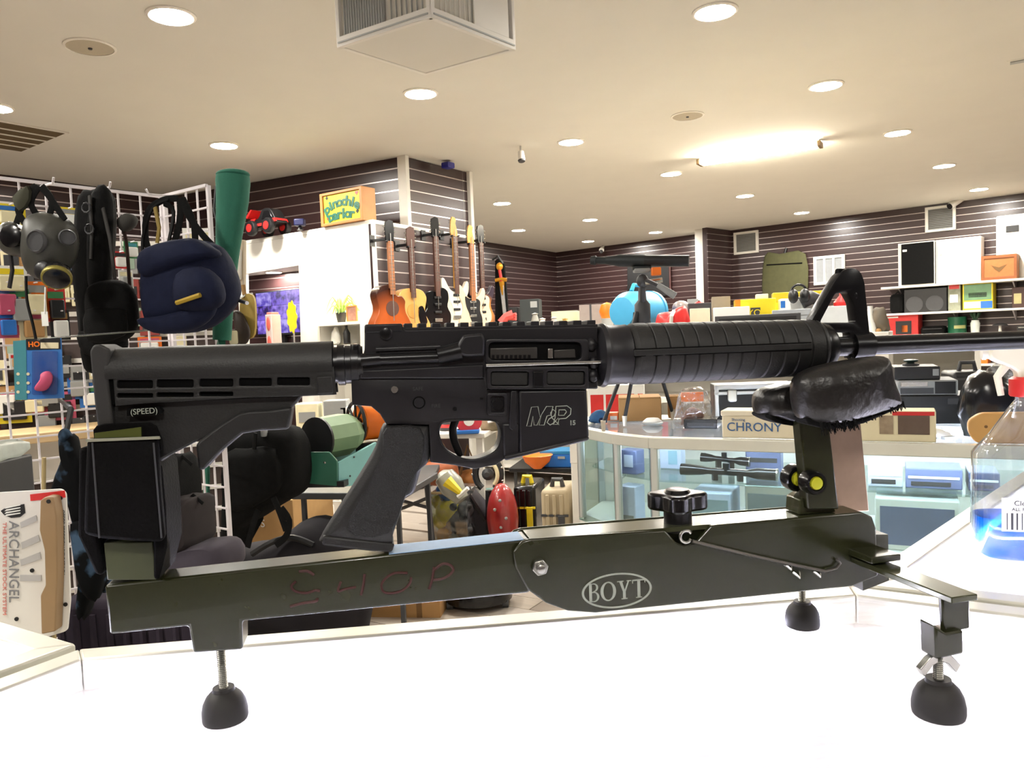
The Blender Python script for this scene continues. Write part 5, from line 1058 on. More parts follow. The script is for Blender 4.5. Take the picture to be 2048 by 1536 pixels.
t = thing('red_glove', 'pinkish red glove on a small box on the rear shelf', 'glove'); p = at(1014, 636, 6.6); part(MB().box((p.x, p.y, (GZ + p.z - .08) / 2), (.1, .1, p.z - .08 - GZ)), 'stand', M_card, t); part(MB().tube([at(1003, 646, 6.6), at(1012, 634, 6.6), at(1026, 630, 6.6)], [.04, .035, .045], 8), 'palm', mat('pink_red_cloth', (224, 90, 84), .7), t)
for k in range(3): part(MB().tube([at(1024, 630 + k * 4, 6.6), at(1032, 628 + k * 5, 6.58)], .014, 6), 'finger', mat('pink_red_cloth', (224, 90, 84), .7), t)
for x, y, m, lb in ((1085, 640, mat('shell_cream', (226, 216, 206), .5), 'cream striped shell on the rear shelf'), (1070, 630, mat('cup_grey', (150, 150, 140), .4), 'small grey cup before the dark green box'), (1214, 618, M_orange, 'orange ball at the end of the grey storage box'), (1108, 638, mat('shell_grey', (180, 176, 170), .5), 'pale round trinket right of the cream shell'), (1130, 640, mat('brass', (200, 160, 90), .35, .6), 'small brass ornament on the rear shelf')):
    p = at(x, y, 6.75); t = thing('trinket', lb, 'ornament'); h = p.z - GZ; part(MB().lathe([(.03, 0), (.05, h * .3), (.045, h * .7), (.02, h), (0, h)] if x != 1214 else [(0, h - .1), (.05, h - .08), (.07, h - .02), (.05, h + .04), (0, h + .06)], Matrix.Translation((p.x, p.y, GZ)), 12), 'cup' if x == 1070 else 'body', m, t); part(MB().lathe([(.02, h), (.03, h + .01), (0, h + .02)] if x != 1214 else [(.06, 0), (.05, h - .08), (0, h - .08)], Matrix.Translation((p.x, p.y, GZ)), 10), 'rim', m if x != 1214 else M_grey, t)
# sword on a black board
p = at(1006, 640, 8.0); t = thing('sword', 'gold hilted sword standing point down against the black board', 'sword'); SMx = frame(at(1008, 600, 8.0), Vector((.9, -.3, 0)), UP)
def sq(x, y): q = onpl(x, y, SMx); return SMx @ Vector((q[0], q[1], 0))
M_gold = mat('gold', (226, 160, 50), .3, .7)
M_blade = mat('blade', (190, 190, 196), .2, .8)
part(MB().tube([sq(1003, 567), sq(1012, 650), sq(1030, 840)], [.03, .025, .005], 6, flat=.3), 'blade', M_blade, t); part(MB().tube([sq(999, 540), sq(1003, 563)], .016, 8), 'grip', M_red, t); part(MB().tube([sq(991, 561), sq(1003, 558), sq(1013, 560)], .02, 8), 'cross_guard', M_gold, t); part(MB().ell(sq(999, 533), (.035, .035, .04)), 'pommel', M_gold, t); part(MB().tube([sq(1003, 563), sq(1006, 590)], [.03, .012], 8), 'collar', M_gold, t)
bq = [(a_, b_ if b_ > -.2 else -SMx.translation.z) for a_, b_ in L(SMx, [(980, 760), (986, 520), (992, 516), (1004, 526), (1030, 760)])]; t = thing('black_board', 'tall tapering black board behind the gold hilted sword', 'display board'); part(MB().prism(bq, -.1, -.06, SMx), 'board', M_cloth, t, .004); part(MB().tube([sq(985, 520), sq(996, 512), sq(1006, 527)], .012, 6), 'top_cord', M_black, t)
# small window like dark board on the back wall behind the scope
t = thing('wall_board', 'dark board on the back wall behind the spotting scope', 'board'); WM = frame(e4, e5 - e4, UP); q = L(WM, [(1255, 602), (1342, 590), (1340, 528), (1255, 532)], .05); part(MB().prism(q, .02, .06, WM), 'panel', M_black, t, .004); part(MB().tube([(q[1][0], q[1][1], .06), (q[2][0], q[2][1], .06)], .02, 6, M=WM), 'edge', mat('dark_red_edge', (70, 34, 32), .5), t)
# ================================================================== on the far case
def cp(x, y): return onz(x, y, ZT)
tri = thing('tripod', 'black tripod standing on the far display case', 'tripod')
hd = at(1285, 618, 2.55); feet = [cp(1207, 862), cp(1250, 852), onz(1345, 838, ZT)]
part(MB().lathe([(.022, -.05), (.026, -.03), (.026, .015), (.014, .03), (.012, .07)], Matrix.Translation(hd), 16), 'crown', M_dgrey, tri)
for f in feet:
    d = (f - hd); mid = hd + d * .55; s0 = hd + Vector((d.x, d.y, 0)).normalized() * .022 + Vector((0, 0, -.01))
    lg = part(MB().tube([s0, mid], .0095, 10), 'leg', M_black, tri); part(MB().tube([mid, f + Vector((0, 0, .025))], .0065, 10), 'leg_lower', M_black, lg); part(MB().tube([f + Vector((0, 0, .034)), f], [.009, .006], 10), 'foot', mat('pale_rubber', (200, 190, 170), .6), lg); part(MB().tube([mid - d.normalized() * .012, mid + d.normalized() * .012], .0125, 10), 'leg_clamp', M_black, lg)
hp = at(1285, 562, 2.5)
part(MB().tube([hd, hp], .009, 10), 'centre_column', M_dgrey, tri); part(MB().ell(hp, (.02, .02, .022)), 'head', M_dgrey, tri); part(MB().box(at(1283, 541, 2.5), (.05, .04, .012)), 'mount_plate', M_grey, tri, .003)
part(MB().tube([hp + Vector((.005, -.015, -.006)), hp + Vector((.06, -.02, 0))], .008, 8), 'pan_knob', M_steel, tri)
part(MB().tube([at(1292, 560, 2.47), at(1318, 571, 2.45)], .0065, 8), 'pan_handle', M_dgrey, tri); part(MB().tube([at(1316, 570, 2.45), at(1350, 592, 2.43)], [.009, .012], 10), 'handle_grip', M_grey, tri)
part(MB().box(at(1312, 543, 2.46), (.03, .02, .026)), 'level_block', M_orange, tri, .003)
sc = thing('spotting_scope', 'long dark spotting scope mounted on the tripod', 'spotting scope')
a = at(1182, 521, 2.56); b = at(1378, 522, 2.46); M_sc = mat('scope_armor', (28, 34, 36), .5, var=.15)
def along(k): return a + (b - a) * k
part(MB().tube([along(0), along(.05), along(.06), along(.16)], [.014, .016, .012, .012], 14), 'eyepiece', M_sc, sc)
part(MB().tube([along(.16), along(.26), along(.30), along(.56)], [.013, .017, .02, .02], 16), 'tube', M_sc, sc); part(MB().tube([along(.56), along(.58), along(1.0)], [.02, .0185, .0185], 16), 'objective_hood', M_black, sc)
part(MB().box(at(1283, 536, 2.5), (.06, .022, .012)), 'mount_foot', M_sc, sc, .003)
carton('brown_carton', 'brown cardboard carton between the tripod legs on the far case', 'box', 1236, 1322, 797, 2.7, ZT, .14, M_card, yaw=R(-8), tape=M_cardd, flaps=True)
t, M, W, H, D = carton('red_sign_box', 'white carton with red panels on the floor shelf beyond the far case', 'box', 1176, 1290, 770, 3.9, at(1285, 860, 3.75).z + .001, .25, M_paperw, yaw=R(-10), deco=((.05, .3, .28, .78, M_red, 'red_panel'), (.32, .3, .82, .78, M_red, 'red_panel'), (.88, .3, .97, .78, M_red, 'red_panel')))
t_, _, _, _, _ = carton('low_bench', 'low white bench beyond the far case', 'bench', 1150, 1420, 860, 3.75, 0, .6, M_white, yaw=R(-10), lid=M_white)
t = thing('shop_light', 'small glowing white round puck on the far case', 'puck light'); p = cp(1305, 848); part(MB().lathe([(.03, 0), (.032, .01), (.02, .02), (0, .022)], Matrix.Translation(p), 18), 'dome', M_paperw, t); part(MB().lathe([(.034, 0), (.036, .006), (.032, .008)], Matrix.Translation(p), 18), 'base_ring', M_alu, t)
t = thing('clear_packet', 'crinkled clear bag of brown parts beside the hard case', 'plastic bag'); M_bag = glass('bag_film', (240, 240, 236), haze=.35, hscale=(30, 30, 30), refl=2.)
BMx = frame(cp(1386, 852), Vector((1, -.15, 0)), UP); part(MB().pillow(smoothp([(-.055, 0), (.05, 0), (.06, .05), (.05, .10), (.03, .125), (-.03, .12), (-.05, .07)], 3), -.035, .035, BMx, 8, .3, .12, 9), 'film', M_bag, t, 0, 70)
part(MB().pillow(smoothp([(-.035, .006), (.03, .006), (.035, .04), (.0, .06), (-.03, .04)], 3), -.02, .02, BMx, 6, .4, .2, 5), 'contents', mat('brown_parts', (128, 84, 66), .7, var=.3), t, 0, 60); part(MB().box((0, .095, .0), (.07, .03, .012), BMx), 'header_card', M_orange, t)
carton('brown_slim_box', 'slim brown carton left of the clear bag', 'box', 1334, 1366, 792, 2.75, ZT, .08, M_card, yaw=R(-10), tape=M_cardd)
t, M, W, H, D = carton('black_tray_flat', 'flat black tray wrapped in clear film before the clear bag', 'tray', 1366, 1440, 838, 2.42, ZT, .09, M_blackgl, yaw=R(-22), deco=((.1, .3, .9, .6, M_dgrey, 'label'),))
t, M, W, H, D = carton('hard_case', 'black hard case with silver edges and latch behind the leather bag', 'case', 1420, 1590, 768, 2.62, ZT, .12, M_black, yaw=R(-8))
for nm, c, s in (('edge_trim', (W / 2, H * .93, .002), (W, H * .14, .008)), ('edge_trim', (W / 2, H * .76, .002), (W, H * .1, .008)), ('edge_trim', (.008, H / 2, .002), (.014, H, .008)), ('edge_trim', (W - .008, H / 2, .002), (.014, H, .008))): part(MB().box(c, s, M), nm, M_alu, t, .002)
part(MB().prism(fillet(rect(W * .16, H * .52, W * .28, H * .86), .008), .005, .014, M), 'latch', M_steel, t, .003)
t, M, W, H, D = carton('chrony_box', 'cream carton with blue CHRONY lettering on the far case', 'box', 1443, 1606, 822, 2.15, ZT + .001, .09, mat('cream_carton', (230, 218, 190), .7, var=.05), yaw=math.atan2(fd.y, fd.x), lid=mat('cream_carton_lid', (236, 226, 202), .7, var=.04))
lettering(t, M, W, H, 'CHRONY', .42, .40, .34, mat('print_blue', (52, 96, 150), .5), label='blue lettering reading CHRONY', sx=1.0); lettering(t, M, W, H, 'Shooting', .22, .68, .1, mat('print_blue', (52, 96, 150), .5), 'small_lettering')
t, M, W, H, D = carton('picture_carton', 'cream carton printed with brown photographs on the far case', 'box', 1716, 1872, 822, 1.99, ZT + .001, .09, mat('pale_cream', (228, 216, 180), .7, var=.05), yaw=math.atan2(fd.y, fd.x), deco=((.28, .25, .46, .85, mat('pic_brown', (120, 92, 74), .6, var=.4, scale=40, c2=(190, 170, 140)), 'picture'), (.52, .25, .92, .85, mat('pic_brown2', (134, 112, 96), .6, var=.4, scale=50, c2=(90, 70, 60)), 'picture'), (.45, .86, .98, .98, M_red, 'red_band')))
def deck_box(nm, lb, x0, x1, yt, yb, d, dep, m, panel, yaw): return carton(nm, lb, 'video deck' if 'deck' in lb else 'box', x0, x1, yt, d, at((x0 + x1) / 2, yb, d).z, dep, m, yaw=yaw, deco=((.05, .2, .55, .7, panel, 'front_panel'), (.6, .3, .94, .6, M_black, 'slot')))
yd = R(-22)
zA = ZT + .001
def stack(nm, lb, cat, x0, x1, h, d, dep, m, zb, deco=(), yaw=yd):
    t, M, W, H, D = carton(nm, lb, cat, x0, x1, px(Vector((at((x0 + x1) / 2, 800, d).x, d, zb + h)))[1], d, zb, dep, m, yaw=yaw, deco=deco); return zb + H + .001
z1 = stack('black_crate', 'lowest black box in the stack behind the picture carton', 'box', 1788, 1962, .085, 2.3, .2, M_black, zA, ((.6, .7, .98, .9, M_dgrey, 'label'),))
z2 = stack('grey_video_deck', 'silver and grey video deck in the middle of the stack', 'video deck', 1786, 1916, .045, 2.32, .17, M_grey, z1, ((.04, .1, .6, .5, M_dgrey, 'front_panel'), (.62, .1, .96, .9, M_black, 'slot'), (.05, .6, .5, .9, M_steel, 'trim')))
z3 = stack('black_video_deck', 'black video deck on top of the stack beside the leather bag', 'video deck', 1780, 1880, .04, 2.34, .16, M_black, z2, ((.84, .3, .97, .8, M_grey, 'display'),))
t, M, W, H, D = carton('black_hard_bag', 'large matt black equipment case behind the video decks', 'case', 1880, 1992, 744, 2.75, ZT, .16, M_black, yaw=R(-14), bev=.012); part(MB().tube([M @ Vector((W * .3, H, -.08)), M @ Vector((W * .34, H + .03, -.08)), M @ Vector((W * .66, H + .03, -.08)), M @ Vector((W * .7, H, -.08))], .008, 8), 'handle', M_dgrey, t); part(MB().box((W / 2, H * .8, .002), (W, .008, .006), M), 'lid_seam', M_dgrey, t)
t = thing('wrapped_bundle', 'black bundle in clear plastic right of the equipment case', 'bundle'); WM_ = frame(cp(1972, 868), Vector((1, -.3, 0)), UP); part(MB().pillow(smoothp([(-.05, 0), (.06, 0), (.07, .08), (.05, .15), (-.01, .17), (-.06, .12)], 2), -.05, .05, WM_, 7, .14, .12, 8), 'bundle', M_blackgl, t, 0, 60); part(MB().pillow(smoothp([(.0, .05), (.07, .05), (.085, .13), (.07, .18), (.01, .175)], 3), -.055, .02, WM_, 6, .3, .12, 3), 'film', M_bag, t, 0, 60)
t = thing('green_vase', 'small dark green ornament standing on the black video deck', 'ornament'); p = at(1828, 748, 2.42); h = at(1828, 718, 2.42).z - z3; part(MB().lathe([(.018, 0), (.008, .01), (.007, h * .4), (.02, h * .6), (.022, h * .85), (.012, h), (0, h)], Matrix.Translation((p.x - .01, 2.42, z3)), 14), 'vase', mat('vase_green', (44, 66, 62), .3), t); part(MB().lathe([(.024, .0), (.024, .004), (.01, .006)], Matrix.Translation((p.x - .01, 2.42, z3)), 14), 'base', M_dgrey, t)
t = thing('wooden_board', 'rounded pale wooden board with a dark knot at the right', 'board'); q = cp(1990, 888); WB = frame(Vector((q.x, q.y + .01, ZT)), fd, UP); o = [onpl(x, y, WB, .01) for x, y in ((1960, 822), (2090, 820), (2100, 885), (1952, 882), (1936, 862), (1935, 838))]; mn = min(b for a, b in o); o = [(a, b - mn + .001) for a, b in o]
part(MB().prism(fillet(o, .012), -.02, .01, WB), 'board', M_wood, t, .003); k = onpl(1972, 848, WB, .01); part(MB().lathe([(0, 0), (.004, 0), (.003, .001), (0, .0012)], WB @ Matrix.Translation((k[0], k[1] - mn, .01)), 10), 'knot', M_cardd, t)
t = thing('tissue', 'crumpled white tissue beside the picture carton', 'tissue'); part(MB().pillow(smoothp([(-.03, 0), (.035, 0), (.03, .012), (.0, .022), (-.02, .012)], 3), -.02, .02, frame(cp(1898, 880) + Vector((0, .06, 0)), fd, UP), 6, .4, .3, 4), 'tissue', M_paperw, t, 0, 60); t2 = part(MB().box(cp(1920, 884) + Vector((0, .05, .004)), (.03, .02, .008)), 'core', M_grey, t)
t = thing('tripod_side_box', 'small orange and white packet beside the tripod foot', 'packet'); PM, PW, PH, PD = fitbox(1212, 1236, 826, 2.75, ZT, .05, R(-10)); part(MB().box((PW / 2, PH / 2, -PD / 2), (PW, PH, PD), PM), 'carton', M_orange, t, .002); part(MB().box((PW * .6, PH * .35, .001), (PW * .6, PH * .5, .003), PM), 'label', M_paperw, t)
t = thing('blue_rag', 'crumpled blue cloth left of the tripod foot', 'cloth'); part(MB().pillow(smoothp([(-.03, 0), (.03, 0), (.03, .03), (.0, .045), (-.03, .025)], 3), -.02, .02, frame(cp(1192, 852) + Vector((.02, .1, 0)), dA, UP), 6, .4, .3, 6), 'cloth', mat('blue_cloth', (50, 90, 130), .9, var=.3), t, 0, 60); part(MB().ell(cp(1192, 852) + Vector((.03, .08, .01)), (.012, .012, .01)), 'fold', M_navy, t)
# ---------------------------------------------------------------- inside the far case
SZ = .865
def inscope(x0, y0, x1, y1, label, r=.018, back=.06):
    # lies on the glass shelf, lifted by its mounts
    a = at(x0, y0, 1); 
    def place(x, y):
        r_ = ray(x, y); tt = (F3 + fn * back - CAM).dot(fn) / r_.dot(fn); return CAM + r_ * tt
    a, b = place(x0, y0), place(x1, y1); t = thing('rifle_scope', label, 'rifle scope', 'scopes inside the far case'); f = lambda k: a + (b - a) * k
    part(MB().tube([f(0), f(.08), f(.22), f(.28)], [r, r, r * .8, r * .62], 14), 'eyepiece', M_blackgl, t); part(MB().tube([f(.27), f(.72)], r * .6, 14), 'tube', M_blackgl, t); part(MB().tube([f(.7), f(.8), f(1)], [r * .62, r * 1.0, r * 1.05], 16), 'objective', M_blackgl, t); part(MB().tube([f(.985), f(1.0)], r * 1.1, 16), 'ring', M_steel, t)
    c = f(.48); part(MB().tube([c, c + Vector((0, 0, r * 1.5))], r * .6, 10), 'turret', M_blackgl, t)
    for k in (.36, .62): g = f(k); part(MB().box((g.x, g.y, (SZ + g.z) / 2), (.014, .02, max(.01, g.z - SZ))), 'mount', M_blackgl, t)
inscope(1362, 938, 1556, 950, 'long black rifle scope lying along the glass shelf', .017, .09); inscope(1402, 914, 1500, 924, 'black rifle scope standing behind the longer one', .014, .2)
M_bluish = mat('blue_grey_box', (110, 120, 160), .5, var=.2); M_bluew = mat('blue_white_box', (206, 216, 240), .5, var=.1)
def incase(nm, lb, cat, x0, x1, yt, zb, back, dep, m, deco=(), yaw=math.atan2(fd.y, fd.x)):
    r_ = ray((x0 + x1) / 2, yt); tt = (F3 + fn * back - CAM).dot(fn) / r_.dot(fn); d = (CAM + r_ * tt).y; return carton(nm, lb, cat, x0, x1, yt, d, zb, dep, m, yaw=yaw, deco=deco)
incase('scope_carton', 'blue grey picture carton in the far case by the corner post', 'box', 1237, 1288, 900, SZ + .001, .12, .05, M_bluish, ((.3, .3, .8, .8, M_bluew, 'picture'),), yaw=R(-40))
incase('white_carton', 'white carton on the lower deck by the corner post', 'box', 1236, 1290, 972, .701, .10, .06, M_bluew, ((.1, .1, .9, .3, M_grey, 'label'),), yaw=R(-40))
incase('blue_grey_carton', 'blue grey carton behind the scopes in the far case', 'box', 1490, 1566, 898, SZ + .001, .26, .06, M_bluish, ((.1, .4, .9, .6, M_dgrey, 'print'),))
incase('clear_goods_pack', 'pale blue clear pack behind the scopes', 'pack', 1318, 1370, 892, SZ + .001, .24, .05, M_bluew, ((.4, .2, .8, .8, mat('sky', (150, 190, 210), .4), 'picture'),))
for i, (x0, x1, yt, lb) in enumerate(((1810, 1925, 938, 'dark flat device case on the shelf behind the bottle side'), (1930, 2000, 946, 'dark flat box at the right of the far case shelf'), (1735, 1805, 930, 'white carton standing by the bronze plate in the far case'))):
    incase('flat_device', lb, 'box', x0, x1, yt, SZ + .001, .1, .12, (M_bluish, mat('slate', (84, 90, 120), .4), M_bluew)[i], ((.05, .5, .95, .62, M_paperw, 'silver_line'), (.1, .15, .8, .35, M_dgrey, 'print')))
for i, (x0, x1, yt, lb) in enumerate(((1380, 1480, 986, 'grey glass fronted display tray on the case deck'), (1490, 1600, 972, 'dark framed display tray on the case deck'), (1750, 1920, 1000, 'white framed dark tray on the case deck by the sight rest'))):
    incase('deck_tray', lb, 'tray', x0, x1, yt, .701, .08, .15, (M_bluew, M_alu, M_paperw)[i], ((.06, .1, .94, .85, (mat('tray_blue', (150, 170, 180), .4), mat('tray_grey', (120, 130, 136), .4), mat('tray_slate', (110, 118, 150), .4))[i], 'window'),))
t = thing('price_tags', 'white price tag ring by the corner post', 'price tag'); p = at(1240, 945, 2.45); part(MB().tube([p + Vector((.018 * math.cos(R(a)), 0, .018 * math.sin(R(a)))) for a in range(0, 360, 30)], .004, 6, closed=True), 'ring', M_paperw, t); part(MB().box((p.x, p.y, (SZ + p.z - .02) / 2), (.01, .01, max(.005, p.z - .02 - SZ))), 'stem', M_paperw, t)
# ---------------------------------------------------------------- bottle on the right case
bt = thing('spray_bottle', 'clear spray bottle half full of bright blue liquid at the right edge', 'spray bottle')
bp = onz(2056, 1116, ZT); BB = frame(Vector((bp.x, bp.y, ZT)), Vector((.95, -.3, 0)), UP); bpz = lambda y: at(2056, y, bp.y).z - ZT
hL, hS, hN, hT = bpz(1030), bpz(905), bpz(800), bpz(760)
hw = (2056 - 1956) * bp.y / FPX
def oval(hw, hd_, n=28): return [(hw * math.copysign(abs(math.cos(a)) ** .6, math.cos(a)), hd_ * math.copysign(abs(math.sin(a)) ** .6, math.sin(a))) for a in [2 * math.pi * i / n for i in range(n)]]
def vloft(levels, M, cap=True):
    mb = MB(); n = len(levels[0][1]); vs = [(a, z, -b) for z, lp in levels for a, b in lp]; fs = []
    for i in range(len(levels) - 1):
        for k in range(n): fs.append((i * n + k, i * n + (k + 1) % n, (i + 1) * n + (k + 1) % n, (i + 1) * n + k))
    if cap: fs += [tuple(range(n))[::-1], tuple(range((len(levels) - 1) * n, len(levels) * n))]
    return mb.add(vs, fs, M)
M_pet = glass('pet_plastic', (236, 240, 240), haze=.16, hscale=(12, 12, 12), refl=2.2)
part(vloft([(0, oval(hw * .82, .028)), (.008, oval(hw * .95, .034)), (hS * .3, oval(hw, .036)), (hS, oval(hw * .98, .036)), ((hS + hN) / 2 - .01, oval(hw * .66, .03)), (hN - .012, oval(hw * .34, .02)), (hN, oval(hw * .2, .017)), (hN + .02, oval(hw * .19, .016))], BB, False), 'bottle_body', M_pet, bt, 0, 60)
M_liq = glass('blue_liquid', (36, 150, 236), haze=.30, hscale=(2, 2, 2), refl=1.); 
for n in M_liq.node_tree.nodes:
    if n.type == 'BSDF_DIFFUSE': n.inputs[0].default_value = lin((30, 150, 240))
    if n.type == 'MAP_RANGE': n.inputs[1].default_value = -.5; n.inputs[2].default_value = .3
part(vloft([(.003, oval(hw * .80, .026)), (.009, oval(hw * .92, .032)), (hL, oval(hw * .965, .0345))], BB), 'liquid', M_liq, bt, 0, 60)
lx0, lx1, ly0, ly1 = -.62 * hw, .9 * hw, bpz(1050), bpz(985); part(MB().box(((lx0 + lx1) / 2, (ly0 + ly1) / 2, .0372), (lx1 - lx0, ly1 - ly0, .0006), BB), 'paper_label', M_paperw, bt, 0, 0)
for i in range(16): part(MB().box((lx0 + (lx1 - lx0) * (.06 + .85 * i / 15), ly0 + (ly1 - ly0) * .3, .0377), ((.0012, .0026, .0018)[i % 3], (ly1 - ly0) * .5, .0004), BB), 'barcode_bar', M_black, bt, 0, 0)
part(MB().text('Cleaning', .009, BB @ Matrix.Translation((lx0 + (lx1 - lx0) * .3, ly0 + (ly1 - ly0) * .84, .0377)), .0002), 'label_lettering', M_black, bt, 0, 0); part(MB().text('ALL PURPOSE', .006, BB @ Matrix.Translation((lx0 + (lx1 - lx0) * .3, ly0 + (ly1 - ly0) * .66, .0377)), .0002), 'label_lettering', M_black, bt, 0, 0)
bl0, bl1 = bpz(985), bpz(930); part(MB().box((.3 * hw, (bl0 + bl1) / 2 + .002, .0368), (hw * 1.0, bl1 - bl0, .0005), BB), 'blue_label', mat('label_blue', (150, 176, 206), .5, var=.15), bt, 0, 0)
zc = bpz(792); part(MB().lathe([(.0195, 0), (.021, .002), (.021, .022), (.017, .025)], BB @ Matrix.Translation((0, zc, 0)) @ Matrix.Rotation(R(-90), 4, 'X'), 24), 'red_collar', M_red, bt)
zh = bpz(768); hd2 = [(-.044, zh + .034), (-.044, zh + .046), (-.02, zh + .058), (.03, zh + .058), (.036, zh + .03), (.014, zh + .006), (.012, zh - .004), (-.012, zh - .004), (-.014, zh + .016), (-.03, zh + .026)]
part(MB().prism(smoothp(hd2, 2), -.012, .012, BB), 'spray_head', mat('cream_plastic', (236, 230, 208), .4), bt, .003); part(MB().tube([BB @ Vector((-.042, zh + .04, 0)), BB @ Vector((-.052, zh + .04, 0))], .007, 10), 'nozzle', M_white, bt); part(MB().tube([BB @ Vector((-.022, zh + .028, 0)), BB @ Vector((-.034, zh + .01, 0)), BB @ Vector((-.03, zh - .014, 0))], [.006, .005, .004], 8), 'trigger', mat('cream_plastic', (236, 230, 208), .4), bt); part(MB().tube([BB @ Vector((0, hN, 0)), BB @ Vector((.004, .01, 0))], .0025, 6), 'dip_tube', M_white, bt)
# things glimpsed inside the front and side cases
for x, y, s, lb, m in ((1570, 1480, (.10, .05, .02), 'grey blue pouch lying inside the front lit case', mat('pouch_bluegrey', (150, 152, 168), .6, var=.2)), (250, 1440, (.05, .12, .03), 'pale blue carton inside the front lit case at left', M_bluew), (1900, 1500, (.08, .05, .02), 'white tray inside the front lit case at right', M_paperw)):
    p = onz(x, y, .86); p = Vector((p.x, min(p.y, .78), .741)); t = thing('case_item', lb, 'pouch' if 'pouch' in lb else 'box'); part(MB().box(p + Vector((0, 0, s[2] / 2)), s), 'body', m, t, .004); part(MB().box(p + Vector((0, 0, s[2] + .0006)), (s[0] * .5, s[1] * .4, .001)), 'label', M_grey, t)
# ================================================================== wire grid and hung goods
GT = 1.88
g0 = onz(0, 357, GT); g1 = onz(322, 394, GT); g2 = onz(416, 371, GT); g0 = g1 + (g0 - g1) * 1.35
def gridpanel(name, label, p, q, zlo=.06):
    M = frame((p.x, p.y, 0), q - p, UP); ln = (Vector((q.x, q.y, 0)) - Vector((p.x, p.y, 0))).length; t = thing(name, label, 'grid panel', 'white wire grid panels'); n = max(2, round(ln / .076))
    for i in range(n + 1):
        r = .013 if i in (0, n) else .0058; cube('upright_wire', boxM(M, (ln * i / n, (GT + zlo) / 2, 0), (r, GT - zlo, r)), M_whitemetal, t)
    k = round((GT - zlo) / .076)
    for i in range(k + 1):
        r = .010 if i in (0, k) else .0058; cube('cross_wire', boxM(M, (ln / 2, zlo + (GT - zlo) * i / k, .006), (ln, r, r)), M_whitemetal, t)
    for i in (0, n): part(MB().box((ln * i / n, zlo / 2, 0), (.02, zlo, .12), M), 'foot', M_whitemetal, t, .002)
    return M, ln
LG, LGL = gridpanel('wire_grid', 'white wire grid panel at the left carrying masks and packets', g0, g1)
RG, RGL = gridpanel('narrow_wire_grid', 'narrow white wire grid panel with the navy backpack', g1 + dA * .02, g2)
def hk(M, x, y, wv=.06, m=M_whitemetal, parent=None):
    q = onpl(x, y, M, .01); return MB().tube([(q[0], q[1], 0), (q[0], q[1] - .005, wv), (q[0], q[1] + .012, wv + .01)], .004, 6, M=M)
# --- gas mask
HF = frame(at(85, 480, 2.2), Vector((.8, -.1, 0)), UP)      # common facing for hung goods
gm = thing('gas_mask', 'dark rubber gas mask with round lenses and black filter on the grid', 'gas mask'); M_rub = mat('mask_rubber', (62, 62, 56), .45, var=.2, scale=20)
fo = smoothp(L(HF, [(52, 470), (60, 430), (95, 424), (128, 440), (138, 480), (130, 520), (112, 548), (92, 560), (62, 552), (50, 515)]), 4)
part(MB().pillow(fo, -.09, .06, HF, 11, .42), 'face_piece', M_rub, gm, 0, 70)
for x, y, r, a in ((82, 484, .031, -8), (122, 474, .022, 40)):
    q = onpl(x, y, HF, .045); EM = HF @ Matrix.Translation((q[0], q[1], .048 if a < 0 else .02)) @ Matrix.Rotation(R(a), 4, 'Y'); rg = part(MB().lathe([(r * .82, .006), (r, .006), (r * 1.04, .012), (r * .9, .018), (r * .82, .014)], EM, 22), 'lens_ring', M_dgrey, gm); part(MB().lathe([(0, .013), (r * .6, .012), (r * .83, .009), (r * .8, .004), (0, .004)], EM, 22), 'lens', M_blackgl, rg)
q = onpl(112, 548, HF, .06); FMm = HF @ Matrix.Translation((q[0], q[1], .055)) @ Matrix.Rotation(R(28), 4, 'Y') @ Matrix.Rotation(R(42), 4, 'X'); part(MB().lathe([(.02, -.03), (.034, -.012), (.036, 0), (.036, .02), (.030, .024), (0, .022)], FMm, 22), 'filter', M_blackgl, gm); part(MB().lathe([(.0365, .008), (.038, .010), (.038, .020), (.0365, .022)], FMm, 22), 'filter_rim', mat('dull_gold', (150, 140, 70), .4, .5), gm)
q = onpl(78, 540, HF, .06); part(MB().lathe([(.024, 0), (.026, .012), (.016, .02), (0, .021)], HF @ Matrix.Translation((q[0], q[1], .035)), 16), 'outlet_valve', M_black, gm)
for pts in ([(75, 432), (62, 405), (78, 372)], [(100, 428), (104, 400), (84, 372)], [(52, 450), (36, 420), (50, 390), (72, 372)], [(52, 552), (54, 600), (66, 650), (74, 690)], [(130, 440), (100, 395), (82, 374)]):
    part(MB().tube([HF @ Vector((*onpl(x, y, HF, 0), 0)) for x, y in smoothp(pts, 4, False)], .010, 6, flat=.35), 'strap', M_cloth, gm)
part(MB().pillow(smoothp(L(HF, [(30, 396), (60, 372), (64, 400), (44, 424)]), 2), -.01, .02, HF, 5, .2), 'strap_pad', mat('olive_web', (60, 60, 46), .9), gm); q = onpl(102, 600, HF, .03); part(MB().tube([HF @ Vector((*onpl(101, 575, HF), .02)), HF @ Vector((*onpl(100, 628, HF), .02))], .0025, 5), 'tag_string', M_paperw, gm); part(MB().box((onpl(100, 638, HF)[0], onpl(100, 638, HF)[1], .02), (.02, .04, .001), HF), 'price_tag', M_paperw, gm, 0, 0)
part(hk(LG, 84, 372, .1), 'hook', M_whitemetal, gm)
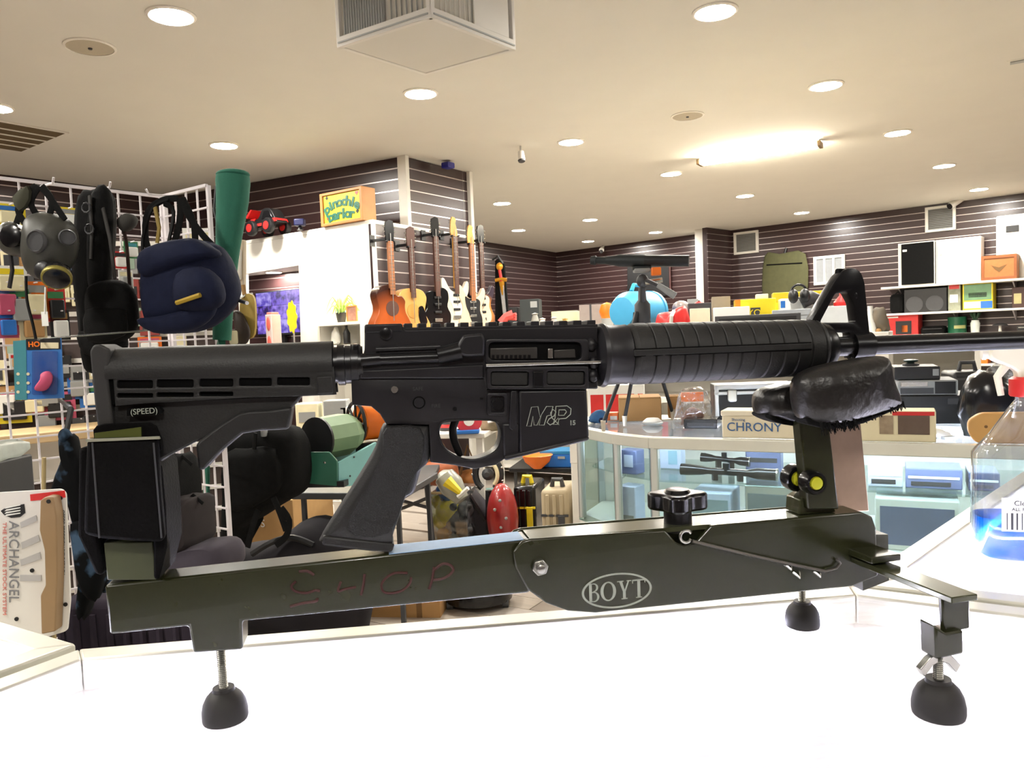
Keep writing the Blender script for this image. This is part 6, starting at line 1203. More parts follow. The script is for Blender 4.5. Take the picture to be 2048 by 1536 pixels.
m2 = thing('second_mask', 'dark rubber mask half hidden at the left edge of the grid', 'gas mask'); part(MB().pillow(smoothp(L(HF, [(-10, 460), (10, 440), (40, 462), (52, 490), (46, 510), (20, 512), (0, 500)]), 3), -.08, .03, HF, 8, .4), 'face_piece', M_rub, m2, 0, 70); q = onpl(20, 472, HF, .03); part(MB().lathe([(.03, 0), (.032, .015), (.02, .02), (0, .02)], HF @ Matrix.Translation((q[0], q[1], .015)), 18), 'lens', M_blackgl, m2); part(MB().tube([HF @ Vector((*onpl(x, y, HF), -.02)) for x, y in ((22, 445), (34, 410), (30, 385))], .01, 6, flat=.3), 'strap', M_cloth, m2)
part(MB().tube([HF @ Vector((*onpl(x, y, HF), -.02)) for x, y in ((10, 505), (14, 540), (8, 575))], .014, 6, flat=.4), 'hose', M_black, m2)
# --- black tactical vest
HV = frame(at(205, 560, 2.35), Vector((.8, -.15, 0)), UP); vs = thing('tactical_vest', 'black webbing vest with pouches hanging beside the gas mask', 'vest')
for pts, w0, w1, nm in (([(152, 384), (172, 376), (206, 378), (214, 420), (204, 560), (192, 690), (196, 740), (165, 745), (160, 700), (148, 600), (140, 520), (146, 440)], -.07, .02, 'vest_panel'), ([(190, 384), (220, 380), (222, 470), (216, 580), (188, 600), (182, 500)], -.03, .035, 'shoulder_strap'),
                        ([(182, 585), (200, 564), (240, 560), (266, 578), (274, 620), (270, 664), (236, 690), (196, 690), (184, 640)], -.04, .055, 'pouch'), ([(196, 620), (262, 616), (272, 640), (266, 672), (200, 684)], .02, .07, 'pouch_flap'), ([(160, 660), (240, 664), (248, 700), (220, 712), (170, 708)], -.04, .03, 'belt')):
    part(MB().pillow(smoothp(L(HV, pts), 3), w0, w1, HV, 8, .25, .02), nm, M_cloth, vs, 0, 70)
for pts in ([(222, 420), (236, 480), (246, 560)], [(196, 395), (200, 460), (198, 520)]): part(MB().tube([HV @ Vector((*onpl(x, y, HV), .035)) for x, y in pts], .012, 6, flat=.3), 'web_strap', mat('dark_web', (44, 42, 40), .9), vs)
for x, y in ((194, 420), (200, 462)): part(MB().tube([HV @ Vector((onpl(x, y, HV)[0] + .014 * math.cos(R(a)), onpl(x, y, HV)[1] + .014 * math.sin(R(a)), .045)) for a in range(0, 360, 40)], .003, 5, closed=True), 'ring', M_dgrey, vs)
part(hk(LG, 196, 380, .1), 'hook', M_whitemetal, vs)
ms = thing('brown_sling', 'long dark brown sling hanging between vest and backpack', 'sling'); part(MB().tube([HV @ Vector((*onpl(x, y, HV), -.03)) for x, y in smoothp([(232, 450), (240, 490), (246, 570), (252, 640)], 4, False)], .012, 6, flat=.3), 'webbing', mat('brown_web', (66, 46, 40), .9), ms); part(MB().pillow(smoothp(L(HV, [(226, 440), (244, 424), (260, 432), (256, 450), (236, 462)]), 3), -.05, 0, HV, 6, .3), 'pouch', mat('grey_pouch', (60, 58, 54), .9), ms)
# --- navy backpack
HB = frame(at(370, 560, 2.30), Vector((.9, -.12, 0)), UP); bk = thing('navy_backpack', 'navy blue backpack hanging by its straps from the narrow grid', 'backpack')
part(MB().pillow(smoothp(L(HB, [(284, 520), (300, 498), (350, 484), (390, 478), (430, 492), (452, 530), (464, 570), (458, 605), (430, 640), (390, 662), (330, 666), (292, 650), (280, 610), (278, 560)]), 4), -.13, .06, HB, 11, .3, .015), 'main_bag', M_navy, bk, 0, 75)
part(MB().pillow(smoothp(L(HB, [(288, 530), (306, 498), (390, 478), (432, 496), (444, 512), (400, 530), (340, 552), (300, 556)]), 3), -.05, .085, HB, 9, .3, .02), 'flap', M_navy, bk, 0, 75)
part(MB().pillow(smoothp(L(HB, [(376, 550), (420, 536), (452, 556), (464, 590), (452, 616), (410, 626), (372, 612)]), 3), .0, .10, HB, 9, .3, .02), 'front_pocket', M_navy, bk, 0, 75)
part(MB().pillow(smoothp(L(HB, [(290, 640), (340, 632), (440, 610), (430, 642), (386, 664), (324, 666)]), 3), .0, .075, HB, 7, .3, .02), 'base_pocket', M_navy, bk, 0, 75)
a, b = L(HB, [(352, 606), (402, 590)], .1); part(MB().tube([(a[0], a[1], .098), (b[0], b[1], .104)], .007, 6, M=HB), 'yellow_badge', mat('badge_yellow', (176, 146, 40), .7), bk)
for pts in ([(300, 530), (276, 480), (280, 420), (310, 396), (340, 392)], [(330, 495), (344, 440), (346, 392)], [(346, 392), (364, 430), (394, 470), (420, 496)], [(350, 392), (372, 440), (376, 482)], [(284, 560), (272, 520), (270, 470), (290, 410), (322, 392)], [(320, 490), (332, 420), (312, 402)]):
    part(MB().tube([HB @ Vector((*onpl(x, y, HB), -.04)) for x, y in smoothp(pts, 4, False)], .011, 6, flat=.35), 'strap', M_cloth, bk)
part(MB().tube([HB @ Vector((*onpl(x, y, HB), .05)) for x, y in ((330, 420), (338, 460), (334, 490))], .012, 6, flat=.3), 'inner_strap', mat('mustard', (120, 100, 40), .9), bk); part(hk(RG, 345, 392, .1), 'hook', M_whitemetal, bk)
# --- green tube bag
tb = thing('green_tube_bag', 'tall green fabric tube bag standing out above the grid end', 'tube bag'); c = [at(466, 352, 2.45), at(465, 400, 2.45), at(458, 470, 2.45), at(452, 540, 2.45), at(447, 600, 2.45), at(444, 680, 2.45)]
part(MB().tube(smoothp([tuple(q) for q in c], 3, False), [.05, .052, .050, .049, .046, .043, .040, .037, .035, .034, .033, .032, .031, .030, .029, .028], 18), 'fabric_tube', M_green, tb, 0, 60); part(MB().ell(at(466, 349, 2.45), (.051, .051, .015)), 'top_cap', M_green, tb); part(MB().tube([at(432, 372, 2.45), at(428, 420, 2.44), at(440, 470, 2.43)], .004, 6), 'cord', M_dgrey, tb)
part(MB().tube([at(444, 680, 2.45), at(424, 760, 2.78), at(412, 900, 2.95), at(414, 1060, 2.95)], [.026, .03, .035, .025], 12, flat=.4), 'fabric_tail', M_green, tb)
part(MB().tube([at(474, 600, 2.38), at(494, 606, 2.3)], .006, 8), 'hook', M_steel, tb)
# --- tags and odd goods right of the backpack
t = thing('display_arm', 'thin steel arm reaching right from the grid end', 'display arm'); ga = Vector((g2.x, g2.y, at(450, 598, 2.6).z)); part(MB().tube([ga, at(452, 598, 2.55), at(466, 606, 2.66), at(490, 590, 2.7), at(505, 588, 2.72)], .005, 6), 'rod', M_steel, t); part(MB().tube([ga + Vector((0, 0, -.03)), ga + Vector((0, 0, .03))], .009, 8), 'clip', M_steel, t)
t = thing('wooden_paddle', 'pale yellow wooden paddle hanging before the monitor', 'paddle'); PM = frame(at(498, 640, 2.7), Vector((.95, -.2, 0)), UP); part(MB().prism(smoothp(L(PM, [(484, 596), (506, 590), (512, 620), (510, 668), (496, 676), (482, 650)]), 3), -.006, .006, PM), 'blade', mat('paddle_yellow', (190, 160, 80), .6), t); part(MB().tube([PM @ Vector((*onpl(490, 596, PM), 0)), PM @ Vector((*onpl(486, 570, PM), 0))], .008, 6), 'handle', M_card, t)
t = thing('leather_holster', 'dark brown leaf shaped leather holster with white tag', 'holster'); part(MB().pillow(smoothp(L(PM, [(466, 622), (484, 628), (498, 660), (494, 684), (478, 690), (470, 660)], .03), 3), .01, .04, PM, 6, .3), 'leather', mat('dark_leather', (52, 38, 30), .6), t, 0, 70); part(MB().tube([PM @ Vector((*onpl(465, 610, PM), .05)), PM @ Vector((*onpl(466, 660, PM), .05))], .0025, 5), 'tag_string', M_paperw, t); q = onpl(467, 674, PM, .05); part(MB().prism(fillet(rect(q[0] - .016, q[1] - .025, q[0] + .016, q[1] + .022), .008), .049, .051, PM), 'price_tag', mat('tag_cream', (226, 214, 176), .7), t)
t = thing('hanging_lanyard', 'thin tan lanyard loop hanging under the backpack corner', 'lanyard'); part(MB().tube([at(x, y, 2.55) for x, y in smoothp([(452, 600), (440, 640), (452, 672), (460, 640), (458, 604)], 4, False)], .004, 5), 'loop', mat('tan_cord', (140, 96, 66), .8), t); part(MB().ell(at(452, 672, 2.55), (.006, .006, .008)), 'knot', M_card, t)
t = thing('shelf_pack', 'clear hanging pack with pale card behind the green tube bag', 'pack'); KM_ = frame(at(480, 540, 2.9), Vector((.9, -.3, 0)), UP); o = L(KM_, rect(470, 480, 490, 580)); part(MB().prism(o, -.01, .01, KM_), 'card', mat('pack_tan', (206, 190, 164), .6), t, .004); part(MB().prism(L(KM_, rect(474, 500, 488, 560)), .01, .02, KM_), 'blister', mat('pack_clear', (226, 222, 210), .3), t, .004)
# --- carded goods on the grids and wall
rn = random.Random(11); COLS = [('red', M_red), ('white', M_paperw), ('yellow', M_yellow), ('blue', M_blue), ('black', M_black), ('orange', M_orange), ('grey', M_grey), ('green', mat('card_green', (60, 130, 80), .5)), ('tan', M_card), ('pink', mat('card_pink', (190, 80, 110), .5)), ('cream', mat('card_cream', (232, 222, 180), .6)), ('teal', mat('card_teal', (60, 140, 150), .5))]
def cardpack(M, x, y, w_, h_, ci, cj, label, wv=.02, shape=0):
    q = onpl(x, y, M, wv); t = thing('carded_packet', label, 'packet', 'packets hung on the grid'); mc, mi = COLS[ci][1], COLS[cj][1]
    part(MB().box((q[0], q[1], wv), (w_, h_, .003), M), 'card', mc, t); 
    if shape == 0: part(MB().prism(fillet(rect(q[0] - w_ * .36, q[1] - h_ * .4, q[0] + w_ * .36, q[1] + h_ * .15), .006), wv, wv + .018, M), 'blister', mi, t, .004)
    elif shape == 1: part(MB().lathe([(w_ * .3, 0), (w_ * .3, .02), (w_ * .2, .026), (0, .026)], M @ Matrix.Translation((q[0], q[1] - h_ * .1, wv)), 14), 'blister', mi, t)
    else: part(MB().pillow(smoothp([(q[0] + a * w_, q[1] + b * h_) for a, b in ((-.3, -.4), (.3, -.35), (.35, .1), (0, .2), (-.35, 0))], 2), wv, wv + .03, M, 5, .3), 'blister', mi, t, 0, 60)
    part(MB().box((q[0], q[1] + h_ * .3, wv + .002), (w_ * .8, h_ * .2, .001), M), 'header_print', COLS[(ci + cj + 3) % 12][1], t, 0, 0)
    part(MB().tube([(q[0], q[1] + h_ * .46, -.0), (q[0], q[1] + h_ * .46, wv + .03)], .0025, 5, M=M), 'peg', M_whitemetal, t)
CP = [(12, 600, .07, .12, 3, 9, 'blue carded packet low at the left edge of the grid'), (40, 610, .07, .13, 10, 6, 'cream carded packet with a grey triangle under the gas mask'), (15, 648, .06, .09, 9, 3, 'pink and blue packet above the hat blister'), (70, 600, .08, .12, 5, 10, 'orange carded packet below the gas mask filter'), (112, 610, .06, .11, 0, 4, 'red carded packet beside the hanging price tag'), (66, 650, .08, .10, 10, 8, 'cream and tan packet above the blue hat blister'), (120, 650, .06, .1, 4, 1, 'black and white packet by the grid post'),
      (20, 560, .10, .09, 1, 10, 'large white card left of the gas mask hose'), (240, 520, .05, .06, 0, 1, 'red and white packet beside the brown sling'), (262, 500, .05, .06, 7, 1, 'green and white packet next to the backpack strap'), (252, 560, .05, .07, 1, 6, 'clear white packet between sling and backpack'), (20, 430, .09, .07, 2, 10, 'yellow topped packet at the upper left of the grid'), (138, 436, .06, .07, 2, 1, 'yellow packet between gas mask and vest'), (36, 722, .05, .05, 1, 8, 'small white packet left of the blue hat blister')]
for x, y, w_, h_, ci, cj, lb in CP: cardpack(LG, x, y, w_, h_, ci, cj, lb, .012, 0)
CP2 = [(8, 800, .1, .12, 4, 1, 'black packet low behind the grid at the left edge'), (30, 812, .1, .12, 2, 4, 'yellow and black packet seen through the low grid'), (70, 806, .08, .08, 0, 10, 'red packet below the hat blister'), (95, 790, .1, .1, 10, 6, 'pale packet behind the grid cells right of the hat blister'), (160, 770, .08, .1, 3, 6, 'violet blue packet by the rifle butt'), (120, 812, .1, .1, 9, 4, 'pink packet beside the rifle butt'), (190, 792, .1, .08, 3, 1, 'blue packet just left of the butt pad'),
       (396, 500, .1, .16, 1, 6, 'white packet behind the narrow grid right of the straps'), (300, 690, .08, .06, 5, 1, 'orange packet just above the stock')]
BK = frame(at(150, 600, 3.35), Vector((.8, .25, 0)), UP); bb_ = thing('peg_board', 'white slotted display board behind the wire grid', 'display board')
o = L(BK, [(-60, 470), (420, 450), (420, 1100), (-60, 1100)], 0); x0b, x1b = o[0][0], o[1][0]
part(MB().box(((x0b + x1b) / 2, -(BK.translation.z) / 2 + .13, -.02), (x1b - x0b, BK.translation.z + .26, .02), BK), 'board', mat('board_dark', (72, 58, 54), .6, var=.2), bb_)
for i in range(16): cube('rail', boxM(BK, ((x0b + x1b) / 2, .24 - i * .1, -.006), (x1b - x0b, .02, .012)), M_white, bb_)
for x, y, w_, h_, ci, cj, lb in CP2: cardpack(BK, x, y, w_ * 1.2, h_ * 1.2, ci, cj, lb, .03, 0)
rn2 = random.Random(21); k = 0
MUT = [('dull red', mat('dull_red', (150, 60, 52), .6)), ('white', M_paperw), ('cream', mat('card_cream', (232, 222, 180), .6)), ('grey blue', mat('grey_blue', (92, 110, 140), .6)), ('black', M_black), ('white', M_paperw), ('grey', M_grey), ('pale green', mat('pale_green_card', (150, 170, 150), .6)), ('tan', M_card), ('dark grey', M_dgrey), ('cream', mat('card_cream', (232, 222, 180), .6)), ('black', M_black)]
ORD = ('first', 'second', 'third', 'fourth', 'fifth', 'sixth', 'seventh', 'eighth', 'ninth', 'tenth', 'eleventh', 'twelfth', 'thirteenth')
for y in (520, 585, 640, 700, 740, 860):
    for x in range(-10, 400, 34):
        if rn2.random() < .3: continue
        ci, cj = rn2.randrange(12), rn2.randrange(12); xx, yy = x + rn2.uniform(-6, 6), y + rn2.uniform(-8, 8); q = onpl(xx, yy, BK, .03); k += 1
        a_, b_ = rn2.uniform(.05, .085), rn2.uniform(.07, .12); mc = MUT[ci][1]; nx = {520: 'second', 585: 'third', 640: 'fourth', 700: 'fifth', 740: 'sixth', 860: 'lowest'}[y]
        t = thing('boxed_item', '%s and %s packet, %s along the %s row behind the grid' % (MUT[ci][0], MUT[cj][0], ORD[(x + 10) // 34], nx), 'packet', 'packets on the rear display board')
        part(MB().box((q[0], q[1], .03), (a_, b_, .02), BK), 'carton', mc, t, .002); part(MB().box((q[0], q[1] - b_ * .1, .041), (a_ * .7, b_ * .4, .004), BK), 'print', MUT[cj][1], t); part(MB().box((q[0], q[1] + b_ * .45, .01), (.005, .005, .06), BK), 'peg', M_whitemetal, t)
# blue hat blister
t = thing('hat_blister', 'blue blister pack with a pink cap shape hanging on the grid', 'blister pack'); HM = frame(at(78, 735, 1.95), Vector((.9, .1, 0)), UP); part(MB().prism(L(HM, [(26, 682), (122, 676), (128, 796), (30, 800)]), -.003, 0, HM), 'card', mat('blister_blue', (60, 120, 190), .4, var=.1), t); part(MB().prism(L(HM, [(52, 678), (120, 676), (121, 698), (54, 700)], .001), 0, .0015, HM), 'header', M_black, t)
part(MB().prism(L(HM, [(26, 682), (52, 680), (54, 800), (30, 800)], .001), 0, .0012, HM), 'side_print', mat('blister_teal', (70, 140, 150), .4), t); q = onpl(68, 689, HM, .002); part(MB().text('HO', .018, HM @ Matrix.Translation((q[0], q[1], .002)), .0003, bold=.0006), 'lettering', M_orange, t, 0, 0, label='orange lettering on the black header'); part(MB().prism(L(HM, rect(81, 685, 117, 697), .002), .001, .002, HM), 'header_label', mat('tag_cream', (226, 214, 176), .7), t)
part(MB().pillow(smoothp(L(HM, [(78, 782), (72, 776), (84, 758), (86, 746), (98, 742), (106, 750), (104, 766), (94, 780)], .01), 3), .0, .03, HM, 6, .3), 'cap_shape', mat('cap_pink', (206, 84, 120), .6), t, 0, 60); part(MB().prism(L(HM, fillet(rect(62, 702, 112, 790), 4), .012), .001, .008, HM), 'blister_bubble', glass('bubble', (220, 235, 250), haze=.08, refl=2.), t); 
for i in range(3):
    for j in range(2): q = onpl(36 + j * 20, 748 + i * 18, HM, .002); part(MB().lathe([(.004, 0), (.004, .001), (0, .001)], HM @ Matrix.Translation((q[0], q[1], .001)), 8), 'print_dot', mat('tag_cream', (226, 214, 176), .7), t)
q = onpl(84, 676, HM, 0); part(MB().tube([(q[0], q[1] - .004, .02), (q[0] + .0, q[1], -.05), (q[0] + .12, q[1] + .02, -.4)], .003, 6, M=HM), 'peg', M_steel, t)
# --- dark packed goods under the grid
t = thing('black_backpack', 'large black backpack hanging low beyond the stock', 'backpack'); KB = frame(at(526, 950, 3.0), Vector((.9, -.3, 0)), UP); part(MB().pillow(smoothp(L(KB, [(458, 860), (500, 848), (562, 850), (592, 876), (600, 930), (594, 985), (560, 1008), (510, 1040), (470, 1064), (462, 1110), (452, 1100), (456, 960)]), 3), -.14, .08, KB, 10, .14, .03), 'main_bag', M_cloth, t, 0, 75); part(MB().pillow(smoothp(L(KB, [(476, 900), (520, 890), (574, 892), (584, 960), (560, 990), (500, 1016), (474, 990)]), 2), .0, .115, KB, 8, .12, .03), 'front_pocket', M_cloth, t, 0, 75)
for pts in ([(545, 1010), (535, 1040), (524, 1082)], [(590, 1005), (606, 1030), (600, 1060), (580, 1078)], [(540, 860), (536, 920), (534, 1000)], [(575, 985), (588, 1016), (600, 1050)]): part(MB().tube([KB @ Vector((*onpl(x, y, KB), .09)) for x, y in smoothp(pts, 3, False)], .014, 6, flat=.3), 'strap', M_cloth, t)
q = onpl(525, 866, KB, .07); part(MB().box((q[0], q[1], .06), (.02, .03, .02), KB), 'buckle', M_grey, t, .003); part(MB().tube([KB @ Vector((*onpl(500, 860, KB), -.05)), KB @ Vector((*onpl(470, 800, KB), -.02)), KB @ Vector((*onpl(440, 780, KB), .0))], .012, 6, flat=.3), 'hang_loop', M_cloth, t)
M_camo = mat('blue_camo', (8, 10, 13), .9, var=.3, scale=22, c2=(58, 78, 100), con=.1, spec=.15)
_mr = [n for n in M_camo.node_tree.nodes if n.type == 'MAP_RANGE'][0]; _mr.inputs[1].default_value = .52; _mr.inputs[2].default_value = .64; CF = frame(at(165, 1040, 1.5), Vector((1, -.1, 0)), UP)
t = thing('camo_trousers', 'dark blue camouflage cloth hanging left of the rear pouch', 'cloth')
for o_, w0_, w1_ in (([(118, 874), (128, 866), (142, 872), (150, 905), (164, 930), (168, 985), (176, 1040), (150, 1060), (138, 1000), (104, 988), (112, 950), (124, 915)], -.03, .012), ([(138, 985), (172, 975), (182, 1030), (196, 1090), (208, 1150), (204, 1190), (178, 1186), (160, 1240), (144, 1236), (150, 1160), (146, 1080)], -.045, .0), ([(150, 1040), (190, 1060), (212, 1130), (196, 1200), (168, 1170), (156, 1110)], -.02, .024)):
    part(MB().pillow(smoothp(L(CF, o_), 3), w0_, w1_, CF, 7, .13, .07, len(o_)), 'cloth_fold', M_camo, t, 0, 50)
part(MB().ell(CF @ Vector((*onpl(130, 872, CF), 0)), (.012, .012, .015)), 'gathered_top', M_camo, t); part(MB().tube([CF @ Vector((*onpl(130, 880, CF), 0)), CF @ Vector((*onpl(128, 820, CF), -.02)), LG @ Vector((*onpl(120, 800, LG), 0))], .006, 6), 'hanging_cord', M_black, t)
DK = frame(at(350, 1000, 2.2), Vector((.95, -.25, 0)), UP)
for pts, lb, m in (([(330, 930), (356, 918), (362, 1000), (358, 1080), (332, 1090)], 'black nylon gear pouch hanging right of the rear pouch', M_cloth), ([(340, 1108), (380, 1092), (410, 1086), (452, 1092), (450, 1150), (330, 1160)], 'dark purple grey bag on the floor under the narrow grid', mat('purple_bag', (56, 50, 60), .9, var=.2)), ([(348, 1002), (378, 996), (388, 1002), (391, 1060), (389, 1096), (345, 1106)], 'reddish black gear bag behind the rear pouch', mat('red_black', (34, 26, 28), .9, var=.3))):
    t = thing('gear_bag', lb, 'bag'); part(MB().pillow(smoothp(L(DK, pts), 3), -.1, .05, DK, 7, .05, .06), 'bag_body', m, t, 0, 70); q = onpl(pts[1][0], pts[1][1], DK); part(MB().tube([(q[0] - .03, q[1] - .02, -.02), (q[0], q[1] + .004, -.02), (q[0] + .03, q[1] - .02, -.02)], .006, 6, M=DK, flat=.4), 'handle', M_cloth, t)
t, M, W, H, D = carton('covered_stand', 'dark purple cloth covered stand behind the beam end', 'stand', 138, 505, 1200, 2.0, 0, .25, mat('purple_cover', (52, 46, 56), .9, var=.25, scale=8, spec=.15), yaw=R(-4), bev=.02)
for k_ in range(9): part(MB().tube([M @ Vector((W * (k_ + .5) / 9, 0, .004)), M @ Vector((W * (k_ + .4) / 9, H * .95, .004))], [.02, .008], 6), 'drape_fold', mat('purple_cover', (52, 46, 56), .9), t)
# stock maker pack on a low stand at the far left
t, M, W, H, D = carton('pack_stand', 'dark low stand behind the left case', 'stand', -120, 150, 1292, 1.22, 0, .3, M_black, yaw=R(-5), lid=M_dgrey)
AM = frame(at(66, 1120, 1.2), Vector((1, .02, 0)), UP); t = thing('stock_pack', 'white blister pack with ARCHANGEL lettering holding a tan rifle part', 'blister pack'); zst = at(66, 1292, 1.22).z + .002 - AM.translation.z
o = L(AM, [(-14, 986), (122, 978), (131, 986), (140, 1200), (134, 1262), (6, 1300), (-10, 1300)]); o = [(a, max(b, zst)) for a, b in o]; part(MB().prism(fillet(o, .006), -.004, 0, AM), 'card', mat('pack_white', (226, 222, 216), .45, var=.04), t); part(MB().prism(L(AM, [(60, 989), (129, 981), (131, 995), (61, 1002)], .001), 0, .001, AM), 'red_band', M_red, t)
sw_ = [onpl(x, y, AM, .02) for x, y in ((82, 1000), (92, 993), (108, 994), (114, 1030), (116, 1140), (112, 1262), (84, 1268), (82, 1190), (92, 1170), (90, 1100), (80, 1060))]; part(MB().prism(fillet([(a, max(b, zst)) for a, b in sw_], .003), .001, .022, AM), 'tan_part', mat('flat_tan', (150, 122, 88), .55, var=.1), t, .003)
for x, y in ((97, 1003), (121, 996), (64, 1141), (131, 1209), (33, 1238)): zz = .0225 if x == 97 else .001; q = onpl(x, y, AM, zz); part(MB().lathe([(.0032, -.001), (.0032, .0008), (0, .001)], AM @ Matrix.Translation((q[0], q[1], zz)), 10), 'screw', M_black, t)
for pts in ([(40, 1045), (72, 1030), (74, 1042), (42, 1056)], [(42, 1085), (76, 1070), (80, 1082), (44, 1098)], [(40, 1120), (80, 1104), (82, 1118), (42, 1132)], [(40, 1150), (82, 1150), (82, 1162), (40, 1162)]): part(MB().prism(L(AM, pts, .001), 0, .001, AM), 'grey_print', mat('print_grey', (186, 184, 184), .5), t)
def vtext(s, x, y0, y1, hgt, m, nm, sx=1.): 
    a = onpl(x, y0, AM, .001); b = onpl(x, y1, AM, .001); mb = MB().text(s, hgt, Matrix.Identity(4), .0003); w0_ = max(v[0] for v in mb.v) - min(v[0] for v in mb.v); L_ = (Vector(a) - Vector(b)).length; k = L_ / w0_
    Mx = AM @ Matrix.Translation(((a[0] + b[0]) / 2, (a[1] + b[1]) / 2, .0012)) @ Matrix.Rotation(math.atan2(b[1] - a[1], b[0] - a[0]), 4, 'Z') @ Matrix.Diagonal((k, 1, 1, 1)); mb.v = [tuple(Mx @ Vector(v)) for v in mb.v]; part(mb, nm, m, t, 0, 0)
vtext('ARCHANGEL', 27, 1042, 1205, .022, mat('letter_grey', (128, 128, 132), .5), 'lettering'); vtext('THE ULTIMATE STOCK SYSTEM', 9, 1045, 1230, .008, mat('pale_red_print', (214, 120, 110), .5), 'side_lettering'); vtext('OPFOR PRECISION RIFLE STOCK', 126, 1020, 1150, .007, M_dgrey, 'side_lettering')
sh_o = L(AM, [(1, 1022), (10, 1016), (48, 1008), (50, 1026), (40, 1034), (22, 1036), (8, 1030)], .001); part(MB().prism(sh_o, 0, .0008, AM), 'shield_logo', M_black, t, label='black striped shield mark')
for i in range(4): part(MB().prism(L(AM, [(12, 1014 + i * 5), (40, 1009 + i * 5.5), (40, 1011 + i * 5.5), (8, 1018 + i * 5)], .002), .0006, .0012, AM), 'shield_stripe', M_paperw, t)
t = thing('grey_bin_left', 'dark bin heaped with clear plastic wrap behind the white pack', 'bin'); BM_, W, H, D = fitbox(-30, 92, 930, 1.75, .5, .2, R(-4)); part(MB().box((W / 2, H / 2, -D / 2), (W, H, D), BM_), 'bin', M_dgrey, t, .006); part(MB().pillow(smoothp([(0, H), (W, H), (W * .9, H + .03), (W * .5, H + .045), (W * .15, H + .03)], 3), -D, 0, BM_, 6, .3, .3, 12), 'plastic_wrap', mat('wrap_pale', (206, 214, 206), .3, var=.2, scale=40), t, 0, 50); part(MB().box((W / 2, -.15, -D / 2), (W * .9, .7 - .02, D * .9), BM_), 'pedestal', M_black, t)
one(MB().tube([at(87, 1000, 1.5), at(88, 915, 1.5)], .004, 8).tube([at(87, 1000, 1.5), Vector((at(87, 1000, 1.5).x, 1.5, 0))], .004, 8), 'tan_pole', mat('pole_tan', (176, 156, 110), .6), 'thin tan pole standing behind the white pack', 'pole')
# wooden shelf planks seen through the grid
t = thing('low_shelf', 'pale wooden shelf with small goods low behind the grid', 'shelf'); q0 = at(-20, 868, 3.0); q1 = at(240, 845, 3.25); SM_ = frame(q0, q1 - q0, UP); ln = (q1 - q0).length
part(MB().box((ln / 2, -.02, 0), (ln, .04, .3), SM_), 'board', mat('shelf_beige', (206, 176, 130), .6), t, .004); part(MB().box((ln / 2, -.13, -.1), (ln, .16, .02), SM_), 'back_rail', M_white, t)
for k in (.1, .9): part(MB().box((ln * k, -q0.z / 2 - .02, 0), (.05, q0.z - .04, .05), SM_), 'leg', M_white, t)
# ================================================================== tables and floor goods beyond the counter
def table(nm, lb, x0, x1, y, d, dep, m, yaw, leg=.02, top=.03, mleg=None):
    z = at((x0 + x1) / 2, y, d).z; M, W, H, D = fitbox(x0, x1, y, d, 0, dep, yaw); t = thing(nm, lb, 'table'); part(MB().box((W / 2, H - top / 2, -D / 2), (W, top, D), M), 'table_top', m, t, .004)
    for a in (.04, W - .04):
        for b in (-.04, -D + .04): part(MB().box((a, (H - top) / 2, b), (leg, H - top, leg), M), 'leg', mleg or m, t, .002)
    part(MB().box((W / 2, H * .35, -D / 2), (W - .08, .02, .02), M), 'stretcher', mleg or m, t)
    return M, W, H, D
M_tgrey = mat('table_grey', (78, 80, 84), .4, .4)
TM, TWd, TH, TD = table('folding_table', 'dark grey metal table carrying the green tumbling drum', 596, 886, 984, 3.35, .5, M_tgrey, R(-12))
dr = thing('tumbling_drum', 'green drum machine in a turquoise cradle on the metal table', 'drum machine'); M_dg = mat('drum_green', (122, 150, 112), .45, var=.08); M_tq = mat('turquoise_paint', (136, 192, 190), .4, var=.06); M_dk = mat('cradle_green', (50, 108, 88), .4, var=.08)
a = at(634, 878, 3.12); b = at(704, 860, 3.30); ax_ = b - a; DM2 = frame(a, ax_.cross(UP), UP)
if DM2.col[2].xyz.dot(ax_) < 0: DM2 = frame(a, -ax_.cross(UP), UP)
ll = ax_.length; part(MB().lathe([(.072, .03), (.085, 0), (.088, .004), (.09, ll * .75), (.07, ll), (.03, ll * 1.08), (0, ll * 1.08)], DM2, 10), 'drum', M_dg, dr, 0, 20); part(MB().lathe([(0, .02), (.078, .012), (.086, .002)], DM2, 10), 'drum_mouth', M_recess, dr, 0, 20)
part(MB().lathe([(.080, -.004), (.089, -.004), (.089, .006), (.080, .006), (.080, -.004)], DM2, 28), 'mouth_ring', M_black, dr)
CR = frame(at(640, 975, 3.05), Vector((.98, -.15, 0)), UP); part(MB().prism(fillet(L(CR, [(602, 912), (606, 904), (658, 904), (674, 922), (675, 974), (612, 968)]), .006), -.012, 0, CR), 'cradle_front', M_dk, dr, .003)
e0 = at(675, 974, 3.05); f_ = Vector((.62, .75, 0)).normalized(); CS = frame(e0, f_, UP); cs = [onpl(x, y, CS) for x, y in ((675, 925), (750, 884), (764, 896), (764, 962), (676, 975))]; part(MB().prism(cs, -.006, .006, CS), 'cradle_side', M_tq, dr, .002); part(MB().prism(cs, -.17, -.158, CS), 'cradle_side', M_tq, dr, .002)
for x, y in ((616, 925), (650, 925)): q = onpl(x, y, CR, 0); part(MB().ell((q[0], q[1], .002), (.006, .005, .004), CR), 'rivet', M_steel, dr)
for x, y in ((708, 914), (700, 952)): q = onpl(x, y, CS, .006); part(MB().ell((q[0], q[1], .007), (.004, .004, .003), CS), 'rivet', M_dgrey, dr)
part(MB().box((.02, .012, -.10), (.16, .024, .2), CR), 'cradle_base', M_black, dr)
rl_ = thing('cable_reel', 'black spoked reel with an orange drum behind the green machine', 'cable reel'); a = at(712, 846, 3.34); ax2 = Vector((.8, .6, 0)).normalized(); RM = frame(a, ax2.cross(UP), UP)
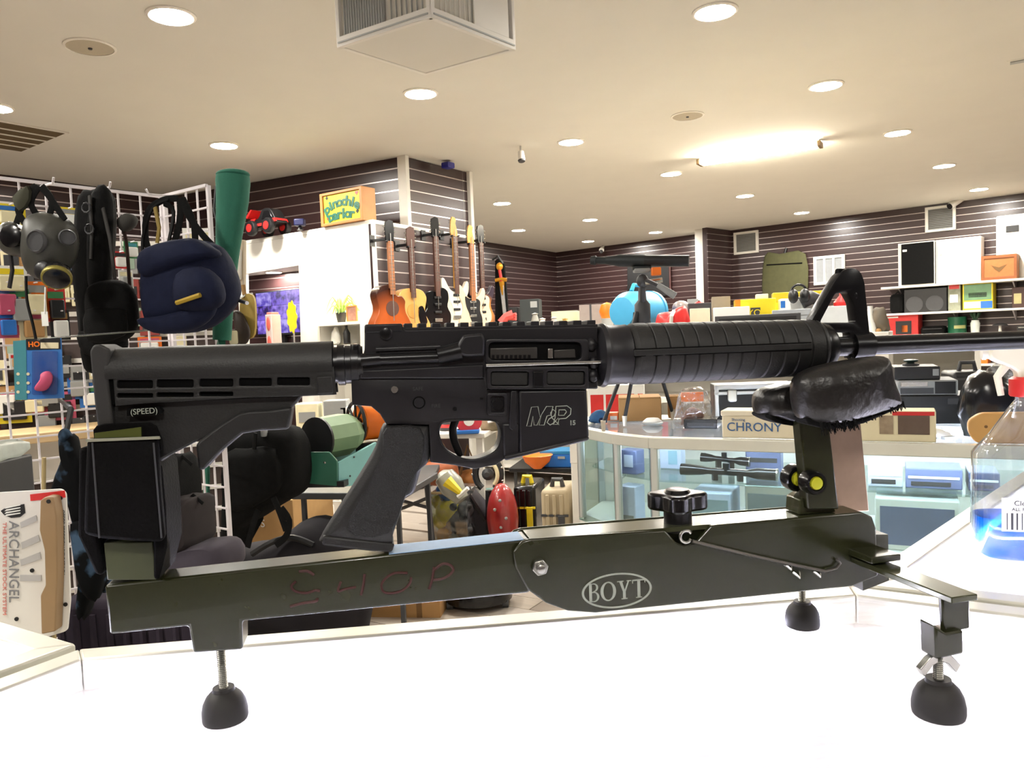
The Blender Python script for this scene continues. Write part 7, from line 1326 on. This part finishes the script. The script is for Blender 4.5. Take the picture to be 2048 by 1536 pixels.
if RM.col[2].xyz.dot(ax2) < 0: RM = frame(a, -ax2.cross(UP), UP)
part(MB().tube([RM @ Vector((.088 * math.cos(R(k)), .088 * math.sin(R(k)), 0)) for k in range(0, 360, 15)], .008, 6, closed=True), 'reel_rim', M_black, rl_)
for k in range(8): part(MB().tube([a, RM @ Vector((.088 * math.cos(R(45 * k)), .088 * math.sin(R(45 * k)), 0))], .006, 6), 'spoke', M_black, rl_)
part(MB().lathe([(.02, -.01), (.028, 0), (.02, .02)], RM, 14), 'hub', M_black, rl_); part(MB().lathe([(0, .02), (.078, .02), (.08, .024), (.08, .13), (.076, .134), (0, .134)], RM, 24), 'orange_drum', M_orange, rl_)
p = RM @ Vector((0, -.088, .06)); part(MB().box((p.x, p.y, (TH + p.z) / 2), (.16, .1, max(.01, p.z - TH))), 'stand', M_black, rl_, .004)
LT, LW_, LH, LD = table('white_table', 'long white table crowded with goods behind the trigger guard', 590, 1020, 868, 4.7, .6, M_white, R(-12), .04)
def ontab(x, d=4.75): p = at(x, 700, d); return Vector((p.x, d, LH + .001))
for x, yt, lb, cat, m, nm in ((612, 806, 'cream carton on the white table under the stock', 'box', mat('cream_box', (236, 228, 190), .6), 'cream_box'), (668, 800, 'grey appliance on the white table behind the stock front', 'appliance', M_grey, 'grey_appliance'), (700, 812, 'pale packet with green print on the white table', 'packet', M_paperw, 'print_packet')):
    p = ontab(x); h = at(x, yt, 4.75).z - LH; t = thing(nm, lb, cat); part(MB().box(p + Vector((0, 0, h / 2)), (.14, .12, h)), 'body', m, t, .006); part(MB().box(p + Vector((0, -.061, h * .6)), (.1, .003, h * .3)), 'label', mat('card_green', (60, 130, 80), .5) if x == 700 else M_grey, t)
t = thing('red_torch', 'round red torch with a white lens seen through the trigger guard', 'torch'); p = at(938, 856, 4.6); p.z = max(p.z, LH + .08); TT = frame(p, Vector((1, .1, 0)), UP); part(MB().lathe([(.02, -.12), (.04, -.05), (.075, 0), (.078, .03), (.06, .035), (0, .03)], TT, 20), 'body', mat('torch_red', (214, 56, 72), .4), t); part(MB().lathe([(0, .036), (.03, .036), (.032, .04), (0, .042)], TT, 16), 'lens', M_paperw, t); part(MB().box((p.x, p.y + .03, (LH + p.z - .06) / 2), (.06, .06, max(.01, p.z - .06 - LH))), 'base', M_red, t)
t = thing('blue_pad', 'flat blue pad on the white table before the torch', 'pad'); p = ontab(925, 4.6); part(MB().box(p + Vector((0, 0, .012)), (.16, .1, .024)), 'pad', M_blue, t, .006); part(MB().box(p + Vector((0, 0, .025)), (.1, .05, .003)), 'label', M_navy, t)
t = thing('olive_bundle', 'olive patterned bundle at the right of the trigger guard view', 'bundle'); part(MB().pillow(smoothp([(-.09, 0), (.09, 0), (.1, .07), (.03, .14), (-.07, .11)], 3), -.06, .06, frame(ontab(985), Vector((1, 0, 0)), UP), 7, .35, .1, 2), 'bundle', mat('olive_mix', (98, 96, 70), .9, var=.4, c2=(190, 180, 150), scale=20), t, 0, 60); part(MB().tube([ontab(970) + Vector((0, -.06, .05)), ontab(1000) + Vector((0, -.06, .07))], .008, 6), 'cord', M_paperw, t)
t = thing('dark_lens_cap', 'dark round gadget behind the trigger', 'gadget'); p = ontab(888, 4.8); part(MB().lathe([(.05, 0), (.055, .05), (.03, .09), (0, .1)], Matrix.Translation(p), 14), 'dome', M_dgrey, t); part(MB().lathe([(.056, .02), (.06, .03), (.056, .04)], Matrix.Translation(p), 14), 'band', M_red, t)
# floor goods
t, M, W, H, D = carton('open_carton', 'large open brown carton on the floor under the metal table', 'box', 470, 672, 1000, 3.9, 0, .5, mat('light_card', (190, 150, 96), .85, var=.08), R(-10), flaps=True)
lettering(t, M, W, H, 'SAMS', .35, .78, .08, M_paperw)
t, M, W, H, D = carton('flat_floor_carton', 'flat brown carton on the floor below the beam', 'box', 700, 906, 1188, 3.62, 0, .3, M_card, R(-8), tape=M_cardd, deco=((.74, 0, .8, 1, M_cardd, 'strap'),))
t = thing('dark_holdall', 'dark soft holdall lying on the floor behind the beam', 'bag'); KH = frame(at(600, 1180, 3.3), Vector((1, -.1, 0)), UP); zf = -KH.translation.z; o = smoothp([(onpl(x, y, KH)[0], max(zf + .001, onpl(x, y, KH)[1])) for x, y in ((440, 1124), (510, 1098), (556, 1080), (590, 1052), (630, 1042), (672, 1058), (716, 1100), (722, 1300), (440, 1300))], 2); o = [(a, max(zf + .001, b)) for a, b in o]
part(MB().pillow(o, -.25, .1, KH, 8, .22, .0), 'bag_body', mat('holdall', (28, 25, 31), .9, var=.3, scale=12), t, 0, 70); part(MB().tube([KH @ Vector((*onpl(x, y, KH), .08)) for x, y in smoothp([(520, 1098), (560, 1074), (600, 1066), (640, 1080)], 4, False)], .014, 6), 'handle', M_black, t)
t = thing('robot_vacuum', 'round black wheeled unit on the wooden floor behind the beam', 'floor machine'); p = onz(955, 1208, 0.03); part(MB().lathe([(.12, 0), (.17, .02), (.17, .09), (.15, .12), (0, .13)], Matrix.Translation((p.x, p.y + .1, .012)), 28), 'shell', M_blackgl, t); part(MB().lathe([(.03, .13), (.05, .13), (.04, .14), (0, .14)], Matrix.Translation((p.x, p.y + .1, .012)), 16), 'dial', M_dgrey, t)
for s in (-1, 1): part(MB().tube([Vector((p.x + s * .12, p.y + .02, .02)), Vector((p.x + s * .15, p.y + .02, .02))], .018, 10), 'wheel', M_dgrey, t)
# clear tub of clutter
ct = thing('clear_tub', 'clear plastic tub packed with toys beside the table leg', 'tub'); CM_, W, H, D = fitbox(866, 962, 985, 4.3, 0, .28, R(-12)); part(MB().plate([rect(0, 0, W, H), rect(.006, .006, W - .006, H - .001)], -D, 0, CM_), 'walls', M_pet, ct); part(MB().box((W / 2, H / 2, -.003), (W, H, .004), CM_), 'front_wall', M_pet, ct); part(MB().box((W / 2, H / 2, -D + .003), (W, H, .004), CM_), 'back_wall', M_pet, ct); part(MB().tube([CM_ @ Vector((0, H, .004)), CM_ @ Vector((W, H, .004))], .008, 6), 'rim', mat('tub_rim', (170, 150, 110), .5), ct)
rn3 = random.Random(4)
for i, (fx, fy, s, m, lb) in enumerate(((.15, .62, .05, M_yellow, 'small yellow block at the left in the clear tub'), (.35, .72, .075, M_yellow, 'large yellow toy near the rim of the clear tub'), (.6, .6, .07, M_dgrey, 'dark grey toy in the middle of the clear tub'), (.3, .42, .06, M_card, 'tan toy low in the clear tub'), (.2, .2, .07, mat('card_cream', (232, 222, 180), .6), 'cream reel at the bottom left of the clear tub'), (.6, .3, .08, mat('olive_toy', (110, 100, 70), .6), 'olive toy low in the clear tub'), (.82, .45, .06, M_black, 'black toy at the right in the clear tub'), (.85, .75, .05, M_dgrey, 'grey toy at the right rim of the clear tub'), (.12, .85, .045, M_yellow, 'yellow knob above the left tub rim'), (.35, 1.0, .06, M_blue, 'blue toy poking out of the clear tub'))):
    c = CM_ @ Vector((W * fx, H * fy, -.08)); t = thing('tub_toy', lb, 'toy', 'toys in the clear tub'); part(MB().pillow(smoothp([(s * math.cos(k), s * (1 + .2 * (k % 2)) * math.sin(k)) for k in range(6)], 2), -s * .8, s * .8, frame(c, Vector((1, 0, 0)), UP), 6, .4, .15, i), 'body', m, t, 0, 50); part(MB().ell(c + Vector((s * .5, -s * .6, s * .5)), (s * .3, s * .3, s * .3)), 'knob', M_dgrey if m is not M_dgrey else M_black, t)
t = thing('plastic_sheath', 'grey plastic bag with a yellow tool sticking up from the tub', 'plastic bag'); a, b = at(882, 944, 4.2), at(925, 1000, 4.15); part(MB().tube([a + (b - a) * k for k in (0, .15, .5, 1)], [.02, .06, .07, .04], 10), 'film', mat('grey_film', (150, 150, 140), .25, var=.2, scale=30), t); part(MB().tube([at(894, 962, 4.08), at(924, 988, 4.06)], [.035, .015], 8), 'yellow_tool', M_yellow, t); part(MB().tube([at(916, 994, 4.06), at(936, 976, 4.04)], .012, 6), 'white_stick', M_paperw, t)
t = thing('grey_gun_case', 'dark grey slanted case leaning behind the tub', 'case'); part(MB().tube([at(930, 990, 4.45), at(975, 1050, 4.5), Vector((at(985, 1060, 4.5).x, 4.5, .05))], [.07, .09, .06], 4), 'shell', mat('case_slate', (74, 70, 78), .5), t); part(MB().tube([at(935, 985, 4.36), at(970, 1040, 4.38)], .012, 6), 'zip', M_black, t)
t = thing('red_helmet_bag', 'glossy red rounded bag on the floor beside the black case', 'bag'); p = at(1006, 1050, 4.3); part(MB().ell((p.x, 4.3, .30), (.09, .1, .2)), 'shell', mat('red_vinyl', (150, 34, 34), .3, var=.15, coat=.4), t); part(MB().lathe([(.08, 0), (.06, .03), (.06, .16)], Matrix.Translation((p.x, 4.3, 0)), 16), 'foot', M_dgrey, t)
for k in range(5): part(MB().ell((p.x - .04 + .03 * (k % 3), 4.205, .22 + .05 * k), (.009, .006, .009)), 'stud', M_grey, t)
def suitcase(nm, lb, x0, x1, yt, d, m, mt, ribs=True):
    t, M, W, H, D = carton(nm, lb, 'case', x0, x1, yt, d, 0, .3, m, R(-14), bev=.02, body='shell')
    for k in (.25, .5, .75): part(MB().box((W * k, H * .5, .004), (.02, H * .9, .012), M), 'rib', m, t, .004)
    part(MB().box((W * .5, H * .72, .004), (W, .012, .012), M), 'seam', mt, t); part(MB().box((W * .75, H * .6, .012), (.035, .12, .014), M), 'latch', mt, t, .003); part(MB().tube([M @ Vector((W * .3, H, -.1)), M @ Vector((W * .35, H + .04, -.1)), M @ Vector((W * .65, H + .04, -.1)), M @ Vector((W * .7, H, -.1))], .014, 8), 'handle', mt, t)
suitcase('black_hard_case', 'glossy black hard case with yellow tag between red bag and beige case', 1030, 1094, 972, 4.45, M_blackgl, M_yellow); suitcase('beige_hard_case', 'beige ribbed hard case beside the glass case end', 1086, 1158, 980, 4.1, mat('beige_case', (176, 160, 130), .55, var=.06), M_dgrey)
D2, W2, H2, _ = table('black_table', 'black folding table with blue boxes beyond the magazine well', 1020, 1200, 936, 5.6, .5, M_black, R(-14), .02, mleg=M_tgrey)
def ont2(x, d=5.65): p = at(x, 700, d); return Vector((p.x, d, H2 + .001))
for x0, x1, yt, d, lb in ((1080, 1160, 902, 5.62, 'blue plastic crate on the black table'), (1062, 1120, 888, 5.85, 'darker blue crate behind on the black table')):
    t, M, W, H, D = carton('blue_crate', lb, 'crate', x0, x1, yt, d, H2 + .001, .2, M_blue if d < 5.7 else M_navy, R(-14), lid=mat('crate_blue_lid', (40, 120, 170), .4)); part(MB().box((W * .6, H * .6, .004), (W * .2, H * .15, .008), M), 'handle', M_grey, t)
t = thing('orange_bowl', 'orange bowl on the left of the black table', 'bowl'); p = ont2(1066, 5.6); part(MB().lathe([(.03, 0), (.09, .05), (.11, .1), (.1, .1), (.08, .05), (0, .02)], Matrix.Translation(p), 18), 'bowl', M_orange, t); part(MB().lathe([(.11, .096), (.116, .1), (.11, .104)], Matrix.Translation(p), 18), 'rim', M_orange, t)
t = thing('leather_satchel', 'tan brown leather satchel hanging behind the pistol grip', 'bag'); part(MB().pillow(smoothp(L(frame(at(880, 950, 4.6), Vector((1, -.1, 0)), UP), [(846, 934), (860, 922), (905, 924), (916, 940), (912, 966), (870, 972), (848, 962)]), 3), -.08, .06, frame(at(880, 950, 4.6), Vector((1, -.1, 0)), UP), 8, .3), 'bag_body', mat('tan_leather', (164, 86, 44), .5, var=.15), t, 0, 70); part(MB().tube([at(850, 930, 4.6), at(880, 880, 4.62), at(910, 928, 4.6)], .01, 6), 'strap', M_card, t)
t = thing('second_satchel', 'ochre leather bag beside the toy wheel', 'bag'); part(MB().pillow(smoothp(L(frame(at(935, 970, 4.75), Vector((1, -.1, 0)), UP), [(915, 950), (945, 938), (965, 950), (962, 1000), (925, 1000)]), 3), -.06, .06, frame(at(935, 970, 4.75), Vector((1, -.1, 0)), UP), 7, .3), 'bag_body', mat('ochre_leather', (160, 100, 40), .6, var=.15), t, 0, 70); part(MB().tube([at(920, 950, 4.72), at(935, 890, 4.72), at(955, 946, 4.72)], .01, 6), 'strap', M_cardd, t)
t = thing('racing_wheel', 'black and cream toy steering wheel with studs below the trigger guard', 'steering wheel'); WM2 = frame(at(976, 948, 4.42), Vector((1, -.2, 0)), UP); part(MB().tube([WM2 @ Vector((.075 * math.cos(R(k)), .095 * math.sin(R(k)), 0)) for k in range(-60, 250, 15)], .02, 8), 'rim', M_black, t); part(MB().tube([WM2 @ Vector((.06 * math.cos(R(k)), .075 * math.sin(R(k)), .015)) for k in range(-50, 80, 15)], .013, 8), 'cream_insert', mat('card_cream', (232, 222, 180), .6), t)
for k in range(8): part(MB().ell(WM2 @ Vector((.09 * math.cos(R(40 * k - 60)), .112 * math.sin(R(40 * k - 60)), .01)), (.008, .008, .008)), 'stud', M_steel, t)
part(MB().lathe([(.03, -.02), (.035, .01), (.015, .03), (0, .03)], WM2, 14), 'hub', M_dgrey, t); q = WM2 @ Vector((0, -.095, 0)); part(MB().tube([q, Vector((q.x, q.y, .02))], [.02, .03], 8), 'column', M_black, t)
t = thing('turquoise_base', 'turquoise folded stand on the floor under the toy wheel', 'stand'); p = at(975, 985, 4.9); part(MB().prism([(-.08, 0), (.08, 0), (.03, p.z), (-.03, p.z)], -.05, .05, frame((p.x, 4.9, 0), Vector((1, 0, 0)), UP)), 'stand', M_tq, t, .004); part(MB().box((p.x, 4.9, p.z + .01), (.1, .1, .02)), 'plate', M_tq, t)
# tables' side frame at the grip
t = thing('folding_chair_frame', 'dark tubular folding chair frame behind the pistol grip', 'chair'); A_, B_ = at(852, 960, 4.15), Vector((at(872, 1080, 4.15).x, 4.1, .012)); part(MB().tube([A_, B_], .014, 8), 'leg', M_tgrey, t); part(MB().tube([A_ + Vector((-.3, .25, 0)), B_ + Vector((-.3, .25, 0))], .014, 8), 'leg', M_tgrey, t); part(MB().tube([A_, A_ + Vector((-.3, .25, 0))], .014, 8), 'seat_bar', M_tgrey, t); part(MB().tube([A_ + Vector((0, 0, -.15)), A_ + Vector((-.3, .25, -.12))], .01, 8), 'brace', M_tgrey, t); part(MB().tube([A_ + Vector((0, 0, -.1)), A_ + Vector((-.3, .25, -.25))], .01, 8), 'brace', M_tgrey, t); part(MB().box(A_ + Vector((-.15, .12, .02)), (.4, .34, .03)), 'seat', M_tgrey, t, .006)
finish()
